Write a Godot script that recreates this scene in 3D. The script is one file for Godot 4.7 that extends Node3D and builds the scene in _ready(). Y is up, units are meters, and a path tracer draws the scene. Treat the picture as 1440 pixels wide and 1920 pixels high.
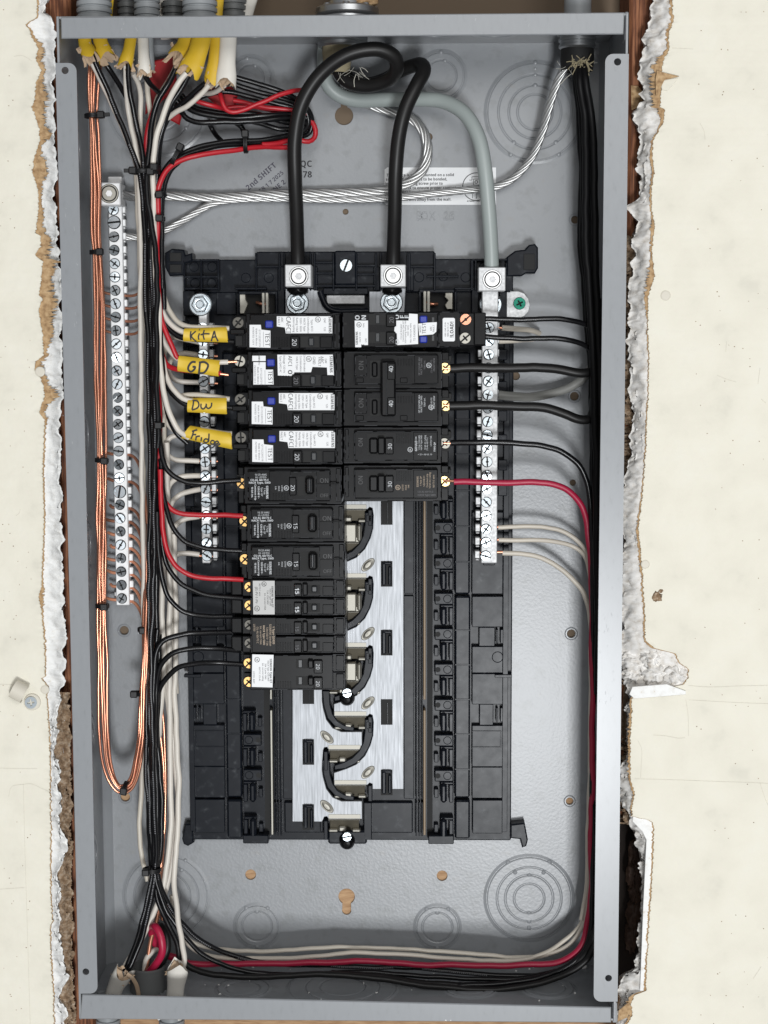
extends Node3D
# A surface-mounted look into an open residential load centre in a broken-out wall.
# All shapes are worked out in millimetres: x right, y up, z out of the wall; z = 0 is the inside of the steel back.

const MM := 0.001
const FOCAL := 3103.07
var eye := Transform3D(Basis.from_euler(Vector3(-0.1054706, 0.0173129, -0.0025511)), Vector3(44.627, 127.623, 1169.883))
var org := Vector3.ZERO
var used := {}
var M := {}
var fonts := {}
var glyphs := {}
var rng := RandomNumberGenerator.new()
var solids := {}
var rough_noise := FastNoiseLite.new()

# ------------------------------------------------------------------ measuring
func at(px: float, py: float, z: float) -> Vector3:      # the point at depth z that was measured at this place of the photograph
	var d: Vector3 = eye.basis * Vector3((px - 720.0) / FOCAL, -(py - 960.0) / FOCAL, -1.0)
	return eye.origin + d * ((z - eye.origin.z) / d.z)

func trail(a: Array) -> Array:                            # [px, py, z, px, py, z ...] -> points
	var out := []
	for i in range(0, a.size() - 2, 3):
		out.append(at(a[i], a[i + 1], a[i + 2]))
	return out

# ------------------------------------------------------------------ nodes
func numbered(called: String) -> String:
	var n: int = used.get(called, 0)
	used[called] = n + 1
	return called if n == 0 else "%s_%03d" % [called, n]

func tag(o: Node, label: String, category: String, group := "") -> Node:
	o.set_meta("label", label)
	o.set_meta("category", category)
	if group != "":
		o.set_meta("group", group)
	return o

func thing(called: String, label: String, category: String, base: Vector3, group := "") -> Node3D:
	var o := Node3D.new()
	o.name = numbered(called)
	add_child(o)
	org = base
	o.position = base * MM
	tag(o, label, category, group)
	return o

func begin() -> SurfaceTool:
	var st := SurfaceTool.new()
	st.begin(Mesh.PRIMITIVE_TRIANGLES)
	return st

func put(called: String, st: SurfaceTool, mat: Material, parent: Node = null) -> MeshInstance3D:
	return seat(called, st.commit(), mat, parent, Vector3.INF)

func seat(called: String, mesh: Mesh, mat: Material, parent: Node, p: Vector3, turn := 0.0) -> MeshInstance3D:
	var o := MeshInstance3D.new()
	o.mesh = mesh
	o.set_surface_override_material(0, mat)
	if parent == null:
		o.name = numbered(called)
		add_child(o)
		o.position = (org if p == Vector3.INF else p) * MM
	else:
		o.name = called
		parent.add_child(o, true)
		if p != Vector3.INF:
			o.position = (p - org) * MM
	o.rotation.z = turn
	return o

# ------------------------------------------------------------------ shapes
func vx(st: SurfaceTool, p: Vector3, n: Vector3, uv := Vector2.ZERO) -> void:
	st.set_normal(n)
	st.set_uv(uv)
	st.add_vertex((p - org) * MM)

func tri(st: SurfaceTool, a: Vector3, b: Vector3, c: Vector3, n: Vector3) -> void:
	if (c - a).cross(b - a).dot(n) < 0:
		var t := b
		b = c
		c = t
	vx(st, a, n); vx(st, b, n); vx(st, c, n)

func quad(st: SurfaceTool, a: Vector3, b: Vector3, c: Vector3, d: Vector3, n := Vector3.ZERO) -> void:
	if n == Vector3.ZERO:
		n = (c - a).cross(b - a).normalized()
	tri(st, a, b, c, n)
	tri(st, a, c, d, n)

func smooth_quad(st: SurfaceTool, P: Array, N: Array, U: Array) -> void:
	var o := [0, 1, 2, 0, 2, 3]
	if (P[2] - P[0]).cross(P[1] - P[0]).dot(N[0] + N[1] + N[2] + N[3]) < 0:
		o = [0, 2, 1, 0, 3, 2]
	for i in o:
		vx(st, P[i], N[i], U[i])

func box(st: SurfaceTool, a: Vector3, b: Vector3, bev := 0.0) -> void:
	var lo := Vector3(minf(a.x, b.x), minf(a.y, b.y), minf(a.z, b.z))
	var hi := Vector3(maxf(a.x, b.x), maxf(a.y, b.y), maxf(a.z, b.z))
	var sz := hi - lo
	var c := minf(bev, 0.45 * minf(sz.x, minf(sz.y, sz.z)))
	for ax in 3:
		var u := (ax + 1) % 3
		var w := (ax + 2) % 3
		for s in 2:
			var n := Vector3.ZERO
			n[ax] = 1.0 if s else -1.0
			var P := []
			for k in [[0, 0], [1, 0], [1, 1], [0, 1]]:
				var p := Vector3.ZERO
				p[ax] = hi[ax] if s else lo[ax]
				p[u] = hi[u] - c if k[0] else lo[u] + c
				p[w] = hi[w] - c if k[1] else lo[w] + c
				P.append(p)
			quad(st, P[0], P[1], P[2], P[3], n)
		if c <= 0.0:
			continue
		for su in 2:
			for sw in 2:
				var n2 := Vector3.ZERO
				n2[u] = 1.0 if su else -1.0
				n2[w] = 1.0 if sw else -1.0
				var A := Vector3.ZERO
				var B := Vector3.ZERO
				A[ax] = lo[ax] + c; B[ax] = lo[ax] + c
				A[u] = hi[u] if su else lo[u]
				A[w] = hi[w] - c if sw else lo[w] + c
				B[u] = hi[u] - c if su else lo[u] + c
				B[w] = hi[w] if sw else lo[w]
				var C := B
				var D := A
				C[ax] = hi[ax] - c; D[ax] = hi[ax] - c
				quad(st, A, B, C, D, n2.normalized())
	if c > 0.0:
		for i in 8:
			var s3 := Vector3(1 if i & 1 else -1, 1 if i & 2 else -1, 1 if i & 4 else -1)
			var k := Vector3(hi.x if i & 1 else lo.x, hi.y if i & 2 else lo.y, hi.z if i & 4 else lo.z)
			tri(st, k - Vector3(0, s3.y, s3.z) * c, k - Vector3(s3.x, 0, s3.z) * c, k - Vector3(s3.x, s3.y, 0) * c, s3.normalized())

func slab(st: SurfaceTool, x0: float, y0: float, x1: float, y1: float, z0: float, z1: float, bev := 0.3) -> void:   # a block measured by its front face in the photograph
	var a := at(x0, y0, z1)
	var b := at(x1, y1, z1)
	box(st, Vector3(a.x, a.y, z0), Vector3(b.x, b.y, z1), bev)

func inset(poly: Array, d: float) -> Array:
	var area := 0.0
	for i in poly.size():
		area += poly[i].cross(poly[(i + 1) % poly.size()])
	var s := 1.0 if area > 0 else -1.0
	var out := []
	for i in poly.size():
		var p: Vector2 = poly[i]
		var e0: Vector2 = (p - poly[i - 1]).normalized()
		var e1: Vector2 = (poly[(i + 1) % poly.size()] - p).normalized()
		var n0 := Vector2(-e0.y, e0.x) * s
		var n1 := Vector2(-e1.y, e1.x) * s
		var m := (n0 + n1)
		m = n0 if m.length() < 0.2 else m.normalized()
		out.append(p + m * (d / maxf(0.5, m.dot(n0))))
	return out

func prism(st: SurfaceTool, poly: Array, z0: float, z1: float, bev := 0.0) -> void:
	var top := inset(poly, bev) if bev > 0 else poly
	var flat := PackedVector2Array(top)
	var idx := Geometry2D.triangulate_polygon(flat)
	for i in range(0, idx.size(), 3):
		var q := []
		for j in 3:
			q.append(Vector3(flat[idx[i + j]].x, flat[idx[i + j]].y, z1))
		tri(st, q[0], q[1], q[2], Vector3(0, 0, 1))
	var area := 0.0
	for i in poly.size():
		area += poly[i].cross(poly[(i + 1) % poly.size()])
	var s := 1.0 if area > 0 else -1.0
	for i in poly.size():
		var j := (i + 1) % poly.size()
		var e: Vector2 = (poly[j] - poly[i]).normalized()
		var n := Vector3(e.y * s, -e.x * s, 0)
		var zb := z1 - bev
		quad(st, Vector3(poly[i].x, poly[i].y, z0), Vector3(poly[j].x, poly[j].y, z0), Vector3(poly[j].x, poly[j].y, zb), Vector3(poly[i].x, poly[i].y, zb), n)
		if bev > 0:
			quad(st, Vector3(poly[i].x, poly[i].y, zb), Vector3(poly[j].x, poly[j].y, zb), Vector3(top[j].x, top[j].y, z1), Vector3(top[i].x, top[i].y, z1), (n + Vector3(0, 0, 1)).normalized())

func outline(a: Array, z: float) -> Array:               # [px, py, px, py ...] at depth z -> plane polygon
	var out := []
	for i in range(0, a.size() - 1, 2):
		var p := at(a[i], a[i + 1], z)
		out.append(Vector2(p.x, p.y))
	return out

func cut(st: SurfaceTool, a: Array, z0: float, z1: float, bev := 0.25) -> void:
	prism(st, outline(a, z1), z0, z1, bev)

func disc_poly(c: Vector2, r: float, n := 24, ry := 0.0) -> Array:
	var out := []
	for i in n:
		out.append(c + Vector2(cos(TAU * i / n) * r, sin(TAU * i / n) * (ry if ry > 0 else r)))
	return out

func lathe(st: SurfaceTool, prof: Array, c: Vector3, axis := 2, seg := 32, a0 := 0.0, a1 := TAU) -> void:   # profile of Vector2(radius, height along the axis)
	var ex := Vector3(1, 0, 0)
	var ey := Vector3(0, 1, 0)
	var ez := Vector3(0, 0, 1)
	if axis == 1:
		ex = Vector3(1, 0, 0); ey = Vector3(0, 0, -1); ez = Vector3(0, 1, 0)
	elif axis == 0:
		ex = Vector3(0, 1, 0); ey = Vector3(0, 0, 1); ez = Vector3(1, 0, 0)
	for k in prof.size() - 1:
		var p: Vector2 = prof[k]
		var q: Vector2 = prof[k + 1]
		var t := (q - p).normalized()
		var nr := Vector2(-t.y, t.x)
		if nr.y < 0 and absf(nr.y) > 0.01:
			nr = -nr
		elif absf(nr.y) <= 0.01 and nr.x < 0 and q.y < p.y:
			nr = -nr
		for i in seg:
			var P := []
			var N := []
			var U := []
			for w in [[p, i], [q, i], [q, i + 1], [p, i + 1]]:
				var an: float = a0 + (a1 - a0) * w[1] / seg
				var dir := ex * cos(an) + ey * sin(an)
				P.append(c + dir * w[0].x + ez * w[0].y)
				N.append((dir * nr.x + ez * nr.y).normalized())
				U.append(Vector2(float(w[1]) / seg, w[0].y))
			smooth_quad(st, P, N, U)

func flow(pts: Array, step := 3.0) -> Array:              # a smooth line through the points
	var out := []
	for i in pts.size() - 1:
		var p0: Vector3 = pts[maxi(i - 1, 0)]
		var p1: Vector3 = pts[i]
		var p2: Vector3 = pts[i + 1]
		var p3: Vector3 = pts[mini(i + 2, pts.size() - 1)]
		var d := p1.distance_to(p2)
		var t1 := (p2 - p0) * (d / maxf(0.01, p1.distance_to(p0) + d)) if i > 0 else (p2 - p1)
		var t2 := (p3 - p1) * (d / maxf(0.01, p3.distance_to(p2) + d)) if i < pts.size() - 2 else (p2 - p1)
		var n := maxi(1, int(ceil(d / step)))
		for k in n:
			var t := float(k) / n
			var t_2 := t * t
			var t_3 := t_2 * t
			out.append(p1 * (2 * t_3 - 3 * t_2 + 1) + t1 * (t_3 - 2 * t_2 + t) + p2 * (-2 * t_3 + 3 * t_2) + t2 * (t_3 - t_2))
	out.append(pts[-1])
	return out

func frames(line: Array) -> Array:                        # [tangent, side, up] carried along the line
	var out := []
	var side := Vector3.ZERO
	for i in line.size():
		var t: Vector3 = (line[mini(i + 1, line.size() - 1)] - line[maxi(i - 1, 0)]).normalized()
		if side == Vector3.ZERO:
			side = t.cross(Vector3(0, 0, 1) if absf(t.z) < 0.9 else Vector3(1, 0, 0)).normalized()
		side = (side - t * side.dot(t)).normalized()
		out.append([t, side, t.cross(side)])
	return out

func pipe(st: SurfaceTool, line: Array, r: float, sides := 8, ry := 0.0, caps := true, r_end := -1.0) -> void:   # a tube along a finished line
	if ry <= 0:
		ry = r
	var fr := frames(line)
	var rings := []
	var norms := []
	for i in line.size():
		var ring := []
		var nn := []
		var k := 1.0 if r_end < 0 else lerpf(1.0, r_end / r, float(i) / (line.size() - 1))
		for s in sides + 1:
			var an := TAU * s / sides
			var d: Vector3 = fr[i][1] * cos(an) * r * k + fr[i][2] * sin(an) * ry * k
			ring.append(line[i] + d)
			nn.append((fr[i][1] * cos(an) / r + fr[i][2] * sin(an) / ry).normalized())
		rings.append(ring)
		norms.append(nn)
	var run := 0.0
	for i in line.size() - 1:
		var step: float = line[i].distance_to(line[i + 1])
		for s in sides:
			var u0 := float(s) / sides
			var u1 := float(s + 1) / sides
			smooth_quad(st, [rings[i][s], rings[i + 1][s], rings[i + 1][s + 1], rings[i][s + 1]], [norms[i][s], norms[i + 1][s], norms[i + 1][s + 1], norms[i][s + 1]],
				[Vector2(u0, run), Vector2(u0, run + step), Vector2(u1, run + step), Vector2(u1, run)])
		run += step
	if caps:
		for e in [0, line.size() - 1]:
			var n: Vector3 = fr[e][0] * (-1.0 if e == 0 else 1.0)
			for s in sides:
				tri(st, line[e], rings[e][s], rings[e][s + 1], n)

func tube(st: SurfaceTool, pts: Array, r: float, sides := 10, step := 3.0) -> void:
	pipe(st, flow(pts, step), r, sides)

func twist(pts: Array, n: int, R: float, pitch: float, step := 2.0) -> Array:   # n lines laid helically round a path
	var line := flow(pts, step)
	var fr := frames(line)
	var out := []
	for k in n:
		var one := []
		var run := 0.0
		for i in line.size():
			if i > 0:
				run += line[i].distance_to(line[i - 1])
			var an := TAU * (float(k) / n + run / pitch)
			one.append(line[i] + (fr[i][1] * cos(an) + fr[i][2] * sin(an)) * R)
		out.append(one)
	return out

func ribbon(st: SurfaceTool, pts: Array, w: float, h := 0.06) -> void:   # a pen stroke lying in the x-y plane
	var line := flow(pts, 0.7)
	var L := []
	var R := []
	for i in line.size():
		var t: Vector3 = line[mini(i + 1, line.size() - 1)] - line[maxi(i - 1, 0)]
		var s := Vector3(-t.y, t.x, 0).normalized() * w * 0.5
		L.append(line[i] + s + Vector3(0, 0, h))
		R.append(line[i] - s + Vector3(0, 0, h))
	for i in line.size() - 1:
		quad(st, L[i], L[i + 1], R[i + 1], R[i], Vector3(0, 0, 1))

func baked(root: CSGShape3D) -> ArrayMesh:                # a boolean worked out in millimetres, handed back in metres
	var m: Mesh = root.bake_static_mesh()
	remove_child(root)
	root.free()
	var st := begin()
	for i in m.get_surface_count():
		st.append_from(m, i, Transform3D(Basis.from_scale(Vector3.ONE * MM), Vector3.ZERO))
	return st.commit()

func with_shade_disc(m: ArrayMesh, discs: Array) -> ArrayMesh:     # black disc painting in the shadow round and under a screw, second surface
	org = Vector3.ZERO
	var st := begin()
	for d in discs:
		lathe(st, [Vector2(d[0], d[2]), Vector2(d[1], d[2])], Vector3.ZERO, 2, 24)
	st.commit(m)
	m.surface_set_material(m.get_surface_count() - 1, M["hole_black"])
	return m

func csg_box(p: Vector3, s: Vector3, op := 0, turn := 0.0) -> CSGBox3D:
	var b := CSGBox3D.new()
	b.size = s
	b.position = p
	b.rotation.z = turn
	b.operation = op
	return b

func csg_cyl(p: Vector3, r: float, h: float, op := 0, sides := 24) -> CSGCylinder3D:
	var b := CSGCylinder3D.new()
	b.radius = r
	b.height = h
	b.sides = sides
	b.rotation.x = PI / 2
	b.position = p
	b.operation = op
	return b

# ------------------------------------------------------------------ lettering
func txt(st: SurfaceTool, s: String, p: Vector3, h: float, turn := 0.0, bold := false, squeeze := 1.0) -> void:   # capital height h, centred on p
	var key := s + ("*" if bold else "")
	if not glyphs.has(key):
		var tm := TextMesh.new()
		tm.text = s
		tm.font = fonts["bold" if bold else "plain"]
		tm.font_size = 24
		tm.pixel_size = 1.0 / 17.2
		tm.depth = 0.0
		tm.curve_step = 1.4
		glyphs[key] = tm
	var b := Basis.from_euler(Vector3(0, 0, turn)) * Basis.from_scale(Vector3(h * squeeze, h, h) * MM)
	st.append_from(glyphs[key], 0, Transform3D(b, (p - org) * MM))

# ------------------------------------------------------------------ materials
func lin(r: float, g: float, b: float) -> Color:
	return Color(r, g, b).linear_to_srgb()

func mat(called: String, c: Color, rough: float, metal := 0.0, spec := 0.5) -> StandardMaterial3D:
	var m := StandardMaterial3D.new()
	m.resource_name = called
	m.albedo_color = c
	m.roughness = rough
	m.metallic = metal
	m.metallic_specular = spec
	M[called] = m
	return m

func noise_tex(freq: float, octaves := 4, ramp: Array = [], as_normal := false, strength := 4.0, size := 512, sd := 1, kind := FastNoiseLite.TYPE_SIMPLEX_SMOOTH, w := 0) -> NoiseTexture2D:
	var n := FastNoiseLite.new()
	n.seed = sd
	n.noise_type = kind
	n.frequency = freq
	n.fractal_octaves = octaves
	var t := NoiseTexture2D.new()
	t.width = w if w > 0 else size
	t.height = size
	t.seamless = true
	t.noise = n
	if as_normal:
		t.as_normal_map = true
		t.bump_strength = strength
	if ramp.size() > 0:
		var g := Gradient.new()
		var off := PackedFloat32Array()
		var col := PackedColorArray()
		for r in ramp:
			off.append(r[0])
			col.append(r[1])
		g.offsets = off
		g.colors = col
		t.color_ramp = g
	return t

func tri_map(m: StandardMaterial3D, per_m: Vector3) -> void:
	m.uv1_triplanar = true
	m.uv1_world_triplanar = true
	m.uv1_scale = per_m

func make_materials() -> void:
	for f in [["plain", 400], ["bold", 700]]:
		var sf := SystemFont.new()
		sf.font_names = PackedStringArray(["Droid Sans"])
		sf.font_weight = f[1]
		fonts[f[0]] = sf
	var peel := noise_tex(0.06, 2, [], true, 2.2, 512, 3)
	var m := mat("grey_enamel", lin(0.275, 0.287, 0.302), 0.33)
	m.normal_enabled = true
	m.normal_texture = peel
	m.normal_scale = 0.10
	m.albedo_texture = noise_tex(0.012, 5, [[0.0, Color(0.93, 0.93, 0.92)], [0.4, Color(1, 1, 1)], [0.8, Color(1, 1, 1)], [1.0, Color(1.0, 0.99, 0.97)]], false, 1.0, 512, 31)
	m.roughness = 0.33
	tri_map(m, Vector3.ONE * 11.0)
	m = mat("grey_enamel_smooth", lin(0.275, 0.288, 0.304), 0.29)
	m.albedo_texture = noise_tex(0.03, 5, [[0.0, Color(0.94, 0.94, 0.935)], [0.25, Color(0.985, 0.985, 0.985)], [0.8, Color(1, 1, 1)], [1.0, Color(1.0, 1.0, 1.0)]], false, 1.0, 512, 33)
	tri_map(m, Vector3(14, 5, 14))
	# cream wall paint with handling marks
	m = mat("cream_paint", Color.WHITE, 0.7)
	m.albedo_texture = noise_tex(0.008, 5, [[0.0, Color(0.845, 0.83, 0.775)], [0.25, Color(0.885, 0.868, 0.81)], [0.6, Color(0.90, 0.883, 0.825)], [1.0, Color(0.907, 0.893, 0.84)]], false, 1.0, 1024, 5)
	m.normal_enabled = true
	m.normal_texture = noise_tex(0.05, 4, [], true, 1.6, 512, 6)
	m.normal_scale = 0.35
	tri_map(m, Vector3.ONE * 3.1)
	m = mat("gypsum", Color.WHITE, 0.95)
	m.albedo_texture = noise_tex(0.03, 5, [[0.0, Color(0.80, 0.74, 0.66)], [0.2, Color(0.92, 0.915, 0.90)], [0.55, Color(0.95, 0.95, 0.945)], [1.0, Color(0.95, 0.95, 0.94)]], false, 1.0, 512, 8)
	m.normal_enabled = true
	m.normal_texture = noise_tex(0.05, 5, [], true, 1.3, 512, 9)
	tri_map(m, Vector3.ONE * 12.0)
	m = mat("shaded_plaster", Color.WHITE, 0.95)  # right side plaster, greyed in colour for the shade of facing away
	m.albedo_texture = noise_tex(0.03, 5, [[0.0, Color(0.60, 0.53, 0.46)], [0.22, Color(0.82, 0.80, 0.77)], [0.55, Color(0.90, 0.89, 0.875)], [1.0, Color(0.95, 0.945, 0.94)]], false, 1.0, 512, 18)
	m.normal_enabled = true
	m.normal_texture = noise_tex(0.05, 5, [], true, 1.7, 512, 19)
	tri_map(m, Vector3.ONE * 12.0)
	m = mat("kraft_paper", Color.WHITE, 0.9)
	m.albedo_texture = noise_tex(0.03, 4, [[0.0, Color(0.52, 0.40, 0.28)], [0.5, Color(0.70, 0.58, 0.43)], [1.0, Color(0.80, 0.69, 0.54)]], false, 1.0, 512, 10)
	tri_map(m, Vector3.ONE * 14.0)
	m = mat("brown_coat", Color.WHITE, 0.95)
	m.albedo_texture = noise_tex(0.04, 5, [[0.0, Color(0.34, 0.26, 0.19)], [0.45, Color(0.56, 0.46, 0.36)], [0.7, Color(0.70, 0.62, 0.53)], [1.0, Color(0.86, 0.82, 0.77)]], false, 1.0, 512, 11)
	m.normal_enabled = true
	m.normal_texture = noise_tex(0.06, 5, [], true, 6.0, 512, 12)
	tri_map(m, Vector3.ONE * 12.0)
	m = mat("old_wood", Color.WHITE, 0.75)
	m.albedo_texture = noise_tex(0.03, 5, [[0.0, Color(0.27, 0.14, 0.085)], [0.45, Color(0.45, 0.27, 0.17)], [0.6, Color(0.56, 0.36, 0.24)], [1.0, Color(0.68, 0.48, 0.34)]], false, 1.0, 512, 13)
	tri_map(m, Vector3(30.0, 1.8, 30.0))
	m = mat("tan_board", Color.WHITE, 0.8)
	m.albedo_texture = noise_tex(0.03, 4, [[0.0, Color(0.60, 0.46, 0.33)], [0.5, Color(0.71, 0.57, 0.43)], [1.0, Color(0.78, 0.65, 0.50)]], false, 1.0, 512, 14)
	tri_map(m, Vector3(4.0, 22.0, 4.0))
	# plastics
	var scuff := noise_tex(0.02, 5, [[0.0, Color(0.285, 0.285, 0.285)], [0.5, Color(0.30, 0.30, 0.30)], [1.0, Color(0.325, 0.325, 0.325)]], false, 1.0, 512, 15)
	m = mat("black_plastic", Color.WHITE, 1.0, 0.0, 0.27)
	m.albedo_texture = noise_tex(0.02, 5, [[0.0, Color(0.075, 0.088, 0.115)], [0.62, Color(0.080, 0.094, 0.120)], [0.74, Color(0.115, 0.128, 0.15)], [0.9, Color(0.20, 0.21, 0.225)], [1.0, Color(0.30, 0.30, 0.31)]], false, 1.0, 512, 35)
	m.roughness_texture = scuff
	tri_map(m, Vector3.ONE * 10.0)
	m = mat("breaker_plastic", lin(0.0065, 0.0065, 0.0072), 1.0, 0.0, 0.27)
	m.roughness_texture = scuff
	tri_map(m, Vector3.ONE * 16.0)
	mat("handle_plastic", lin(0.0055, 0.0055, 0.006), 0.3, 0.0, 0.3)
	mat("rubbed_highlight", lin(0.052, 0.054, 0.06), 0.5, 0.0, 0.3)
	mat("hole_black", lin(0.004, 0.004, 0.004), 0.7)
	mat("grey_lever", lin(0.028, 0.03, 0.033), 0.3)
	mat("blue_button", lin(0.012, 0.03, 0.33), 0.35)
	mat("paper_label", lin(0.82, 0.83, 0.84), 0.5)
	mat("silver_label", lin(0.5, 0.5, 0.49), 0.4)
	mat("ink", lin(0.012, 0.012, 0.016), 0.6)
	mat("ink_grey", lin(0.09, 0.085, 0.1), 0.7)
	mat("ink_blue", lin(0.03, 0.05, 0.2), 0.7)
	mat("white_print", lin(0.62, 0.64, 0.66), 0.6)
	mat("dim_print", lin(0.15, 0.15, 0.16), 0.6)
	mat("tan_print", lin(0.50, 0.40, 0.30), 0.6)
	mat("relief_print", lin(0.022, 0.022, 0.024), 0.4)
	# wires
	mat("black_wire", lin(0.006, 0.006, 0.007), 0.25, 0.0, 0.38)
	mat("black_cable", lin(0.009, 0.0085, 0.0085), 0.42, 0.0, 0.42)
	mat("white_wire", lin(0.68, 0.635, 0.57), 0.4)
	mat("ivory_wire", lin(0.61, 0.56, 0.48), 0.42)
	mat("grey_wire", lin(0.33, 0.37, 0.36), 0.42)
	mat("dull_grey_wire", lin(0.25, 0.25, 0.235), 0.45)
	mat("red_wire", lin(0.47, 0.012, 0.022), 0.38)
	mat("crimson_wire", lin(0.40, 0.012, 0.05), 0.4)
	mat("yellow_jacket", lin(0.66, 0.43, 0.028), 0.42)
	mat("white_jacket", lin(0.74, 0.71, 0.65), 0.42)
	mat("grey_pvc", lin(0.27, 0.285, 0.295), 0.5)
	mat("dark_pvc", lin(0.12, 0.125, 0.125), 0.5)
	mat("tie_nylon", lin(0.006, 0.006, 0.007), 0.4)
	m = mat("filler_paper", lin(0.47, 0.345, 0.235), 0.85)
	m = mat("marker_tape", lin(0.72, 0.49, 0.035), 0.45)
	m.backlight_enabled = false
	# metals
	m = mat("copper", lin(0.74, 0.335, 0.215), 0.27, 0.85)
	mat("dull_copper", lin(0.45, 0.20, 0.125), 0.4, 0.6)
	mat("lit_copper", lin(0.80, 0.36, 0.215), 0.4, 0.35)  # copper brightened in colour to look lit where the wires lie shaded
	var brushed := noise_tex(0.05, 4, [[0.0, Color(0.50, 0.50, 0.50)], [1.0, Color(0.72, 0.72, 0.72)]], false, 1.0, 512, 16)
	m = mat("aluminium", lin(0.60, 0.605, 0.61), 1.0, 0.6)
	m.roughness_texture = brushed
	tri_map(m, Vector3(14, 14, 14))
	m = mat("lit_bar", lin(0.86, 0.865, 0.87), 1.0, 0.35)  # aluminium with its bright reflection put into the colour
	m.roughness_texture = brushed
	tri_map(m, Vector3(14, 14, 14))
	m = mat("aluminium_strand", lin(0.58, 0.58, 0.575), 0.42, 0.9)
	m = mat("bus_metal", Color.WHITE, 1.0, 0.85)
	m.albedo_texture = noise_tex(0.02, 6, [[0.0, Color(0.57, 0.58, 0.59)], [0.5, Color(0.63, 0.64, 0.655)], [1.0, Color(0.68, 0.69, 0.705)]], false, 1.0, 512, 21)
	m.roughness_texture = brushed
	m.roughness_texture = noise_tex(0.03, 4, [[0.0, Color(0.50, 0.50, 0.50)], [0.5, Color(0.54, 0.54, 0.54)], [1.0, Color(0.60, 0.60, 0.60)]], false, 1.0, 512, 23)
	tri_map(m, Vector3(46, 3.0, 46))
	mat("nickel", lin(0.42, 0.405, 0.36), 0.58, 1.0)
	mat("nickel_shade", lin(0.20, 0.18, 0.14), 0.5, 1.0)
	mat("zinc", lin(0.58, 0.64, 0.68), 0.28, 0.9)
	mat("zinc_dull", lin(0.40, 0.43, 0.45), 0.38, 0.9)
	mat("bright_brass", lin(0.78, 0.58, 0.27), 0.35, 0.8)
	mat("brass_screw", lin(0.50, 0.31, 0.12), 0.35, 1.0)
	mat("shaded_steel", lin(0.10, 0.095, 0.085), 0.45, 1.0)  # screw steel darkened in colour to stand for the shade of its pocket
	mat("green_screw", lin(0.008, 0.17, 0.11), 0.3, 0.6)
	mat("hessian", lin(0.36, 0.31, 0.20), 0.95)
	mat("fibre", lin(0.62, 0.60, 0.53), 0.7)
	mat("strip_brass", lin(0.24, 0.17, 0.10), 0.5, 0.0)
	mat("deep_black_cable", lin(0.0045, 0.0045, 0.005), 0.5, 0.0, 0.3)
	mat("shaded_timber", lin(0.018, 0.012, 0.009), 0.9)  # near black colour paints in the deep shade of the hole
	mat("tape_red", lin(0.40, 0.010, 0.015), 0.5)
	mat("conduit_steel", lin(0.42, 0.43, 0.44), 0.38, 1.0)

# ------------------------------------------------------------------ scene
func _ready() -> void:
	rng.seed = 11
	var cam := Camera3D.new()
	cam.name = "camera"
	cam.transform = Transform3D(eye.basis, eye.origin * MM)
	cam.fov = 34.381
	cam.near = 0.05
	cam.far = 20.0
	add_child(cam)
	cam.current = true
	var env := Environment.new()
	env.background_mode = Environment.BG_COLOR
	env.background_color = lin(0.25, 0.253, 0.257)
	env.tonemap_mode = Environment.TONE_MAPPER_LINEAR
	env.tonemap_exposure = 1.0
	env.sdfgi_enabled = true
	env.ssao_enabled = true
	env.ssil_enabled = true
	var we := WorldEnvironment.new()
	we.name = "surroundings"
	we.environment = env
	add_child(we)
	area_light("doorway_daylight", Vector3(0.33, -0.80, 3.0), Vector2(0.34, 0.55), 5.7, lin(0.965, 0.985, 1.0))
	area_light("room_fill_light", Vector3(0.45, 0.70, 2.1), Vector2(1.5, 0.8), 1.55, lin(1.0, 0.995, 0.98))  # unseen fill lamp, added to brighten the front softly
	make_materials()
	rough_noise.seed = 4
	rough_noise.frequency = 0.22
	rough_noise.fractal_octaves = 3
	stage_solids()
	await get_tree().process_frame
	await get_tree().process_frame
	for k in solids:
		solids[k] = baked(solids[k])
	build_walls()
	build_enclosure()
	build_interior()
	build_ground_bar()
	build_breakers()
	build_feeders()
	build_conduits()
	build_jackets()
	build_wires()
	build_tags_and_ties()
	build_wall_bits()

func stage_solids() -> void:                              # everything with holes cut through it, worked out together
	solids["left_flange"] = side_flange([104, 118, 143, 118, 183, 1863, 150, 1863], [[122, 132], [161, 1822]], true)
	solids["right_flange"] = side_flange([1135, 101, 1179, 101, 1158, 1878, 1113, 1878], [[1158, 116], [1141, 1834]], false)
	var root := CSGCombiner3D.new()
	root.add_child(csg_box(Vector3(0, 0, -0.75), Vector3(HW * 2, HH * 2, 1.5)))
	for h in [[645, 217, 17], [645, 190, 7], [650, 1681, 16], [650, 1707, 9], [470, 1640, 10.5], [829, 1642, 10.5], [803, 257, 8], [648, 397, 5.5], [1078, 412, 7], [967, 705, 8], [1077, 743, 8], [1074, 905, 6], [1071, 1188, 8], [1068, 1502, 7], [233, 1182, 8.5], [235, 1494, 9]]:
		var p := at(h[0], h[1], 0)
		root.add_child(csg_cyl(Vector3(p.x, p.y, -0.75), h[2] / 2.652, 4.0, 2, 28))
	for s in [[645, 198, 12, 26], [650, 1696, 17, 26]]:
		var p := at(s[0], s[1], 0)
		root.add_child(csg_box(Vector3(p.x, p.y, -0.75), Vector3(s[2] / 2.652, s[3] / 2.652, 4), 2))
	solids["back"] = root
	stage_screws()
	for k in solids:
		solids[k].name = "solid_" + k
		add_child(solids[k])

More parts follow.
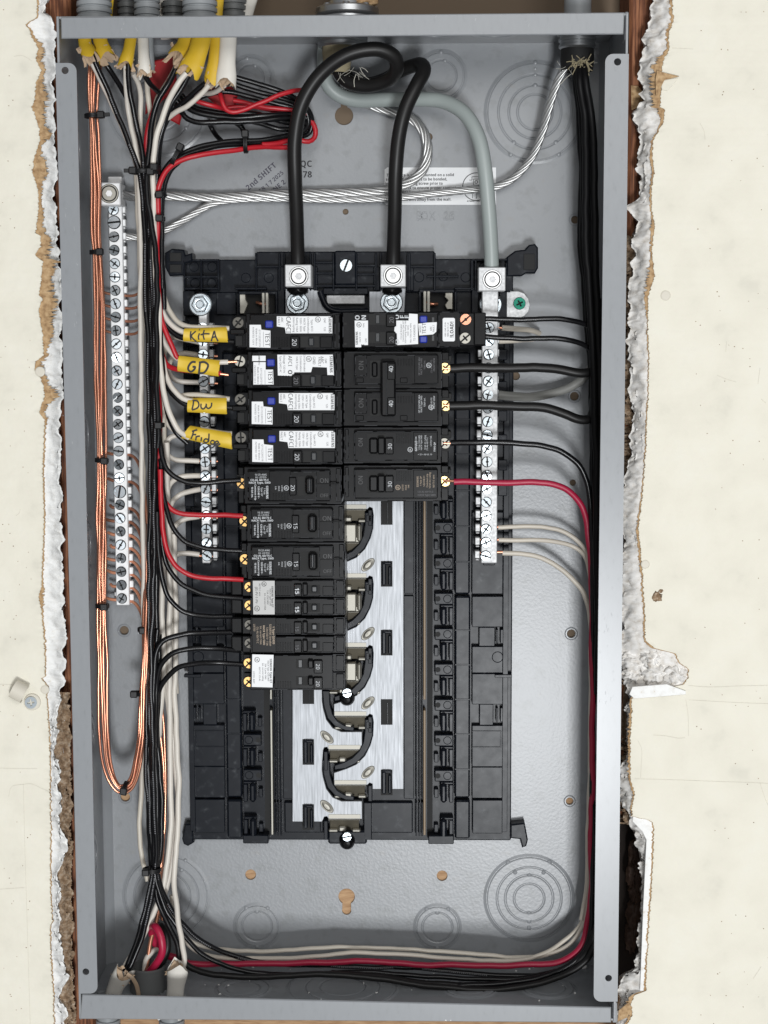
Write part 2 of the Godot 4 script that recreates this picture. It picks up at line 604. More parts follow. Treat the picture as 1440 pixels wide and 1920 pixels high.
func area_light(called: String, p: Vector3, size: Vector2, energy: float, c: Color) -> void:
	var l := AreaLight3D.new()
	l.name = called
	l.area_size = size
	l.light_energy = energy
	l.light_color = c
	l.shadow_enabled = true
	l.area_range = 12.0
	l.area_attenuation = 2.0
	add_child(l)
	l.look_at_from_position(p, Vector3(0.0, 0.0, 0.04))

# ------------------------------------------------------------------ the broken wall
const WALL_Z := 86.0
var left_edge := [67, -60, 70, 30, 47, 47, 55, 55, 60, 70, 72, 90, 67, 110, 78, 133, 68, 153, 65, 187, 60, 200, 73, 240, 75, 263, 65, 293, 60, 323, 70, 350, 73, 383, 68, 430, 67, 437, 76, 442, 77, 462, 65, 478, 80, 490,
	78, 525, 73, 553, 80, 560, 72, 581, 75, 600, 80, 625, 82, 666, 67, 678, 64, 697, 75, 708, 81, 722, 84, 744, 73, 772, 84, 787, 82, 837, 80, 869, 81, 900, 82, 978, 78, 1100, 72, 1119, 78, 1147, 83, 1197, 85, 1266, 78, 1272, 90, 1288,
	87, 1306, 92, 1369, 94, 1431, 94, 1474, 95, 1548, 94, 1621, 95, 1670, 98, 1731, 93, 1743, 95, 1792, 99, 1853, 101, 1920, 103, 2060]
var left_paper := [2, -60, 2, 50, 12, 100, 6, 140, 18, 170, 24, 200, 10, 235, 20, 250, 4, 275, 18, 300, 24, 325, 8, 350, 4, 380, 14, 430, 20, 470, 26, 490, 18, 530, 26, 575, 20, 620, 5, 660, 18, 690, 10, 720, 24, 738, 10, 770, 2, 800, 1.5, 1000, 1.5, 1090, 8, 1120, 2, 1150, 1, 1300, 1, 2060]
var left_inner := [112, -60, 84, 24, 96, 30, 101, 50, 104, 330, 106, 420, 115, 520, 118, 700, 114, 830, 116, 1000, 121, 1150, 122, 1250, 114, 1310, 108, 1330, 106, 1420, 113, 1460, 116, 1545, 120, 1570, 126, 1590, 110, 1640, 112, 1700, 112, 1770, 122, 1800, 128, 1830, 116, 1870, 126, 1930, 128, 2060]
var left_core := [118, -60, 86, 26, 102, 60, 105, 330, 109, 480, 117, 650, 122, 800, 126, 1000, 129, 1200, 132, 1330, 134, 1500, 136, 1700, 139, 1850, 142, 1930, 144, 2060]
var right_edge := [1262, -60, 1260, 0, 1263, 37, 1254, 65, 1254, 94, 1244, 112, 1241, 130, 1238, 200, 1247, 205, 1243, 232, 1225, 263, 1223, 286, 1227, 323, 1222, 352, 1222, 391, 1228, 427, 1222, 469, 1224, 484, 1227, 518, 1215, 558, 1215, 619, 1217, 670, 1215, 755,
	1212, 822, 1207, 907, 1197, 992, 1202, 1043, 1205, 1076, 1206, 1100, 1209, 1150, 1210, 1200, 1227, 1215, 1267, 1225, 1274, 1242, 1292, 1255, 1291, 1272, 1280, 1284, 1192, 1300, 1184, 1312, 1185, 1337, 1182, 1382, 1182, 1460, 1190, 1487, 1185, 1515,
	1185, 1530, 1218, 1538, 1226, 1546, 1226, 1565, 1222, 1660, 1215, 1760, 1211, 1858, 1190, 1866, 1182, 1885, 1186, 1903, 1174, 1925, 1172, 2060]
var right_paper := [2, -60, 5, 40, 3, 90, 12, 112, 20, 140, 14, 195, 2, 240, 4, 300, 2, 400, 6, 430, 2, 480, 12, 515, 8, 545, 1, 600, 1, 900, 4, 1030, 2, 1100, 2, 1195, 5, 1210, 1, 1230, 1, 1300, 4, 1340, 3, 1480, 1, 1530, 2, 1550, 3, 1580, 2, 1800, 4, 1850, 9, 1890, 3, 1925, 2, 2060]
var right_inner := [1222, -60, 1221, 0, 1217, 62, 1202, 75, 1204, 104, 1200, 146, 1210, 187, 1186, 213, 1195, 240, 1196, 280, 1192, 307, 1200, 336, 1197, 372, 1178, 388, 1195, 417, 1181, 448, 1188, 490, 1186, 520, 1178, 560, 1182, 600, 1176, 640, 1182, 690, 1178, 730, 1184, 780, 1181, 840, 1178, 880, 1164, 900, 1164, 960, 1168, 1020, 1160, 1060, 1162, 1150, 1160, 1265, 1178, 1282, 1176, 1310, 1173, 1420, 1160, 1440, 1160, 1500, 1180, 1536, 1197, 1592, 1203, 1620, 1202, 1700, 1197, 1760, 1194, 1815, 1162, 1830, 1160, 1880, 1158, 1930, 1158, 2060]

func along(a: Array, y: float) -> float:
	for i in range(0, a.size() - 2, 2):
		if y <= a[i + 3]:
			return lerpf(a[i], a[i + 2], clampf((y - a[i + 1]) / maxf(0.001, a[i + 3] - a[i + 1]), 0.0, 1.0))
	return a[a.size() - 2]

func strip(called: String, wall: Node, m: Material, rows: Array, cols: Array, amp: float, lip := 0.0) -> void:   # a torn layer: cols = [edge fn, z] from outer to inner
	var st := begin()
	st.set_smooth_group(0)
	var grid := []
	for y in rows:
		var line := []
		for k in cols.size():
			var c: Array = cols[k]
			var p: Vector3 = c[0].call(y)
			var n := Vector3(rough_noise.get_noise_3d(p.x * 0.45, p.y * 0.45, k * 1.2), 0.3 * rough_noise.get_noise_3d(p.x * 0.45, p.y * 0.45, 60.0 + k), 1.3 * rough_noise.get_noise_3d(p.y * 0.5, p.x * 0.5, 30.0 + k * 0.6))
			line.append(p + n * amp * c[1])
		grid.append(line)
	for i in grid.size() - 1:
		for k in cols.size() - 1:
			var a: Vector3 = grid[i][k]
			var b: Vector3 = grid[i][k + 1]
			var c2: Vector3 = grid[i + 1][k + 1]
			var d: Vector3 = grid[i + 1][k]
			var flip := (c2 - a).cross(b - a).z < 0
			for t in ([[a, c2, b], [a, d, c2]] if flip else [[a, b, c2], [a, c2, d]]):
				for p in t:
					st.add_vertex((p - org) * MM)
	st.index()
	st.generate_normals()
	put(called, st, m, wall)

func build_walls() -> void:
	var rows := []
	var y := -60.0
	while y <= 2060.0:
		rows.append(y)
		y += 2.0
	for side in [-1, 1]:
		var edge: Array = left_edge if side < 0 else right_edge
		var paper: Array = left_paper if side < 0 else right_paper
		var inner: Array = left_inner if side < 0 else right_inner
		org = Vector3(side * 260.0, 0, 0)
		var wall := Node3D.new()
		wall.name = "wall_left" if side < 0 else "wall_right"
		add_child(wall)
		wall.position = org * MM
		wall.set_meta("kind", "structure")
		wall.set_meta("label", "cream painted wall torn open along the left side of the panel" if side < 0 else "cream painted wall torn open along the right side of the panel")
		var nz := func(yy: float, f: float, a: float) -> float: return rough_noise.get_noise_2d(yy * f, 7.0 * side) * a
		var e := func(yy: float) -> float: return along(edge, yy) + nz.call(yy, 0.9, 3.0)
		var pe := func(yy: float) -> float: return e.call(yy) - side * (along(paper, yy) * (1.0 + nz.call(yy, 1.6, 0.9)) + 1.0)
		var ie := func(yy: float) -> float: return along(inner, yy) + nz.call(yy, 0.10, 7.0) + nz.call(yy, 0.5, 1.6)
		# painted face, reaching well past the picture and with a thin torn lip
		var far_x: float = 900.0 * side
		strip("painted_face", wall, M["cream_paint"], [-1500.0] + rows + [3600.0], [
			[func(yy): return Vector3(far_x, at(700, yy, WALL_Z).y, WALL_Z), 0.0],
			[func(yy): return at(e.call(yy) + side * 14.0, yy, WALL_Z), 0.0],
			[func(yy): return at(e.call(yy) + side * 2.5, yy, WALL_Z + nz.call(yy, 0.25, 0.5)), 0.0],
			[func(yy): return at(e.call(yy), yy, WALL_Z + 0.15 + nz.call(yy, 0.5, 0.9)), 0.15],
			[func(yy): return at(e.call(yy), yy, WALL_Z - 0.9), 0.0]], 1.0)
		strip("torn_paper", wall, M["kraft_paper"], rows, [
			[func(yy): return at(e.call(yy) + side * 4.0, yy, WALL_Z - 0.9), 0.0],
			[func(yy): return at(lerpf(e.call(yy), pe.call(yy), 0.5), yy, WALL_Z - 0.75), 0.35],
			[func(yy): return at(pe.call(yy), yy, WALL_Z - 1.1), 0.5],
			[func(yy): return at(pe.call(yy), yy, WALL_Z - 2.2), 0.0]], 1.0)
		var cols := [[func(yy): return at(e.call(yy) + side * 3.0, yy, WALL_Z - 1.6), 0.0]]
		for k in 8:
			var t := (k + 1) / 8.0
			cols.append([func(yy): return at(lerpf(e.call(yy), ie.call(yy), t), yy, WALL_Z - 1.6 - (10.0 if side < 0 else 13.0) * pow(t, 1.6)), (0.25 + t * 0.6) if side < 0 else (0.45 + t * 0.9)])
		cols.append([func(yy): return at(ie.call(yy) - side * 1.0, yy, WALL_Z - 38.0), 0.3])
		strip("broken_plaster", wall, M["gypsum"] if side < 0 else M["shaded_plaster"], rows, cols, 2.6)
		if side < 0:
			# the brown coat that shows where the white one has broken away
			var core := []
			for k in 7:
				var t := k / 6.0
				core.append([func(yy): return at(lerpf(ie.call(yy) - 3.0, along(left_core, yy) + nz.call(yy, 1.1, 3.0), t), yy, WALL_Z - 12.0 - 9.0 * t), 0.6 + t])
			core.append([func(yy): return at(along(left_core, yy), yy, WALL_Z - 60.0), 0.5])
			strip("brown_coat", wall, M["brown_coat"], rows.filter(func(yy): return yy > 1296), core, 1.7)
		else:
			var core := []
			for k in 6:
				var t := k / 5.0
				core.append([func(yy): return at(lerpf(ie.call(yy) + 3.0, 1160.0 + maxf(0, 700 - yy) * 0.028 + nz.call(yy, 0.8, 16.0), t), yy, WALL_Z - 20.0 - 16.0 * t), 0.8 + t])
			strip("brown_coat", wall, M["brown_coat"], rows.filter(func(yy): return (yy > 440 and yy < 1290) or (yy > 1380 and yy < 1545)), core.map(func(c): return c), 3.4)
			# lump of filler left in the gouge
			for g in [[1200, 1242, 30, 71], [1236, 1256, 30, 76], [1268, 1262, 24, 79], [1186, 1222, 22, 68], [1192, 1266, 24, 69], [1222, 1232, 20, 76]]:
				var st := begin()
				st.set_smooth_group(0)
				var c := at(g[0], g[1], g[3])
				blob(st, c, Vector3(g[2] * 0.40, g[2] * 0.33, 8.0), 0.5, 18)
				st.index()
				st.generate_normals()
				put("filler_lump", st, M["shaded_plaster"], wall)
	# what lies behind the panel
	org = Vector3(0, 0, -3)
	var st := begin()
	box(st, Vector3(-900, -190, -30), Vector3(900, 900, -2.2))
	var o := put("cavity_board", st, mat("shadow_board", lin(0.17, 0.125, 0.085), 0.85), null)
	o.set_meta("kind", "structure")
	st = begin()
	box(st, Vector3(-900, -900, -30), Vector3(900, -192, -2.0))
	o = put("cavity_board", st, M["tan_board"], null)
	o.set_meta("kind", "structure")
	# studs
	org = at(1192, 400, 55)
	st = begin()
	box(st, Vector3(at(1176, 400, 55).x, at(700, 1530, 55).y, 0), Vector3(at(1224, 400, 55).x, 620, 55), 2.0)
	tag(put("wall_stud", st, M["old_wood"]), "reddish brown timber stud showing between right flange and broken plaster", "stud")
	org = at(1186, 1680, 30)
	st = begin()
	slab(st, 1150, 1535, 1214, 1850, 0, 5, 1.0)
	tag(put("wall_stud", st, M["shaded_timber"]), "flat timber at the back of lower right hole, shade painted into its colour", "stud")
	org = at(1190, 1670, 24)
	st = begin()
	st.set_smooth_group(0)
	for g in [[1190, 1600, 7, 22, 20], [1184, 1640, 6, 20, 22], [1191, 1672, 7, 16, 22], [1188, 1712, 8, 24, 18], [1183, 1756, 7, 22, 14], [1196, 1640, 4, 30, 26]]:
		blob(st, at(g[0], g[1], g[4]), Vector3(g[2] * 0.62, g[3] * 0.5, 5.0), 0.55, 12)
	st.index()
	st.generate_normals()
	tag(put("splintered_lath", st, mat("bark_wood", lin(0.07, 0.04, 0.028), 0.6)), "dark splintered lath inside the hole beside the lower right flange", "lath")
	org = at(100, 10, 50)
	st = begin()
	var q := at(98, 10, 50)
	box(st, Vector3(q.x - 14, -600, 0), Vector3(q.x + 12, 620, 50), 2.0)
	var stud := put("wall_stud", st, M["old_wood"])
	tag(stud, "brown timber stud with blue stamp marks above upper left corner", "stud")

func blob(st: SurfaceTool, c: Vector3, r: Vector3, amp: float, n := 12) -> void:
	var P := []
	for i in n + 1:
		var row := []
		for j in n * 2:
			var th := PI * i / n
			var ph := TAU * j / (n * 2)
			var d := Vector3(sin(th) * cos(ph), sin(th) * sin(ph), cos(th))
			var k := 1.0 + amp * (rough_noise.get_noise_3d(d.x * 9 + c.x, d.y * 9 + c.y, d.z * 9) + 0.6 * rough_noise.get_noise_3d(d.x * 24 + c.x, d.y * 24, d.z * 24 + c.y))
			row.append(c + d * r * k)
		P.append(row)
	for i in n:
		for j in n * 2:
			var j2 := (j + 1) % (n * 2)
			for p in [P[i][j], P[i + 1][j], P[i + 1][j2], P[i][j], P[i + 1][j2], P[i][j2]]:
				st.add_vertex((p - org) * MM)

# ------------------------------------------------------------------ the steel box
const HW := 181.0
const HH := 330.2
const FZ := 98.0

func rings(st: SurfaceTool, c: Vector3, radii: Array, axis := 2, flip := 1.0, seg := 48) -> void:   # pressed knockout rings
	var prof := [Vector2(0.0, 0.55 * flip)]
	for i in radii.size():
		var r: float = radii[i]
		var h := 0.55 if i % 2 == 0 else 0.95
		var h2 := 0.95 if i % 2 == 0 else 0.55
		prof.append(Vector2(r - 1.0, h * flip))
		prof.append(Vector2(r - 0.35, (h - 0.25) * flip))
		prof.append(Vector2(r - 0.25, -0.1 * flip))
		prof.append(Vector2(r + 0.25, -0.1 * flip))
		if i < radii.size() - 1:
			prof.append(Vector2(r + 0.4, (h2 - 0.3) * flip))
			prof.append(Vector2(r + 1.1, h2 * flip))
	var r_out: float = radii[-1]
	prof.append(Vector2(r_out + 0.5, 0.55 * flip))
	prof.append(Vector2(r_out + 2.4, 0.0))
	lathe(st, prof, c, axis, seg)

func knockout(parent: Node, px: float, py: float, radii: Array, ties: Array) -> void:
	var c := at(px, py, 0.0)
	var st := begin()
	rings(st, c, radii.map(func(r): return r / 2.652))
	for t in ties:            # the small bridges that hold a ring
		var an := deg_to_rad(t[0])
		var r: float = t[1] / 2.652
		var p := c + Vector3(cos(an), sin(an), 0) * r
		lathe(st, [Vector2(0.0, 1.25), Vector2(1.0, 1.0), Vector2(1.9, 0.3)], p, 2, 10)
	put("knockout", st, M["grey_enamel"], parent)

func build_enclosure() -> void:
	var enc := thing("panel_enclosure", "open grey steel electrical panel box set in the broken wall", "electrical panel", Vector3(0, -HH, 0))
	# back with its holes
	var back := seat("back_panel", solids["back"], M["grey_enamel"], enc, Vector3.ZERO)
	org = Vector3.ZERO
	knockout(back, 1003, 210, [32, 48, 67, 88], [[90, 88], [90, 67], [90, 48], [235, 67], [305, 67], [240, 88], [300, 88], [90, 78]])
	knockout(back, 992, 1684, [29, 46, 62, 82], [[62, 82], [120, 82], [62, 58], [118, 58], [90, 46], [270, 46], [270, 58], [270, 29]])
	knockout(back, 296, 196, [32, 48, 67, 90], [[300, 90], [320, 67]])
	knockout(back, 312, 1680, [27, 46, 62, 80], [[62, 80], [60, 60], [75, 50]])
	knockout(back, 470, 147, [24, 38], [[100, 36], [70, 24]])
	knockout(back, 827, 142, [28, 42], [[90, 42], [75, 28], [280, 42]])
	knockout(back, 482, 1736, [29, 41], [[60, 41], [90, 29], [120, 41], [270, 41]])
	knockout(back, 820, 1738, [29, 41], [[60, 41], [90, 29], [120, 41], [270, 41]])
	# rims of the dimples round the small holes
	for h in [[1078, 412, 7], [1077, 743, 8], [1071, 1188, 8], [1068, 1502, 7], [233, 1182, 8.5], [235, 1494, 9]]:
		var st := begin()
		var r: float = h[2] / 2.652
		lathe(st, [Vector2(r, -0.2), Vector2(r + 0.3, 0.5), Vector2(r + 0.9, 0.5), Vector2(r + 1.8, 0.0)], at(h[0], h[1], 0), 2, 20)
		put("hole_rim", st, M["grey_enamel_smooth"], back)
	org = Vector3(0, -HH, 0)
	# sides, ends
	for s in [-1, 1]:
		var st := begin()
		box(st, Vector3(s * HW, -HH, 0.0), Vector3(s * (HW - 1.5), HH, FZ - 1.2), 0.2)
		var side := put("side_panel", st, M["grey_enamel"], enc)
		st = begin()    # rolled corner where the side meets the back
		var x0: float = s * (HW - 1.5)
		var prof := []
		for k in 7:
			var an := PI / 2 * k / 6
			prof.append(Vector2(x0 - s * 6.0 * (1 - cos(an)), 6.0 * (1 - sin(an))))
		for k in 6:
			var n := Vector3(-s * 0.7, 0, 0.7)
			var a: Vector2 = prof[k]
			var b: Vector2 = prof[k + 1]
			quad(st, Vector3(a.x, -HH + 1, a.y), Vector3(b.x, -HH + 1, b.y), Vector3(b.x, HH - 1, b.y), Vector3(a.x, HH - 1, a.y), n)
		put("corner_fold", st, M["grey_enamel_smooth"], side)
		for ky in ([[250, 55, [14, 19]], [205, 55, [10, 15]], [60, 45, [12, 17]], [-15, 45, [12, 17]], [-150, 50, [12, 18]], [-235, 50, [14, 19]]]):
			st = begin()
			rings(st, Vector3(s * (HW - 1.5), ky[0], ky[1]), ky[2], 0, -s)
			put("knockout", st, M["grey_enamel_smooth"], side)
		var e := begin()
		box(e, Vector3(-HW + 1.6, s * HH, 0.0), Vector3(HW - 1.6, s * (HH - 1.5), FZ - 1.5), 0.2)
		var end := put("end_panel", e, M["grey_enamel"], enc)
		for kx in ([[-60, 40, [10, 15]], [60, 40, [10, 15]], [100, 40, [12, 18]], [148, 45, [12, 18]]] if s > 0 else [[-75, 48, [12, 18]], [-5, 45, [16, 26, 38]], [85, 45, [12, 18]], [140, 45, [12, 18]]]):
			e = begin()
			rings(e, Vector3(kx[0], s * (HH - 1.5), kx[1]), kx[2], 1, -s)
			put("knockout", e, M["grey_enamel_smooth"], end)
	# front flanges
	var st := begin()
	fold(st, [[114, 32], [1171, 23], [1169, 64], [115, 72]], FZ, 1.5, 1.4)
	put("flange", st, M["grey_enamel_smooth"], enc)
	st = begin()
	fold(st, [[154, 1865], [1146, 1889], [1146, 1918], [150, 1911]], FZ, 1.5, 1.4)
	put("flange", st, M["grey_enamel_smooth"], enc)
	seat("flange", solids["left_flange"], M["grey_enamel_smooth"], enc, Vector3.ZERO)
	seat("flange", solids["right_flange"], M["grey_enamel_smooth"], enc, Vector3.ZERO)
	for c in [[106, 30, 112, 75, 0], [1172, 22, 1178, 75, 0], [148, 1868, 153, 1912, 0], [1149, 1880, 1157, 1918, 0]]:     # folded corner lugs
		st = begin()
		slab(st, c[0], c[1], c[2], c[3], 80, FZ - 3.0, 0.5)
		put("corner_lug", st, M["grey_enamel_smooth"], enc)
	# paper sticker
	st = begin()
	cut(st, [726, 314, 930, 314, 930, 384, 724, 384, 721, 381, 721, 318], 0.05, 0.35, 0.0)
	var lab := put("instruction_sticker", st, M["paper_label"], enc)
	st = begin()
	for l in [["This device is to be mounted on a solid", 328, 788], ["surface. If the unit is to be bonded,", 336, 781], ["install the bonding screw prior to", 344, 776], ["fastening box to ensure proper contact", 352, 791], ["and torquing lugs. See wiring diagram for", 360, 791], ["space the unit away from the wall.", 374, 790]]:
		txt(st, l[0], at(l[2], l[1], 0.45), 1.9, 0, true, 0.95)
	txt(st, "A740081 Rev", at(888, 377, 0.45), 1.1, 0, true)
	put("lettering", st, M["ink"], lab)
	st = begin()
	var cc := at(893, 350, 0.4)
	lathe(st, [Vector2(9.2, 0.02), Vector2(9.75, 0.02)], cc, 2, 36)
	for l in [[[-5, 4.5], [-3, 4.5], [-3, 6.8], [3, 6.8], [3, 4.5], [6, 4.5]], [[-2, 1.2], [2, 1.2], [2, 5.2], [-2, 5.2], [-2, 1.2]], [[-9, -1], [-3.5, -1], [-3.5, 0.6], [3.5, 0.6], [3.5, -1], [9, -1]], [[-2.6, -1], [-2.6, -8]], [[0, -1], [0, -8.5]], [[2.6, -1], [2.6, -8]]]:
		for i in l.size() - 1:
			ribbon(st, [cc + Vector3(l[i][0], l[i][1], 0), cc + Vector3(l[i + 1][0], l[i + 1][1], 0)], 0.35)
	lathe(st, [Vector2(0.8, 0.03), Vector2(1.2, 0.03)], cc + Vector3(0, 3.2, 0), 2, 14)
	put("printed_drawing", st, M["ink"], lab)
	# pressed and stamped marks on the steel
	st = begin()
	for l in [["B", 787], ["O", 797], ["X", 811], ["2", 837], ["6", 848]]:
		relief(st, l[0], at(l[1], 405, 0.0), 5.6)
	put("pressed_lettering", st, M["grey_enamel_smooth"], enc)
	st = begin()
	var tilt := deg_to_rad(40.0)
	for l in [["2nd SHIFT", 489, 331, 3.9, true], ["FEB 1 7 2025", 506, 343, 2.9, true], ["LINE 2", 519, 352, 3.4, true]]:
		txt(st, l[0], at(l[1], l[2], 0.12), l[3], tilt, l[4])
	put("ink_stamp", st, mat("stamp_ink", lin(0.055, 0.05, 0.075), 0.6), enc)
	st = begin()
	txt(st, "QC", at(574, 307, 0.12), 4.4, 0, true)
	txt(st, "378", at(572, 327, 0.12), 4.4, 0, true)
	var sc := at(572, 316, 0.1)
	lathe(st, [Vector2(7.8, 0.03), Vector2(8.5, 0.03)], sc, 2, 14, deg_to_rad(-75), deg_to_rad(-15))
	lathe(st, [Vector2(7.9, 0.03), Vector2(8.4, 0.03)], sc, 2, 4, deg_to_rad(25), deg_to_rad(35))
	put("ink_stamp", st, M["ink"], enc)

func relief(st: SurfaceTool, s: String, p: Vector3, h: float) -> void:     # raised letter of real depth
	var tm := TextMesh.new()
	tm.text = s
	tm.font = fonts["plain"]
	tm.font_size = 24
	tm.pixel_size = 1.0 / 17.2
	tm.depth = 0.22
	tm.curve_step = 1.4
	st.append_from(tm, 0, Transform3D(Basis.from_scale(Vector3.ONE * h * MM), (p + Vector3(0, 0, 0.25) - org) * MM))

func fold(st: SurfaceTool, c: Array, z: float, t: float, bev: float) -> void:
	var poly := []
	for q in c:
		var p := at(q[0], q[1], z)
		poly.append(Vector2(p.x, p.y))
	prism(st, poly, z - t, z, minf(bev, 0.6))

func side_flange(c: Array, holes: Array, left: bool) -> CSGShape3D:
	var p := []
	for i in range(0, 8, 2):
		p.append(at(c[i], c[i + 1], FZ))
	var r := 5.0
	var poly := PackedVector2Array()
	var inner_top: Vector3 = p[1] if left else p[0]
	var inner_bot: Vector3 = p[2] if left else p[3]
	var outer_top: Vector3 = p[0] if left else p[1]
	var outer_bot: Vector3 = p[3] if left else p[2]
	var s := 1.0 if left else -1.0
	poly.append(Vector2(outer_top.x, outer_top.y))
	for k in 6:
		var an := PI / 2 * (1 - k / 5.0)
		poly.append(Vector2(inner_top.x - s * r * (1 - cos(an)), inner_top.y - r * (1 - sin(an))))
	for k in 6:
		var an := PI / 2 * k / 5.0
		poly.append(Vector2(inner_bot.x - s * r * (1 - cos(an)), inner_bot.y + r * (1 - sin(an))))
	poly.append(Vector2(outer_bot.x, outer_bot.y))
	var root := CSGPolygon3D.new()
	root.polygon = poly
	root.depth = 1.5
	root.position = Vector3(0, 0, 0)
	var comb := CSGCombiner3D.new()
	root.position.z = FZ       # CSGPolygon3D extrudes towards -z
	comb.add_child(root)
	for h in holes:
		var q := at(h[0], h[1], FZ)
		comb.add_child(csg_cyl(Vector3(q.x, q.y, FZ - 1), 2.3, 6.0, 2, 20))
	return comb

# ------------------------------------------------------------------ screws and nuts (each built once, then shared)
var screw_mesh := []
var slot_mesh: ArrayMesh
var hex_mesh: ArrayMesh
var nut_mesh: ArrayMesh
var cross_mesh: ArrayMesh

func stage_screws() -> void:
	for v in 3:
		var root := CSGCombiner3D.new()
		root.add_child(csg_cyl(Vector3(0, 0, 0.8), 3.3, 1.4, 0, 22))
		root.add_child(csg_box(Vector3(0, 0, 1.3), Vector3(7.4, 1.0, 3.0), 2))
		if v != 1:
			root.add_child(csg_box(Vector3(0, 0, 1.3), Vector3(0.95, 4.0, 3.0), 2))
		root.add_child(csg_box(Vector3(0, 0, 1.4), Vector3(1.7, 1.7, 3.0), 2, PI / 4))
		if v == 2:
			root.add_child(csg_cyl(Vector3(0, 0, 1.35), 2.7, 0.25, 2, 20))
		solids["screw_%d" % v] = root
	var r2 := CSGCombiner3D.new()
	r2.add_child(csg_cyl(Vector3(0, 0, 1.0), 4.1, 1.7, 0, 28))
	r2.add_child(csg_box(Vector3(0, 0, 1.2), Vector3(9.0, 1.4, 3.0), 2))
	r2.add_child(csg_cyl(Vector3(0, 0, 1.85), 3.3, 0.3, 2, 24))
	solids["slot"] = r2
	var r3 := CSGCombiner3D.new()
	r3.add_child(csg_cyl(Vector3(0, 0, 0.5), 6.2, 1.4, 0, 32))
	r3.add_child(csg_cyl(Vector3(0, 0, 1.1), 5.5, 0.9, 2, 32))
	r3.add_child(csg_cyl(Vector3(0, 0, 0.6), 4.6, 1.4, 0, 32))
	r3.add_child(csg_cyl(Vector3(0, 0, 1.1), 2.4, 2.6, 2, 6))
	solids["hex"] = r3
	var r4 := CSGCombiner3D.new()
	r4.add_child(csg_cyl(Vector3(0, 0, 0.9), 4.0, 1.6, 0, 26))
	r4.add_child(csg_box(Vector3(0, 0, 1.6), Vector3(4.8, 1.2, 4.0), 2))
	r4.add_child(csg_box(Vector3(0, 0, 1.6), Vector3(1.2, 4.8, 4.0), 2))
	solids["cross"] = r4

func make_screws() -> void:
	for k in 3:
		screw_mesh.append(with_shade_disc(solids["screw_%d" % k], [[0.0, 3.75, 0.25]]))
	slot_mesh = with_shade_disc(solids["slot"], [[0.0, 4.7, 0.06]])
	hex_mesh = with_shade_disc(solids["hex"], [[4.6, 5.5, 0.72], [6.2, 6.6, 0.5], [0.0, 2.5, 0.15]])
	cross_mesh = with_shade_disc(solids["cross"], [[0.0, 4.3, 0.06]])
	org = Vector3.ZERO
	var st := begin()
	lathe(st, [Vector2(4.2, 0.9), Vector2(7.2, 0.9), Vector2(7.9, 0.3), Vector2(7.9, 0.0)], Vector3.ZERO, 2, 32)
	prism(st, disc_poly(Vector2.ZERO, 6.0, 6), 0.9, 4.4, 0.7)
	lathe(st, [Vector2(0.0, 5.4), Vector2(2.3, 5.4), Vector2(2.9, 4.9), Vector2(2.9, 4.4), Vector2(3.6, 4.5), Vector2(3.9, 4.41)], Vector3.ZERO, 2, 20)
	nut_mesh = st.commit()

func lean(o: MeshInstance3D) -> void:                     # no two screws are driven quite alike
	o.rotation.x = rng.randf_range(-0.13, 0.13)
	o.rotation.y = rng.randf_range(-0.13, 0.13)
	o.position.z += rng.randf_range(0.0, 0.0007)

func pair(st: SurfaceTool, x0: float, y0: float, x1: float, y1: float, z0: float, z1: float, bev := 0.3, sides := 3) -> void:   # measured on the right, mirrored to the left of the rail centre line
	var a := at(x0, y0, z1)
	var b := at(x1, y1, z1)
	if sides & 1:
		box(st, Vector3(a.x, a.y, z0), Vector3(b.x, b.y, z1), bev)
	if sides & 2:
		box(st, Vector3(-3.0 - a.x, a.y, z0), Vector3(-3.0 - b.x, b.y, z1), bev)

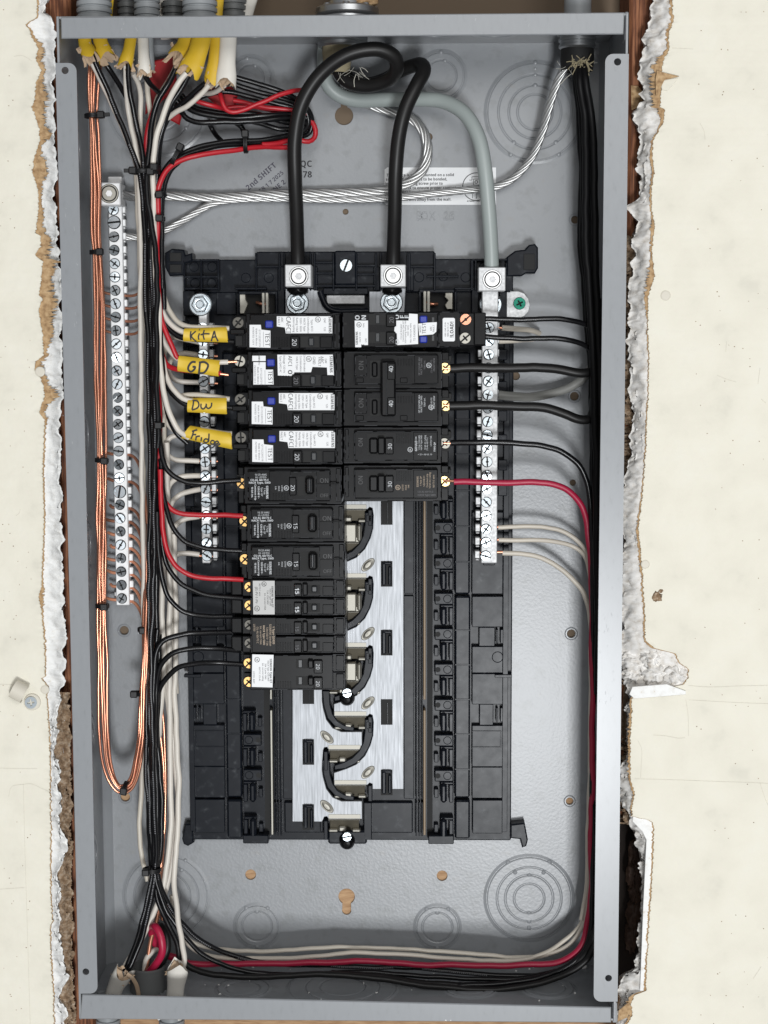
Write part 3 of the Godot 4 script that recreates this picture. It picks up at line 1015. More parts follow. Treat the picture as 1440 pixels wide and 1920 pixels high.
# ------------------------------------------------------------------ the plastic and metal interior
func build_interior() -> void:
	make_screws()
	var I := thing("breaker_rail_assembly", "black plastic breaker rail assembly with silver bus bars and neutral bars", "bus assembly", Vector3(-1.5, -230, 0))
	var P: Material = M["black_plastic"]
	# tray
	var st := begin()
	slab(st, 346, 545, 958, 1576, 1.0, 6.0, 0.8)
	slab(st, 346, 487, 958, 548, 1.0, 9.0, 0.8)
	put("tray", st, P, I)
	# top bridge
	st = begin()
	slab(st, 480, 472, 815, 548, 1.0, 12.0, 0.8)
	for x in [345, 377, 409, 480, 524, 533, 582, 590, 625, 668, 705, 714, 765, 768, 815, 885, 892]:
		slab(st, x - 2, (474 if x > 478 and x < 820 else 487), x + 2, 545, 6, 18, 0.4)
	for l in [[345, 411, 488], [345, 411, 519], [345, 411, 541], [480, 528, 500], [590, 626, 492], [590, 626, 512], [668, 706, 498], [668, 706, 514], [765, 815, 500], [590, 706, 536], [440, 500, 541], [800, 860, 518], [852, 890, 541], [884, 955, 487]]:
		slab(st, l[0], l[2] - 2, l[1], l[2] + 2, 6, 17, 0.4)
	put("bridge_rib", st, P, I)
	st = begin()
	slab(st, 627, 470, 668, 534, 6, 20, 1.0)
	put("screw_boss", st, P, I)
	seat("mounting_screw", slot_mesh, M["zinc"], I, at(649, 498, 20), 1.2)
	st = begin()
	for d in [[364, 500], [398, 500], [366, 531], [397, 531], [461, 521], [504, 521], [786, 520], [831, 518], [873, 520], [376, 640], [415, 564], [908, 500]]:
		var zz := 12.0 if d[0] > 478 and d[0] < 820 else 9.0
		lathe(st, [Vector2(0, 0.5), Vector2(3.0, 0.5), Vector2(3.5, 0.0)], at(d[0], d[1], zz), 2, 18)
	st.set_smooth_group(0)
	put("ejector_mark", st, P, I)
	# blocks round the lugs and beside the neutral bars
	st = begin()
	for b in [[343, 545, 366, 592, 14], [405, 548, 443, 590, 10], [520, 500, 534, 592, 15], [584, 500, 596, 545, 15], [700, 500, 712, 545, 15], [762, 500, 776, 545, 15], [884, 540, 897, 590, 14], [948, 492, 962, 545, 17], [446, 546, 518, 552, 17], [446, 546, 450, 590, 17], [516, 546, 521, 590, 17], [786, 542, 852, 549, 17], [785, 546, 790, 584, 17], [852, 546, 857, 584, 17]]:
		slab(st, b[0], b[1], b[2], b[3], 4, b[4], 0.5)
	for y in [610, 655, 680, 715, 770, 815, 862, 910]:
		slab(st, 934, y, 951, y + 20, 4, 13, 0.5)
		slab(st, 346, y + 8, 364, y + 40, 4, 13, 0.5)
	put("side_block", st, P, I)
	# windows with the spare jaw contacts
	for w in [[452, 552, 515, 590, 1], [791, 549, 850, 584, -1]]:
		st = begin()
		slab(st, w[0], w[1], w[2], w[3], 5, 9.5, 0.0)
		var well := put("contact_well", st, M["hole_black"], I)
		st = begin()
		if w[4] > 0:
			cut(st, [447, 551, 460, 551, 461, 562, 465, 570, 461, 580, 458, 588, 447, 588], 9, 15, 0.4)
		else:
			cut(st, [835, 548, 849, 548, 849, 580, 838, 580, 834, 572, 840, 563, 834, 557], 9, 15, 0.4)
		put("contact_plate", st, M["nickel"], well)
		for k in 2:
			st = begin()
			var x0: float = (491 if w[4] > 0 else 794) + k * 7
			slab(st, x0, w[1] - 3, x0 + 5, w[3] + 1, 9, 18, 0.4)
			put("fibre_strip", st, M["fibre"], well)
		st = begin()
		var cx: float = 482 if w[4] > 0 else 800
		tube(st, trail([cx, 567, 13, cx + 9, 570, 16, cx + 20, 570, 14]), 1.3, 7)
		put("contact_spring", st, M["copper"], well)
	# lug plates, lugs, nuts
	st = begin()
	cut(st, [535, 541, 582, 541, 597, 545, 602, 553, 606, 570, 616, 583, 640, 588, 640, 595, 535, 595], 10, 17, 0.4)
	put("feed_plate", st, M["bus_metal"], I)
	st = begin()
	cut(st, [692, 546, 713, 546, 713, 540, 761, 540, 758, 595, 692, 595], 10, 17, 0.4)
	put("feed_plate", st, M["bus_metal"], I)
	st = begin()
	slab(st, 612, 553, 684, 570, 8, 14, 0.5)
	put("link_bar", st, M["aluminium"], I)
	st = begin()
	tube(st, trail([600, 546, 19, 605, 560, 19, 613, 575, 19, 630, 583, 19, 668, 583, 19, 690, 583, 19]), 2.2, 8)
	slab(st, 606, 540, 690, 552, 6, 17, 0.5)
	put("barrier", st, P, I)
	for L in [[534, 496, 584, 538, 560, 518, 558, 568], [713, 496, 761, 538, 737, 517, 734, 567], [897, 501, 948, 546, 923, 524, 920, 571]]:
		st = begin()
		slab(st, L[0], L[1], L[2], L[3], 14, 38, 0.6)
		var lug := put("cable_lug", st, M["aluminium"], I)
		seat("set_screw", hex_mesh, M["aluminium_strand"], lug, at(L[4], L[5], 37.6))
		st = begin()
		blob(st, at((L[4] + L[6]) / 2.0, L[3] + 6, 20), Vector3(7.0, 4.0, 7.0), 0.3, 8)
		st.index()
		st.generate_normals()
		put("joint_compound", st, M["handle_plastic"], lug)
		seat("stud_nut", nut_mesh, M["zinc"], I, at(L[6], L[7], 17), 0.3)
	# hooks that hold the tray
	for h in [[[309, 474, 322, 466, 345, 468, 348, 478, 360, 474, 361, 490, 347, 494, 345, 516, 318, 518, 309, 500], 18], [[950, 482, 966, 470, 984, 468, 992, 459, 1003, 457, 1009, 464, 1009, 503, 1003, 513, 986, 513, 978, 518, 950, 518], 18], [[362, 1545, 362, 1574, 364, 1580, 352, 1587, 344, 1583, 341, 1573, 347, 1545], 10], [[957, 1546, 984, 1543, 990, 1575, 987, 1587, 979, 1590, 975, 1574, 957, 1572], 10]]:
		st = begin()
		cut(st, h[0], 0.2, h[1], 1.0)
		put("hook", st, P, I)
	for hp in [[318, 474, 340, 490], [318, 496, 340, 511], [982, 476, 1003, 506]]:
		st = begin()
		slab(st, hp[0], hp[1], hp[2], hp[3], 17.5, 18.6, 0.2)
		put("hook_pocket", st, M["hole_black"], I)
	# side rails, measured on the right and mirrored
	for side in [1, 2]:
		st = begin()
		pair(st, 853, 660, 881, 1114, 4, 13, 1.2, side)
		pair(st, 853, 1118, 881, 1496, 4, 13, 1.2, side)
		pair(st, 853, 1501, 881, 1573, 4, 13, 1.2, side)
		put("smooth_rail", st, P, I)
		st = begin()
		for y in [720, 785, 850, 918, 985, 1052, 1180, 1245, 1310, 1375, 1441]:
			pair(st, 853, y, 881, y + 3, 12.5, 13.25, 0.2, side)
		pair(st, 885, 960, 943, 1114, 4, 11, 0.5, side)
		pair(st, 885, 1118, 943, 1176, 4, 11, 0.5, side)
		pair(st, 898, 1176, 928, 1212, 4, 11, 0.5, side)
		pair(st, 885, 1212, 943, 1262, 4, 11.6, 0.5, side)
		pair(st, 885, 1263, 943, 1321, 4, 11, 0.5, side)
		pair(st, 899, 1320, 925, 1360, 4, 11, 0.5, side)
		pair(st, 885, 1360, 943, 1438, 4, 11, 0.5, side)
		pair(st, 885, 1438, 943, 1497, 4, 10.2, 0.5, side)
		pair(st, 886, 1500, 942, 1563, 4, 11.5, 0.5, side)
		pair(st, 946, 600, 951, 1560, 4, 12, 0.3, side)
		pair(st, 885, 1370, 940, 1372, 10.8, 11.5, 0.15, side)
		pair(st, 885, 1400, 940, 1402, 10.8, 11.5, 0.15, side)
		pair(st, 938, 1371, 940, 1401, 10.8, 11.5, 0.15, side)
		pair(st, 928, 1265, 960, 1271, 8, 13, 0.3, side)
		for y in [1180, 1327]:
			pair(st, 930, y, 934, y + 27, 4, 11, 0.5, side)
			pair(st, 938, y, 944, y + 27, 4, 11, 0.5, side)
		put("outer_rail", st, P, I)
		st = begin()
		var q := at(933, 1232, 11.6)
		if side == 2:
			q.x = -3.0 - q.x
		lathe(st, [Vector2(3.5, 0.0), Vector2(3.8, 0.35), Vector2(4.1, 0.0)], q, 2, 20)
		put("round_mark", st, P, I)
		# narrow ribs and the metal strip
		st = begin()
		for x in [779, 785, 790]:
			pair(st, x, 590, x + 3, 1500, 4, 12, 0.4, side)
			pair(st, x, 1504, x + 3, 1568, 4, 12, 0.4, side)
		pair(st, 757, 600, 776, 1113, 4, 8.5, 0.4, side)
		pair(st, 757, 1117, 776, 1498, 4, 8.5, 0.4, side)
		pair(st, 694, 1504, 774, 1562, 4, 9.5, 0.8, side)
		put("rib", st, P, I)
		st = begin()
		pair(st, 794, 590, 798, 1312, 4, 15, 0.3, side)
		pair(st, 794, 1332, 798, 1566, 4, 15, 0.3, side)
		put("hook_strip", st, M["strip_brass"] if side == 1 else M["nickel"], I)
		st = begin()
		pair(st, 801, 590, 811, 1567, 4, 6.5, 0.0, side)
		put("dark_groove", st, M["hole_black"], I)
		# breaker clips in a column
		var y := 957.0 if side == 1 else 1355.0
		while y < 1570:
			st = begin()
			pair(st, 826, y - 17, 838, y + 18, 4, 17, 1.6, side)
			var post := put("breaker_clip", st, P, I)
			st = begin()
			pair(st, 842, y - 17, 850, y + 17, 4, 14, 0.6, side)
			pair(st, 814, y - 9, 822, y + 8, 4, 11, 0.5, side)
			pair(st, 826, y - 22, 850, y - 17, 4, 13.5, 0.6, side)
			put("clip_cheek", st, P, post)
			if y < 1480:
				st = begin()
				pair(st, 815, y + 22, 850, y + 44, 4, 13, 0.7, side)
				var blk := put("clip_bridge", st, P, post)
				var c := at(821, y + 33, 13)
				var c2 := at(839, y + 33, 13)
				if side == 2:
					c.x = -3.0 - c.x
					c2.x = -3.0 - c2.x
				st = begin()
				prism(st, disc_poly(Vector2(c.x, c.y), 1.9, 18), 12.5, 13.06)
				put("pin_hole", st, M["hole_black"], blk)
				st = begin()
				lathe(st, [Vector2(2.5, 0.0), Vector2(2.75, 0.25), Vector2(3.0, 0.0)], c2, 2, 18)
				put("round_mark", st, P, blk)
			y += 66.4
		st = begin()
		pair(st, 803, 1567, 851, 1583, 1, 17, 0.6, side)
		put("rail_end", st, P, I)
	build_bus(I)
	neutral_bar(I, true)
	neutral_bar(I, false)
	# bonding tab with its green screw
	st = begin()
	var tab := [Vector2(0, 0)]
	tab = outline([950, 546, 972, 546, 983, 550, 991, 560, 994, 572, 991, 584, 983, 593, 972, 597, 950, 597], 8)
	prism(st, tab, 5, 8, 0.3)
	var bt := put("bonding_tab", st, M["aluminium"], I)
	seat("bonding_screw", cross_mesh, M["green_screw"], bt, at(974, 569, 8.2), 0.5)

func build_bus(I: Node) -> void:
	var zb := 16.0
	var rY := [1471.0, 1342.0, 1213.0, 1083.0, 954.0, 824.0, 694.0]
	var lY := [1535.0, 1405.0, 1276.0, 1146.0, 1016.0]
	# right bar: a plate with hooked arms
	var a := [757, 596, 757, 1480, 700, 1480]
	for Y in rY:
		a += [700, Y + 12, 698, Y - 1, 693, Y - 3, 689, Y + 1, 626, Y + 1, 626, Y - 22, 650, Y - 30, 668, Y - 38, 684, Y - 54, 694, Y - 74, 699, Y - 92]
	a += [700, 596]
	var st := begin()
	prism(st, outline(a, zb), 12, zb, 0.35)
	var bar := put("bus_bar", st, M["bus_metal"], I)
	st = begin()
	for k in 4:
		var xa := 738.0 + k * 4.6
		var za := zb + 0.1 - 0.09 * k * k
		var zc := zb + 0.1 - 0.09 * (k + 1) * (k + 1)
		quad(st, at(xa, 598, za), at(xa + 4.6, 598, zc), at(xa + 4.6, 1478, zc), at(xa, 1478, za))
	put("bent_edge", st, M["bus_metal"], bar)
	bus_details(bar, 725, [960, 1076, 1205, 1335, 1467], 690, [1318, 1188, 1059, 1448], PI / 4, zb)
	a = [548, 1290, 548, 1541, 604, 1541]
	for Y in [1535.0, 1405.0]:
		a += [606, Y + 2, 608, Y - 3, 613, Y - 4, 616, Y + 1, 679, Y + 1, 679, Y - 33, 640, Y - 33, 624, Y - 40, 612, Y - 56, 606, Y - 78, 604, Y - 92]
	a += [604, 1290]
	st = begin()
	prism(st, outline(a, zb), 12, zb, 0.35)
	bar = put("bus_bar", st, M["bus_metal"], I)
	bus_details(bar, 578, [1296, 1410, 1532], 613, [1382, 1512], -PI / 4, zb)
	# stabs: the folded contact ends under each arm
	for k in 2:
		for Y in (rY if k == 0 else lY):
			if Y < 930:
				continue
			var x0 := 627.0 if k == 0 else 616.0
			var x1 := 689.0 if k == 0 else 678.0
			st = begin()
			if k == 1 and Y < 1400:
				slab(st, 640, Y - 33, 668, Y + 1, 12, zb + 2.5, 0.8)
				slab(st, 669, Y - 33, 678, Y + 1, 12, zb + 2.0, 1.5)
			slab(st, x0, Y - 8, x1 - 2, Y, 12, zb + 0.3, 0.1)
			slab(st, x0 - 1, Y + 1.0, x1 - 2, Y + 4, 12, zb - 0.4, 0.5)
			slab(st, x0, Y + 20, x0 + 18, Y + 26, 11, zb + 0.6, 0.8)
			slab(st, x1 - 18, Y + 20, x1 - 2, Y + 26, 11, zb + 0.6, 0.8)
			slab(st, x0 + 19, Y + 15, x0 + 33, Y + 25, 11, zb + 1.4, 1.0)
			var sb := put("stab", st, M["nickel"], I)
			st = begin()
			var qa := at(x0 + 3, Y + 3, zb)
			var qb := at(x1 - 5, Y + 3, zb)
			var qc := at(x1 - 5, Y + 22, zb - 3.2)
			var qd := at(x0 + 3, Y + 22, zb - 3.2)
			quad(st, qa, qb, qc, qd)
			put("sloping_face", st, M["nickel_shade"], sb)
	# black walls between the arms
	for Y in rY:
		if Y < 940:
			continue
		st = begin()
		cut(st, [699, Y - 122, 699, Y - 92, 693, Y - 72, 683, Y - 54, 667, Y - 39, 648, Y - 30, 627, Y - 27, 627, Y - 36, 645, Y - 42, 660, Y - 50, 673, Y - 63, 681, Y - 79, 684, Y - 100, 684, Y - 122], 8, 17.6, 0.6)
		slab(st, 686, Y - 118, 697, Y - 104, 8, 18, 0.5)
		slab(st, 690, Y + 2, 698, Y + 32, 8, 18, 0.5)
		put("insulating_wall", st, M["black_plastic"], I)
	for Y in [1535.0, 1405.0]:
		st = begin()
		cut(st, [604, Y - 110, 607, Y - 80, 614, Y - 58, 628, Y - 43, 648, Y - 35, 664, Y - 34, 664, Y - 42, 646, Y - 45, 633, Y - 53, 624, Y - 66, 619, Y - 84, 618, Y - 110], 8, 17.6, 0.6)
		slab(st, 607, Y + 4, 615, Y + 40, 8, 18, 0.5)
		slab(st, 682, Y - 30, 697, Y + 40, 8, 15, 0.5)
		put("insulating_wall", st, M["black_plastic"], I)
	st = begin()
	slab(st, 615, 1558, 688, 1583, 1, 15, 1.2)
	slab(st, 600, 1516, 606, 1560, 5, 14, 0.5)
	put("end_block", st, M["black_plastic"], I)
	for s in [[651, 1307], [651, 1576]]:
		st = begin()
		lathe(st, [Vector2(0, 9.0), Vector2(2.2, 8.6), Vector2(4.2, 6.8), Vector2(5.4, 4.0), Vector2(5.7, 0.0)], at(s[0], s[1], 15), 2, 24)
		var knob := put("retaining_knob", st, M["handle_plastic"], I)
		seat("knob_screw", slot_mesh, M["zinc"], knob, at(s[0], s[1] - 9, 21.5), 0.2).scale = Vector3(0.75, 0.75, 1.6)

func bus_details(bar: Node, sx: float, slots: Array, ox: float, ovals: Array, turn: float, z: float) -> void:
	for y in slots:
		var st := begin()
		slab(st, sx - 11, y - 24, sx + 11, y + 24, z - 1.0, z + 0.12, 0.0)
		var hole := put("slot", st, M["hole_black"], bar)
		if y != slots[0] and y != 1335:
			st = begin()
			slab(st, sx - 9, y - 20, sx - 1, y + 22, z - 1, z + 3.5, 0.8)
			slab(st, sx + 3, y - 14, sx + 9, y + 22, z - 1, z + 2.6, 0.8)
			slab(st, sx - 9, y - 22, sx + 9, y - 17, z - 1, z + 2.8, 0.6)
			put("slot_clip", st, M["black_plastic"], hole)
		else:
			st = begin()
			slab(st, sx + 1, y - 18, sx + 2.5, y + 22, z, z + 1.0, 0.2)
			put("slot_clip", st, M["grey_lever"], hole)
	for y in ovals:
		var st := begin()
		var c := at(ox, y, z)
		var n := 28
		var prof := [[1.32, 0.0], [1.2, 0.45], [1.02, 0.3], [0.9, 0.5], [0.55, 1.15], [0.04, 1.3]]
		for k in prof.size() - 1:
			for i in n:
				var P := []
				for w in [[k, i], [k + 1, i], [k + 1, i + 1], [k, i + 1]]:
					var an: float = TAU * w[1] / n
					var f: float = prof[w[0]][0]
					var e := Vector2(cos(an) * 4.6 * f, sin(an) * 2.3 * f + 0.0).rotated(turn)
					P.append(c + Vector3(e.x, e.y, prof[w[0]][1]))
				var nn: Vector3 = (P[3] - P[0]).cross(P[1] - P[0]).normalized()
				quad(st, P[0], P[1], P[2], P[3], nn if nn.z > 0 else -nn)
		put("pressed_oval", st, M["nickel"], bar)

func neutral_bar(I: Node, left: bool) -> void:
	var st := begin()
	var z := 30.0
	if left:
		slab(st, 372, 553, 394.5, 1056, 18, z, 0.5)
	else:
		slab(st, 904, 540, 932, 1056, 18, z, 0.5)
	var bar := put("neutral_bar", st, M["lit_bar" if left else "aluminium"], I)
	st = begin()
	slab(st, 376 if left else 908, 548, 396 if left else 928, 1060, 6, 17, 0.5)
	put("bar_foot", st, M["black_plastic"], bar)
	if left:
		seat("stud_nut", nut_mesh, M["zinc"], bar, at(376, 571, z), 0.1)
	var k := 0
	var y := 1042.0
	while y > 600:
		var x := lerpf(380.0, 388.5, (y - 600) / 442.0) if left else lerpf(917.0, 910.5, (y - 600) / 442.0)
		lean(seat("terminal_screw", screw_mesh[rng.randi() % 3], M["zinc" if rng.randf() > 0.3 else "zinc_dull"], bar, at(x, y, z - 0.2), rng.randf_range(-PI, PI)))
		st = begin()
		var tx := x + 15.5 if left else x - 15.0
		slab(st, tx - 5, y - 9, tx + 4, y + 5, 18, z - 3, 0.4)
		slab(st, tx - 4, y + 6, tx + 3, y + 9, 18, z - 4.5, 0.4)
		put("bar_tooth", st, M["aluminium"], bar)
		if not left:
			st = begin()
			slab(st, x + 13, y - 10, x + 20, y + 4, 18, z - 3, 0.4)
			put("bar_tooth", st, M["aluminium"], bar)
		y -= 25.15
		k += 1

func build_ground_bar() -> void:
	var B := thing("ground_bar", "long silver ground bar with a column of screws on left side", "ground bar", at(220, 1135, 5))
	var st := begin()
	var z := 17.0
	var a := at(202, 331, z)
	var b := at(242, 1135, z)
	box(st, Vector3(at(218, 1135, z).x, b.y, 8), Vector3(at(243, 1135, z).x, a.y, z), 0.5)
	put("bar", st, M["lit_bar"], B)
	st = begin()
	slab(st, 185, 342, 226, 385, 12, 33, 0.7)
	var lug := put("lug_block", st, M["lit_bar"], B)
	seat("set_screw", hex_mesh, M["nickel"], lug, at(205, 363, 32.6))
	st = begin()
	for y in [352, 470, 640, 800, 960, 1110]:
		slab(st, 214, y, 228, y + 12, 0.2, 8.2, 0.4)
	put("standoff", st, M["aluminium"], B)
	for k in 30:
		var y := 394.0 + 25.1 * k
		var x := lerpf(213.0, 229.0, (y - 394.0) / 728.0)
		if k == 1:
			seat("green_bond_screw", slot_mesh, M["zinc"], B, at(214, 417, z), 0.1)
		elif k == 21:
			seat("mounting_screw", slot_mesh, M["zinc"], B, at(x, y + 1, z), 1.4)
		else:
			lean(seat("terminal_screw", screw_mesh[rng.randi() % 3], M["zinc" if rng.randf() > 0.3 else "zinc_dull"], B, at(x, y, z - 0.2), rng.randf_range(-PI, PI)))
		st = begin()
		slab(st, x + 13, y - 8, x + 22, y + 5, 8, z - 3, 0.4)
		slab(st, x + 13, y + 7, x + 21, y + 10, 8, z - 5, 0.3)
		put("bar_tooth", st, M["lit_bar"], B)

# ------------------------------------------------------------------ breakers
const BZ := 62.0          # front face of a breaker

func block(parent: Node, called: String, m: String, x0: float, y0: float, x1: float, y1: float, z0: float, z1: float, bev := 0.5) -> MeshInstance3D:
	var st := begin()
	slab(st, x0, y0, x1, y1, z0, z1, bev)
	var o := put(called, st, M[m], parent)
	if called in ["front_face", "body", "load_end", "edge_rib", "handle_pad", "side_pad", "inner_step"]:
		worn_highlight(parent, x0, y0, x1, y1, z1)
	return o

func worn_highlight(parent: Node, x0: float, y0: float, x1: float, y1: float, z: float) -> void:    # rubbed edges, with a pale edge highlight painted along them
	var st := begin()
	var d := 1.2
	for e in [[x0 + d, y0 + d, x1 - d, y0 + d], [x0 + d, y1 - d, x1 - d, y1 - d], [x0 + d, y0 + d, x0 + d, y1 - d], [x1 - d, y0 + d, x1 - d, y1 - d]]:
		var a := at(e[0], e[1], z)
		var b := at(e[2], e[3], z)
		var t := rng.randf_range(0.0, 0.3)
		while t < 0.97:
			var t2 := minf(1.0, t + rng.randf_range(0.08, 0.4))
			ribbon(st, [a.lerp(b, t), a.lerp(b, t2)], rng.randf_range(0.12, 0.34), 0.05)
			t = t2 + rng.randf_range(0.02, 0.25)
	put("edge_wear_highlight", st, M["rubbed_highlight"], parent)

func sheet(parent: Node, called: String, m: String, outline_px: Array, z: float) -> MeshInstance3D:
	var st := begin()
	cut(st, outline_px, z - 0.25, z + 0.12, 0.0)
	return put(called, st, M[m], parent)

func words(parent: Node, m: String, rows: Array, z: float, turn: float, called := "lettering") -> void:   # rows of [text, px, py, capital height in mm, bold, squeeze]
	var st := begin()
	for r in rows:
		txt(st, r[0], at(r[1], r[2], z), r[3], turn, r.size() > 4 and r[4], r[5] if r.size() > 5 else 1.0)
	put(called, st, M[m], parent)

func roundel(parent: Node, m: String, px: float, py: float, r: float, z: float) -> void:     # the tester's ring with two letters
	var st := begin()
	var c := at(px, py, z)
	lathe(st, [Vector2(r - 0.3, 0.02), Vector2(r, 0.02)], c, 2, 20)
	ribbon(st, [c + Vector3(-0.5, 0.4, 0) * r, c + Vector3(-0.45, -0.3, 0) * r, c + Vector3(-0.1, -0.3, 0) * r, c + Vector3(0.0, 0.4, 0) * r], 0.25)
	ribbon(st, [c + Vector3(0.25, 0.3, 0) * r, c + Vector3(0.25, -0.5, 0) * r, c + Vector3(0.6, -0.5, 0) * r], 0.25)
	put("test_mark", st, M[m], parent)

func toggle(parent: Node, x0: float, y0: float, x1: float, y1: float, lever_x: float, z := BZ) -> void:   # a well with a lever in it
	block(parent, "toggle_well", "hole_black", x0, y0, x1, y1, z - 4, z + 0.15, 0.0)
	block(parent, "toggle", "grey_lever", lever_x - 5, y0 + 2, lever_x + 6, y1 - 2, z - 2, z + 2.2, 0.8)

func ridges(parent: Node, x0: float, y0: float, x1: float, y1: float, n: int, z: float) -> void:
	var st := begin()
	for i in n:
		var x := lerpf(x0, x1, (i + 0.5) / n)
		slab(st, x - 1.0, y0, x + 1.0, y1, z - 0.3, z + 0.35, 0.1)
	put("ridges", st, M["breaker_plastic"], parent)

func gold(parent: Node, px: float, py: float, m := "brass_screw", z := 50.0) -> void:      # a terminal screw seen at the mouth of its pocket
	block(parent, "terminal_pocket", "hole_black", px - 10, py - 15, px + 8, py + 15, z - 9, z - 3.0, 0.0)
	seat("terminal_screw", screw_mesh[0], M[m], parent, at(px, py, z - 3.0), 0.8).scale = Vector3(1.0, 1.1, 1.2)

func afci(row: int, y0: float, x: float, style: int, label: String) -> void:
	var B := thing("breaker", label, "circuit breaker", at(x + 100, y0 + 35, 15), "breakers in the left column")
	# body in steps
	block(B, "body", "breaker_plastic", x + 18, y0, x + 195, y0 + 69, 18, BZ - 5, 0.6)
	block(B, "front_face", "breaker_plastic", x + 25, y0 + 2, x + 182, y0 + 67, BZ - 6, BZ, 0.8)
	block(B, "terminal_end", "breaker_plastic", x, y0 + 4, x + 24, y0 + 66, 18, BZ - 16, 0.8)
	block(B, "terminal_bridge", "handle_plastic", x - 12, y0 + 30, x + 16, y0 + 40, 20, BZ - 11, 0.6)
	block(B, "terminal_mouth", "hole_black", x - 2, y0 + 42, x + 12, y0 + 62, 20, BZ - 15.5, 0.3)
	seat("terminal_screw", screw_mesh[0], M["nickel" if style == 1 else "shaded_steel"], B, at(x + 4, y0 + 18, BZ - 16), rng.randf() * 2.0).scale = Vector3(1.1, 1.1, 1.2)
	if style == 1:
		seat("terminal_screw", screw_mesh[0], M["brass_screw"], B, at(x + 10, y0 + 52, BZ - 18), 0.4)
	# blue test button
	block(B, "test_button", "blue_button", x + 54, y0 + 14, x + 69, y0 + 28, BZ - 2, BZ + 1.2, 0.7)
	var zl := BZ + 0.15
	var zt := BZ + 0.35
	# small label
	var a: MeshInstance3D
	if style == 1:
		sheet(B, "label", "paper_label", [x + 27, y0 + 8, x + 52, y0 + 8, x + 52, y0 + 18, x + 27, y0 + 18], zl)
		a = sheet(B, "label", "paper_label", [x + 29, y0 + 20, x + 52, y0 + 20, x + 52, y0 + 34, x + 66, y0 + 34, x + 67, y0 + 62, x + 29, y0 + 62], zl)
		words(a, "ink", [["TEST", x + 61, y0 + 48, 2.9, false, 1.05], ["A41 A2 06", x + 40, y0 + 10.5, 1.1], ["A2 BR AKO", x + 40, y0 + 15.5, 1.1]], zt, 0 if false else -PI / 2)
	else:
		a = sheet(B, "label", "paper_label", [x + 25, y0 + 22, x + 46, y0 + 22, x + 47, y0 + 31, x + 64, y0 + 33, x + 64, y0 + 65, x + 25, y0 + 64], zl)
		words(a, "ink", [["TEST", x + 58.5, y0 + 49, 2.9, false, 1.05]], zt, -PI / 2)
	words(a, "ink_grey", [["G11122201319", x + 44, y0 + 47, 1.2], ["Made in Mexico", x + 38, y0 + 45, 1.15], ["PATENTED 120 V", x + 32, y0 + 43, 1.15]], zt, -PI / 2)
	var st := begin()
	slab(st, x + 50.5, y0 + 35, x + 51.3, y0 + 63, zl, zl + 0.2, 0.0)
	put("printed_line", st, M["ink_grey"], a)
	# long label
	if style == 1:
		a = sheet(B, "label", "paper_label", [x + 74, y0 + 6, x + 178, y0 + 6, x + 180, y0 + 45, x + 168, y0 + 45, x + 167, y0 + 30, x + 140, y0 + 29, x + 137, y0 + 39, x + 106, y0 + 39, x + 104, y0 + 46, x + 75, y0 + 45], zl)
		words(a, "ink", [["SIEMENS", x + 175, y0 + 24, 1.9, true], ["AFCI", x + 98, y0 + 18, 2.5], ["O", x + 98, y0 + 39, 3.0, true], ["ARC", x + 158, y0 + 16, 2.0], ["FAULT", x + 153, y0 + 19, 1.6], ["GND", x + 143, y0 + 17, 1.8], ["QAF", x + 165, y0 + 18, 1.3]], zt, -PI / 2)
		words(a, "ink_grey", [["Type QAF2 AC", x + 80, y0 + 24, 1.3], ["Voltage 120 Hz", x + 87, y0 + 24, 1.3], ["HACR Type", x + 111, y0 + 22, 1.3], ["Combination", x + 118, y0 + 23, 1.3], ["Circuit Breaker", x + 125, y0 + 22, 1.25]], zt, -PI / 2)
		roundel(a, "ink", x + 133, y0 + 14, 1.9, zt)
	else:
		a = sheet(B, "label", "paper_label", [x + 76, y0 + 6, x + 176, y0 + 6, x + 180, y0 + 9, x + 180, y0 + 38, x + 93, y0 + 38, x + 91, y0 + 27, x + 76, y0 + 25], zl)
		words(a, "ink", [["SIEMENS", x + 176, y0 + 22, 1.9, true, 0.95], ["CAFCI", x + 98, y0 + 22, 3.0, false, 1.0], ["ARC", x + 86, y0 + 13, 1.4], ["FAULT", x + 80, y0 + 15, 1.4]], zt, -PI / 2)
		words(a, "ink_grey", [["Interrupting", x + 108, y0 + 22, 1.3], ["Rating 10kA", x + 114, y0 + 22, 1.3], ["120V~ 60Hz", x + 121, y0 + 22, 1.3], ["HACR Type", x + 128, y0 + 22, 1.3], ["Combination", x + 135, y0 + 23, 1.3], ["Type AFCI", x + 142, y0 + 23, 1.3], ["QAF", x + 166, y0 + 14, 1.3], ["120", x + 166, y0 + 30, 1.3]], zt, -PI / 2)
		roundel(a, "ink", x + 153, y0 + 12, 1.9, zt)
	# handle with the rating
	block(B, "rating_block", "handle_plastic", x + 101, y0 + 43, x + 119, y0 + 67, BZ - 2, BZ + 2.2, 0.7)
	words(B, "white_print" if style != 1 else "dim_print", [["20", x + 109, y0 + 55, 3.0, false, 1.05]], BZ + 2.5, -PI / 2)
	toggle(B, x + 121, y0 + 44, x + 155, y0 + 64, x + 140)
	ridges(B, x + 68, y0 + 45, x + 98, y0 + 64, 6, BZ)
	block(B, "index_pad", "breaker_plastic", x + 157, y0 + 44, x + 180, y0 + 65, BZ - 1, BZ + 0.6, 0.4)
	block(B, "inner_step", "breaker_plastic", x + 184, y0 + 3, x + 194, y0 + 66, BZ - 8, BZ - 3, 0.5)

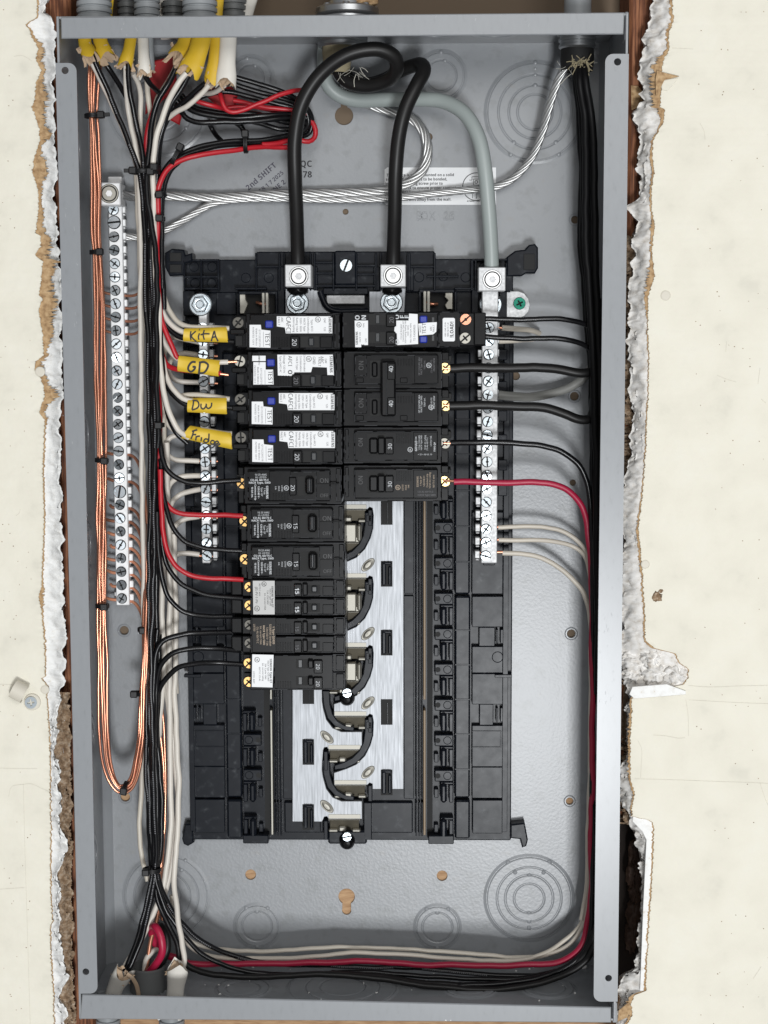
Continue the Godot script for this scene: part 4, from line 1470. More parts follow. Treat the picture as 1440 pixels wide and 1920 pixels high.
func plain_breaker(y0: float, x: float, rating: String, label: String) -> void:
	var B := thing("breaker", label, "circuit breaker", at(x + 100, y0 + 35, 15), "breakers in the left column")
	block(B, "body", "breaker_plastic", x + 11, y0, x + 195, y0 + 70, 18, BZ - 4, 0.6)
	block(B, "terminal_end", "breaker_plastic", x, y0 + 1, x + 12, y0 + 69, 18, BZ - 16, 0.6)
	block(B, "front_face", "breaker_plastic", x + 18, y0 + 7, x + 174, y0 + 65, BZ - 5, BZ, 0.8)
	block(B, "edge_rib", "breaker_plastic", x + 184, y0 + 4, x + 193, y0 + 66, BZ - 5, BZ - 2.5, 0.4)
	block(B, "seam", "breaker_plastic", x + 126, y0 + 31, x + 190, y0 + 32.5, BZ - 1, BZ + 0.35, 0.15)
	gold(B, x + 8, y0 + 31)
	block(B, "label_pad", "breaker_plastic", x + 20, y0 + 9, x + 60, y0 + 63, BZ - 1, BZ + 0.5, 0.3)
	var zt := BZ + 0.6
	words(B, "white_print", [["10 20 AWG", x + 43, y0 + 15, 1.2], ["UL LISTED", x + 43, y0 + 20, 1.2], ["CU-AL 60/75 C", x + 41, y0 + 25, 1.35, true], ["HACR Type, SWD", x + 41, y0 + 30, 1.35, true]], zt, 0.0)
	words(B, "white_print", [["SIEMENS", x + 55, y0 + 48, 1.5, true], ["1 Pole", x + 50, y0 + 46, 1.2], ["Type QP", x + 45, y0 + 47, 1.2], ["120/240 V~", x + 39, y0 + 48, 1.2, true], ["Common trip", x + 33, y0 + 48, 1.2, true], ["10 kA int.", x + 27, y0 + 48, 1.2, true]], zt, -PI / 2)
	words(B, "white_print", [["LISTED", x + 83, y0 + 41, 1.0], ["ISSUE", x + 77, y0 + 41, 1.0], ["E46", x + 71, y0 + 40, 1.0]], BZ + 0.2, -PI / 2)
	roundel(B, "white_print", x + 91, y0 + 40, 1.7, BZ + 0.2)
	ridges(B, x + 64, y0 + 50, x + 96, y0 + 63, 6, BZ)
	block(B, "handle_pad", "breaker_plastic", x + 98, y0 + 9, x + 148, y0 + 63, BZ - 1, BZ + 0.4, 0.3)
	block(B, "handle_well", "hole_black", x + 112, y0 + 18, x + 146, y0 + 54, BZ - 4, BZ + 0.6, 0.0)
	block(B, "rating_block", "handle_plastic", x + 96, y0 + 20, x + 110, y0 + 54, BZ - 2, BZ + 2.0, 0.6)
	words(B, "white_print", [[rating, x + 103, y0 + 40, 2.7, false, 1.05]], BZ + 2.3, -PI / 2)
	var h := block(B, "handle", "handle_plastic", x + 126, y0 + 20, x + 143, y0 + 52, BZ - 2, BZ + 5.0, 1.4)
	block(h, "handle_ridge", "grey_lever", x + 131, y0 + 22, x + 137, y0 + 48, BZ + 4, BZ + 6.0, 0.8)
	words(B, "relief_print", [["ON", x + 162, y0 + 26, 3.0], ["OFF", x + 162, y0 + 54, 2.4]], BZ + 0.15, 0.0)

func tandem(y0: float, x: float, style: int, rating: String, label: String) -> void:
	var B := thing("breaker", label, "tandem breaker", at(x + 100, y0 + 35, 15), "breakers in the left column")
	for k in 2:
		var yy := y0 + 34.5 * k
		block(B, "body", "breaker_plastic", x, yy, x + 179, yy + 33.5, 18, BZ - 3, 0.5)
		if style != 2:
			block(B, "front_face", "breaker_plastic", x + 46, yy + 2, x + 158, yy + 32, BZ - 4, BZ, 0.7)
		block(B, "edge_rib", "breaker_plastic", x + 161, yy + 3, x + 176, yy + 31, BZ - 4, BZ - 1.5, 0.4)
		if style == 2:
			gold(B, x - 2, yy + 17, "brass_screw", 48)
		else:
			block(B, "terminal_housing", "breaker_plastic", x - 36, yy + 1, x - 14, yy + 31, 18, BZ - 13, 1.0)
			block(B, "terminal_end", "breaker_plastic", x - 15, yy + 1, x + 2, yy + 32, 18, BZ - 12, 0.6)
			seat("terminal_screw", screw_mesh[0], M["brass_screw" if style == 0 else "shaded_steel"], B, at(x - 1, yy + 14, BZ - 12), 0.7)
			block(B, "rating_block", "handle_plastic", x + 82, yy + 9, x + 97, yy + 33, BZ - 1, BZ + 2.2, 0.6)
			words(B, "white_print" if style == 0 else "dim_print", [[rating, x + 88, yy + 22, 2.8 if style == 0 else 2.3, style == 0, 1.05]], BZ + 2.5, -PI / 2)
			block(B, "handle", "handle_plastic", x + 98, yy + 8, x + 108, yy + 31, BZ - 1, BZ + 3.0, 0.8)
			toggle(B, x + 108, yy + 11, x + 131, yy + 27, x + 120)
			ridges(B, x + 50, yy + 13, x + 78, yy + 31, 6, BZ)
			block(B, "index_pad", "breaker_plastic", x + 136, yy + 13, x + 156, yy + 31, BZ - 1, BZ + 0.5, 0.3)
	var zl := BZ + 0.5
	if style == 0:
		block(B, "label_pad", "breaker_plastic", x + 3, y0 + 1, x + 47, y0 + 68, BZ - 6, zl - 0.2, 0.3)
		var a := sheet(B, "label", "silver_label", [x + 5, y0 + 3, x + 46, y0 + 3, x + 46, y0 + 66, x + 6, y0 + 66], zl)
		words(a, "ink", [["SIEMENS Type QT", x + 42, y0 + 33, 1.25, true], ["HACR Type 120V", x + 38, y0 + 34, 1.15], ["15A 120/240V", x + 33, y0 + 34, 1.15], ["Int. current 10kA", x + 28, y0 + 42, 1.1], ["60/75 C wire", x + 18, y0 + 20, 1.1], ["-JIS-PV-1-PV-", x + 12, y0 + 30, 1.6]], zl + 0.2, -PI / 2)
		roundel(a, "ink", x + 26, y0 + 9, 1.7, zl + 0.2)
		roundel(a, "ink", x + 13, y0 + 55, 1.9, zl + 0.2)
	elif style == 1:
		block(B, "label_pad", "handle_plastic", x + 3, y0 + 1, x + 49, y0 + 66, BZ - 6, zl, 0.3)
		words(B, "tan_print", [["1 Type Q2020", x + 44, y0 + 34, 1.4, true], ["SIEMENS breaker", x + 38, y0 + 34, 1.4], ["120/240 V~ 15A", x + 32, y0 + 36, 1.3], ["HACR Type SWD", x + 26, y0 + 34, 1.3, true], ["Int. current 10kA", x + 20, y0 + 34, 1.2], ["CU-AL 60/75 C", x + 14, y0 + 34, 1.3], ["LISTED", x + 8, y0 + 20, 1.2]], zl + 0.2, -PI / 2)
	else:
		block(B, "front_face", "breaker_plastic", x + 44, y0 + 2, x + 156, y0 + 66, BZ - 4, BZ, 0.7)
		block(B, "label_pad", "breaker_plastic", x + 2, y0 + 1, x + 44, y0 + 64, BZ - 6, zl - 0.2, 0.3)
		var a := sheet(B, "label", "paper_label", [x + 4, y0 + 1, x + 44, y0 + 2, x + 42, y0 + 63, x + 3, y0 + 62], zl)
		words(a, "ink", [["SIEMENS Type QT", x + 39, y0 + 32, 1.45, true], ["HACR Type 120/240V", x + 34, y0 + 32, 1.1], ["20A 2 pole 10kA", x + 29, y0 + 33, 1.1], ["Int. current rating", x + 24, y0 + 34, 1.1], ["60/75 C CU-AL", x + 18, y0 + 38, 1.1], ["LISTED 46KY", x + 7, y0 + 44, 1.1]], zl + 0.2, -PI / 2)
		roundel(a, "ink", x + 13, y0 + 11, 1.8, zl + 0.2)
		for k in 2:
			var yy := y0 + 32.0 * k
			block(B, "toggle_well", "hole_black", x + 86, yy + 10, x + 109, yy + 27, BZ - 3, BZ + 0.15, 0.0)
			block(B, "toggle", "grey_lever", x + 90, yy + 11, x + 98, yy + 26, BZ - 2, BZ + 0.6, 0.4)
			block(B, "handle", "handle_plastic", x + 108, yy + 12, x + 119, yy + 28, BZ - 1, BZ + 4.0, 0.9)
			block(B, "rating_block", "handle_plastic", x + 119, yy + 12, x + 136, yy + 37 - 3 * k, BZ - 1, BZ + 2.4, 0.6)
			words(B, "white_print", [[rating, x + 127, yy + 24, 2.5, false, 1.05]], BZ + 2.7, -PI / 2)
		ridges(B, x + 50, y0 + 52, x + 78, y0 + 63, 6, BZ)

func right_plain(y0: float, style: int, label: String) -> void:
	var B := thing("breaker", label, "circuit breaker", at(740, y0 + 35, 15), "breakers in the right column")
	block(B, "body", "breaker_plastic", 644, y0, 828, y0 + 68, 18, BZ - 4, 0.6)
	block(B, "terminal_end", "breaker_plastic", 827, y0 + 1, 841, y0 + 67, 18, BZ - 16, 0.6)
	block(B, "front_face", "breaker_plastic", 664, y0 + 7, 821, y0 + 63, BZ - 5, BZ, 0.8)
	block(B, "edge_rib", "breaker_plastic", 647, y0 + 4, 654, y0 + 60, BZ - 5, BZ - 2.5, 0.4)
	block(B, "end_notch", "hole_black", 840, y0 + 8, 846, y0 + 20, 20, BZ - 16, 0.3)
	gold(B, 834, y0 + 30, "nickel" if style == 0 else "bright_brass", 50)
	block(B, "handle_well", "hole_black", 689, y0 + 12, 724, y0 + 52, BZ - 4, BZ + 0.2, 0.0)
	block(B, "toggle_ridge", "handle_plastic", 692, y0 + 20, 709, y0 + 50, BZ - 2, BZ + 2.5, 1.2)
	block(B, "handle", "handle_plastic", 708, y0 + 19, 722, y0 + 51, BZ - 2, BZ + 5.0, 1.0)
	block(B, "rating_block", "handle_plastic", 722, y0 + 20, 738, y0 + 51, BZ - 1, BZ + 2.6, 0.6)
	words(B, "white_print", [["30", 731, y0 + 36, 2.6, false, 1.05]], BZ + 2.9, PI / 2)
	ridges(B, 742, y0 + 12, 772, y0 + 30, 7, BZ)
	words(B, "relief_print", [["ON", 676, y0 + 28, 3.0]], BZ + 0.15, PI / 2)
	var pad := block(B, "label_pad", "breaker_plastic", 775, y0 + 9, 820, y0 + 62, BZ - 1, BZ + 0.4, 0.3)
	if style == 0:
		words(pad, "white_print", [["GOULD ++", 780, y0 + 31, 1.5, true], ["1 Pole 120/240V", 786, y0 + 29, 1.0], ["HACR Type SWD", 790, y0 + 29, 1.0], ["10 kA int. rating", 797, y0 + 29, 1.0], ["CU-AL 60/75 C", 801, y0 + 31, 1.0], ["LISTED E46", 808, y0 + 26, 1.0], ["TYPE QP", 815, y0 + 37, 1.2, true]], BZ + 0.6, PI / 2)
		words(pad, "white_print", [["+ 32 + 30 UL 10", 797, y0 + 51, 1.0]], BZ + 0.6, 0.0)
		roundel(B, "white_print", 769, y0 + 42, 1.7, BZ + 0.2)
	else:
		words(pad, "tan_print", [["SIEMENS", 783, y0 + 31, 1.3], ["1 Pole QP", 789, y0 + 30, 1.1], ["120/240 V~", 795, y0 + 30, 1.1], ["Common trip", 801, y0 + 29, 1.1], ["10 kA int. rating", 806, y0 + 29, 1.1], ["60/75 C wire", 813, y0 + 30, 1.1]], BZ + 0.6, PI / 2)
		words(pad, "dim_print", [["CU-AL 60/75 C", 798, y0 + 50, 1.2], ["HACR Type SWD", 800, y0 + 56, 1.2]], BZ + 0.6, 0.0)
		words(B, "tan_print", [["LISTED", 755, y0 + 42, 1.0], ["ISSUE", 761, y0 + 42, 1.0], ["E46", 766, y0 + 40, 1.0]], BZ + 0.2, PI / 2)
		roundel(B, "tan_print", 746, y0 + 42, 1.7, BZ + 0.2)

func build_breakers() -> void:
	afci(0, 587, 443, 0, "topmost left breaker fed from yellow Kit A tape, white CAFCI label, blue test button")
	afci(1, 659, 446, 1, "left breaker fed from yellow GD tape, its white AFCI label framing a black notch")
	afci(2, 731, 447, 0, "left breaker fed from yellow DW tape, white CAFCI label, blue test button")
	afci(3, 802, 448, 0, "left breaker fed from yellow Fridge tape, lowest one with blue test button")
	plain_breaker(875, 446, "20", "black 20 amp breaker directly below the blue button breakers, fed by black wire")
	plain_breaker(946, 451, "15", "black 15 amp breaker fed by a red wire at its left end")
	plain_breaker(1017, 452, "15", "lower black 15 amp breaker between red wired one and white labelled tandem")
	tandem(1086, 469, 0, "15", "tandem 15 amp breaker with large silver white label, third from column bottom")
	tandem(1157, 469, 1, "15", "tandem 15 amp breaker with tan print on worn black label")
	tandem(1226, 469, 2, "20", "bottom left twin 20 amp breaker with white label and reversed handles")
	# right column
	var B := thing("breaker", "top right twin 20 amp breaker with two blue buttons and LOAD label", "circuit breaker", at(760, 618, 15), "breakers in the right column")
	block(B, "body", "breaker_plastic", 642, 585, 860, 652, 18, BZ - 2, 0.6)
	block(B, "front_face", "breaker_plastic", 664, 586, 821, 651, BZ - 4, BZ, 0.7)
	block(B, "load_end", "breaker_plastic", 822, 584, 862, 651, 18, BZ - 1, 0.8)
	block(B, "terminal_end", "breaker_plastic", 861, 586, 911, 649, 30, BZ - 10, 0.8)
	block(B, "terminal_cap", "breaker_plastic", 889, 586, 911, 647, 30, BZ - 7, 0.6)
	for y in [607, 645]:
		block(B, "side_slot", "hole_black", 644, y - 2, 650, y + 2, BZ - 3, BZ - 1.7, 0.0)
	var zl := BZ + 0.15
	var zt := BZ + 0.35
	words(B, "white_print", [["O", 670, 595, 3.0, true, 1.1], ["N", 682, 595, 3.0, true, 1.1]], zt, PI / 2)
	var a := sheet(B, "label", "paper_label", [665, 601, 690, 601, 690, 647, 678, 647, 677, 651, 666, 651], zl)
	words(a, "ink", [["SIEMENS", 669, 634, 1.5, true], ["HACR 120V", 675, 632, 1.0], ["TYPE", 682, 610, 1.0], ["GND", 686, 638, 1.0], ["I", 680, 647, 2.0, true]], zt, PI / 2)
	roundel(a, "ink", 673, 609, 1.7, zt)
	for y in [589, 623]:
		block(B, "toggle_well", "hole_black", 692, y, 723, y + 20, BZ - 3, zl, 0.0)
		block(B, "toggle", "grey_lever", 704, y + 1, 712, y + 18, BZ - 2, BZ + 0.8, 0.4)
		block(B, "rating_block", "handle_plastic", 724, y - 1, 742, y + 24, BZ - 1, BZ + 2.2, 0.6)
	words(B, "dim_print", [["20", 734, 600, 2.8], ["20", 734, 637, 2.8]], BZ + 2.5, PI / 2)
	a = sheet(B, "label", "paper_label", [743, 601, 766, 601, 767, 588, 783, 589, 784, 645, 745, 647, 744, 625, 739, 624, 740, 612, 743, 612], zl)
	words(a, "ink_grey", [["Circuit Breaker", 752, 622, 1.1], ["Combination Type AFCI", 756, 620, 1.0], ["Interrupting Rating 10kA", 760, 622, 1.0], ["120V~ 60Hz", 765, 620, 1.0], ["Max 10kA Sym. 60Hz", 770, 624, 1.0], ["T2-1A3K0R03", 777, 624, 1.3]], zt, PI / 2)
	words(B, "white_print", [["O", 744, 594, 3.0, true, 1.1], ["F", 754, 594, 3.0, true, 1.1], ["F", 763, 594, 3.0, true, 1.1]], zt, PI / 2)
	words(B, "white_print", [["O", 745, 641, 3.4, true]], zt, 0.0)
	for y in [592, 630]:
		block(B, "test_button", "blue_button", 787, y, 801, y + 13, BZ - 2, BZ + 1.2, 0.7)
	a = sheet(B, "label", "paper_label", [784, 607, 800, 605, 819, 604, 818, 622, 812, 627, 786, 629], zl)
	words(a, "ink", [["TEST", 795, 616, 2.4, false, 1.0], ["A4533", 788, 617, 1.2], ["ARC", 808, 616, 1.2], ["FAULT", 813, 616, 1.2]], zt, PI / 2)
	block(B, "vent_slot", "grey_lever", 810, 595, 814, 604, BZ - 1, BZ + 0.2, 0.0)
	block(B, "vent_slot", "grey_lever", 810, 629, 814, 639, BZ - 1, BZ + 0.2, 0.0)
	var z2 := BZ - 0.85
	a = sheet(B, "label", "paper_label", [832, 596, 851, 596, 853, 598, 853, 638, 851, 640, 832, 640, 830, 638, 830, 598], z2)
	words(a, "ink", [["!LOAD!", 847, 618, 2.4, true, 1.0], ["LINE LOAD 20 60", 835, 618, 0.9], ["WIRE 60/75 C 20", 840, 618, 0.9]], z2 + 0.25, PI / 2)
	seat("terminal_screw", screw_mesh[1], M["copper"], B, at(873, 599, BZ - 10), 0.7).scale = Vector3(1.1, 1.1, 1.4)
	seat("terminal_screw", screw_mesh[0], M["nickel"], B, at(872, 634, BZ - 10), 0.7).scale = Vector3(1.1, 1.1, 1.4)
	# two-pole
	B = thing("breaker", "two pole 40 amp breaker with long tie bar joining both handles", "circuit breaker", at(740, 730, 15), "breakers in the right column")
	for k in 2:
		var y0 := 659.0 + 70.5 * k
		block(B, "body", "breaker_plastic", 644, y0, 829, y0 + 69.5, 18, BZ - 4, 0.6)
		block(B, "terminal_end", "breaker_plastic", 828, y0 + 1, 842, y0 + 68, 18, BZ - 16, 0.6)
		block(B, "front_face", "breaker_plastic", 664, y0 + 6, 822, y0 + 62, BZ - 5, BZ, 0.8)
		block(B, "side_pad", "breaker_plastic", 665, y0 + 7, 688, y0 + 46, BZ - 1, BZ + 0.5, 0.4)
		block(B, "index_pad", "breaker_plastic", 667, y0 + 49, 682, y0 + 59, BZ - 1, BZ + 0.5, 0.4)
		block(B, "index_pad", "breaker_plastic", 750, y0 + 49, 764, y0 + 59, BZ - 1, BZ + 0.5, 0.4)
		block(B, "toggle_well", "hole_black", 694, y0 + 17, 716, y0 + 50, BZ - 3, BZ + 0.2, 0.0)
		block(B, "toggle_ridge", "handle_plastic", 697, y0 + 20, 708, y0 + 48, BZ - 2, BZ + 2.2, 1.0)
		ridges(B, 744, y0 + 14, 775, y0 + 26, 6, BZ)
		words(B, "relief_print", [["ON", 677, y0 + 26, 3.2]], BZ + 0.65, PI / 2)
		var pad := block(B, "label_pad", "breaker_plastic", 777, y0 + 7, 821, y0 + 60, BZ - 1, BZ + 0.4, 0.3)
		words(pad, "dim_print" if k == 0 else "white_print", [["QP 120/240V 40A", 786, y0 + 28, 1.1], ["HACR Type SWD", 790, y0 + 28, 1.1], ["10kA Int.", 796, y0 + 25, 1.1], ["FRONT VIEW", 814, y0 + 25, 1.1], ["CU-AL 60/75", 809, y0 + 28, 1.1]], BZ + 0.6, PI / 2)
		roundel(pad, "white_print", 804 if k == 0 else 808, y0 + 26 + 8 * k, 1.7, BZ + 0.6)
		gold(B, 835, y0 + 31, "bright_brass")
		block(B, "end_notch", "hole_black", 841, y0 + 8, 847, y0 + 20, 20, BZ - 16, 0.3)
	words(B, "dim_print", [["SIEMENS", 810, 779, 1.2]], BZ + 0.15, 0.0)
	var tie := block(B, "handle_tie", "handle_plastic", 714, 677, 742, 781, BZ - 1, BZ + 6.5, 1.2)
	block(tie, "tie_edge", "grey_lever", 723.5, 679, 725, 779, BZ + 6, BZ + 6.8, 0.2)
	block(tie, "rating_block", "handle_plastic", 726, 681, 741, 712, BZ + 6, BZ + 7.2, 0.5)
	block(tie, "rating_block", "handle_plastic", 726, 745, 741, 778, BZ + 6, BZ + 7.2, 0.5)
	words(tie, "white_print", [["40", 733, 692, 2.8, false, 1.05], ["40", 733, 757, 2.8, false, 1.05]], BZ + 7.5, PI / 2)
	right_plain(801, 0, "right 30 amp breaker fed by a thin black wire, white printed")
	right_plain(872, 1, "lowest right 30 amp breaker fed by the crimson wire")

# ------------------------------------------------------------------ big cables
func cable(called: String, label: String, category: String, m: String, r: float, a: Array, group := "", sides := 14) -> MeshInstance3D:
	var pts := trail(a)
	org = pts[0]
	var st := begin()
	tube(st, pts, r, sides)
	var o := put(called, st, M[m])
	tag(o, label, category, group)
	return o

func stranded(label: String, a: Array, R: float, n: int, rs: float, pitch: float, m := "aluminium_strand") -> void:
	var pts := trail(a)
	var t := thing("bare_stranded_wire", label, "ground wire", pts[0])
	for l in twist(pts, n, R, pitch):
		var st := begin()
		pipe(st, l, rs, 7)
		put("strand", st, M[m], t)
	var core := begin()
	tube(core, pts, R * 0.75, 7)
	put("core_strand", core, M[m], t)

func build_feeders() -> void:
	cable("feeder_cable", "thick black feeder cable looping over the top and dropping to the left lug", "feeder cable", "black_cable", 4.75, [559, 512, 29, 558, 470, 34, 556, 400, 46, 553, 330, 56, 553, 260, 62, 566, 195, 66, 600, 140, 70, 650, 103, 74, 705, 92, 74, 738, 105, 70, 744, 128, 62, 730, 148, 52, 695, 160, 44, 662, 157, 40, 643, 145, 38, 630, 120, 36, 628, 85, 36, 628, 60, 36])
	cable("feeder_cable", "thick black feeder cable kinked beside the top knockout, dropping to middle lug", "feeder cable", "black_cable", 4.75, [737, 512, 29, 738, 470, 34, 740, 400, 46, 742, 320, 56, 748, 255, 60, 760, 205, 62, 781, 160, 60, 795, 133, 54, 790, 121, 46, 772, 124, 36, 750, 133, 28, 720, 150, 22, 685, 158, 20, 655, 148, 20, 640, 120, 22, 636, 80, 26, 636, 60, 28])
	cable("feeder_cable", "thick pale grey neutral feeder cable curving over to the right lug", "feeder cable", "grey_wire", 5.0, [922, 520, 29, 921, 470, 33, 916, 390, 40, 908, 310, 44, 896, 255, 42, 870, 212, 36, 830, 190, 28, 780, 186, 22, 720, 187, 18, 670, 188, 15, 635, 178, 15, 613, 155, 18, 608, 120, 24, 610, 80, 28, 612, 55, 30])
	for c in [[559, 496, 32], [737, 496, 32], [921, 500, 31]]:
		pass
	stranded("bare silver stranded wire from the ground bar lug, looping up under the grey cable", [226, 366, 22, 250, 368, 14, 300, 367, 8, 400, 370, 6, 520, 364, 6, 640, 361, 7, 720, 357, 8, 765, 343, 9, 793, 318, 10, 802, 285, 11, 795, 250, 10, 775, 226, 8, 745, 212, 6, 715, 204, 5, 680, 190, 5, 650, 165, 6, 640, 130, 10, 634, 80, 18], 2.3, 6, 1.26, 56.0)
	stranded("bare silver stranded wire from the right conduit sweeping down, then left towards ground bar", [1064, 118, 40, 1047, 150, 36, 1033, 190, 30, 1018, 245, 22, 997, 295, 16, 965, 332, 12, 930, 350, 10, 880, 356, 8, 800, 364, 8, 720, 372, 6, 620, 374, 5, 520, 372, 5, 440, 374, 5, 400, 381, 5, 372, 396, 5, 345, 413, 6, 318, 428, 8, 290, 440, 9, 262, 445, 10, 238, 444, 11, 205, 444, 11], 1.8, 6, 1.02, 44.0)
	# dark stranded tail into the ground bar
	var pts := trail([190, 363, 24, 205, 363, 24])
	# loose fibres at the cable mouths
	fibres("pale cable fibres hanging beside the black feeder loop", [[655, 132], [640, 110], 9, 46], 14)
	fibres("pale cable fibres hanging from the right conduit", [[1075, 122], [1086, 190], 14, 60], 10)

func fibres(label: String, where: Array, n: int) -> void:
	var c := at(where[0][0], where[0][1], 48)
	org = c
	var st := begin()
	for i in n:
		var a := c + Vector3(rng.randf_range(-9, 9), rng.randf_range(-3, 4), rng.randf_range(-8, 4))
		var l: float = rng.randf_range(5, where[2])
		var d := Vector3(rng.randf_range(-0.8, 0.8), rng.randf_range(-1.0, 0.3), rng.randf_range(-0.2, 0.5)).normalized()
		var s := Vector3(-d.y, d.x, rng.randf_range(-0.4, 0.4)).normalized()
		tube(st, [a, a + d * l * 0.5 + s * rng.randf_range(-1, 1), a + d * l], 0.13 if i % 5 else 0.25, 4, 2.0)
	var o := put("cable_fibres", st, M["fibre"])
	tag(o, label, "fibres")
	o.set_meta("kind", "stuff")

# ------------------------------------------------------------------ conduits and connectors
func ribbed(called: String, label: String, px: float, r: float, z: float, m: String, top: bool, y0: float, y1: float, group: String, pitch := 4.3) -> Node3D:
	var c := at(px, 30 if top else 1915, z)
	var t := thing(called, label, "conduit fitting", Vector3(c.x, y0, z), group)
	var prof := []
	var y := y0
	while y < y1:
		prof.append(Vector2(r, y))
		prof.append(Vector2(r, y + pitch * 0.62))
		prof.append(Vector2(r - 1.1, y + pitch * 0.72))
		prof.append(Vector2(r - 1.1, y + pitch * 0.9))
		y += pitch
	prof.append(Vector2(r - 2.0, y1))
	prof.append(Vector2(r - 2.4, y0))
	var st := begin()
	lathe(st, prof, Vector3(c.x, 0, c.z), 1, 30)
	put("ribbed_sleeve", st, M[m], t)
	return t

func build_conduits() -> void:
	var g := "grey ribbed cable fittings along the top edge"
	var f := ribbed("cable_fitting", "wide grey ribbed cable fitting nearest the top left corner", 177, 11.5, 60, "grey_pvc", true, HH, HH + 40, g)
	ribbed("cable_fitting", "grey ribbed cable fitting second from top left corner, white print on side", 276, 8.6, 52, "grey_pvc", true, HH, HH + 40, g)
	ribbed("cable_fitting", "dark grey ribbed cable fitting behind, partly hidden by the second one", 238, 6.5, 34, "dark_pvc", true, HH, HH + 40, g)
	ribbed("cable_fitting", "short dark grey ribbed fitting holding two white jackets", 325, 8.0, 34, "dark_pvc", true, HH, HH + 18, g)
	ribbed("cable_fitting", "wide grey ribbed cable fitting in the middle of the top row", 375, 11.5, 60, "grey_pvc", true, HH, HH + 40, g)
	ribbed("cable_fitting", "short grey ribbed fitting with white and yellow jackets leaning out", 438, 9.0, 44, "dark_pvc", true, HH, HH + 18, g)
	for j in [[313, 34, -0.15, "white_jacket", "left one of two white jackets in the short dark fitting above box"], [335, 34, 0.05, "white_jacket", "right one of two white jackets in the short dark fitting above box"], [452, 46, 0.35, "white_jacket", "white cable jacket leaning right above the box"], [428, 50, 0.22, "yellow_jacket", "yellow cable jacket leaning right above the box"], [195, 58, 0.1, "yellow_jacket", "yellow cable jacket above the top left fitting"], [402, 58, 0.1, "yellow_jacket", "yellow cable jacket above the middle ribbed fitting"]]:
		var c := at(j[0], 30, j[1])
		org = c
		var st := begin()
		pipe(st, flow([Vector3(c.x, HH - 3, c.z), Vector3(c.x + j[2] * 12, HH + 14, c.z - 2), Vector3(c.x + j[2] * 30, HH + 40, c.z - 14), Vector3(c.x + j[2] * 50, HH + 90, c.z - 20)], 3), 4.6, 12, 3.0)
		tag(put("cable_jacket", st, M[j[3]]), j[4], "cable")
	# hub with locknut in the middle of the top
	var c := at(651, 20, 42)
	var t := thing("cable_hub", "round steel cable hub clamped through top of the box", "conduit fitting", Vector3(c.x, HH, c.z))
	var st := begin()
	lathe(st, [Vector2(18.5, 0), Vector2(18.5, 8), Vector2(20.5, 9), Vector2(21, 10), Vector2(21, 13.5), Vector2(20, 14.5), Vector2(14, 15.0), Vector2(13.4, 18.0), Vector2(12, 18.5), Vector2(11, 15)], Vector3(c.x, HH, c.z), 1, 40)
	put("locknut", st, M["conduit_steel"], t)
	st = begin()
	for k in 8:
		var an := TAU * k / 8
		lathe(st, [Vector2(0, 6.2), Vector2(2.2, 6.0), Vector2(2.8, 4.0)], Vector3(c.x + cos(an) * 18, HH + 9.5, c.z + sin(an) * 18), 1, 8)
	put("locknut_lug", st, M["conduit_steel"], t)
	st = begin()
	var ins := at(640, 75, 38)
	lathe(st, [Vector2(16, 0), Vector2(17.5, -2), Vector2(17.5, -5), Vector2(15.5, -6), Vector2(15.5, -8), Vector2(14.0, -9)], Vector3(ins.x, HH - 1.5, ins.z), 1, 40)
	put("inner_bushing", st, M["conduit_steel"], t)
	st = begin()
	lathe(st, [Vector2(9.6, -8), Vector2(9.8, -14), Vector2(9.0, -24), Vector2(7.0, -27)], Vector3(ins.x - 3, HH, ins.z), 1, 24)
	put("cloth_wrap", st, M["hessian"], t)
	st = begin()
	pipe(st, flow([Vector3(c.x - 2, HH + 4, c.z), Vector3(c.x - 1, HH + 30, c.z - 6), Vector3(c.x + 2, HH + 90, c.z - 14)], 4), 8.6, 18)
	tag(put("service_cable", st, M["white_jacket"]), "pale service entrance cable rising out of the steel hub", "cable")
	org = at(672, 8, 52)
	st = begin()
	st.set_smooth_group(0)
	blob(st, at(680, 4, 50), Vector3(9, 4.5, 5), 0.5, 12)
	st.index()
	st.generate_normals()
	tag(put("foam_lump", st, M["kraft_paper"]), "lump of tan filler stuck to the service cable above hub", "filler")
	# right conduit
	c = at(1083, 30, 45)
	t = thing("cable_connector", "steel connector with ribbed collar at the top right, cloth wrapped cable inside", "conduit fitting", Vector3(c.x, HH, c.z))
	st = begin()
	lathe(st, [Vector2(13.5, 0), Vector2(13.5, -3), Vector2(11.5, -3.5), Vector2(11.5, -5), Vector2(12.5, -5.5), Vector2(12.5, -7), Vector2(11.5, -7.5), Vector2(11.5, -9), Vector2(12.3, -9.5), Vector2(12.3, -11), Vector2(11, -12)], Vector3(c.x, HH - 1.5, c.z), 1, 32)
	put("threaded_collar", st, M["conduit_steel"], t)
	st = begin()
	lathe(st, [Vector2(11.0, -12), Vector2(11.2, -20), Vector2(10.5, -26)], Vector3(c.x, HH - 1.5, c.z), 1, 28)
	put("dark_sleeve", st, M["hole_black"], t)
	st = begin()
	lathe(st, [Vector2(9.0, 0), Vector2(9.0, 60)], Vector3(c.x, HH, c.z), 1, 24)
	put("riser", st, M["grey_pvc"], t)
	st = begin()
	for i in 70:
		var a := at(1072 + rng.randf() * 28, 112 + rng.randf() * 14, 56)
		var d := Vector3(rng.randf_range(-0.6, 0.9), rng.randf_range(-1.2, 0.4), rng.randf_range(-0.3, 0.5)).normalized()
		tube(st, [a, a + d * rng.randf_range(2, 7)], 0.3, 4)
	var fr := put("frayed_cloth", st, M["hessian"], t)
	fr.set_meta("kind", "stuff")
	org = at(246, 1832, 70)
	st = begin()
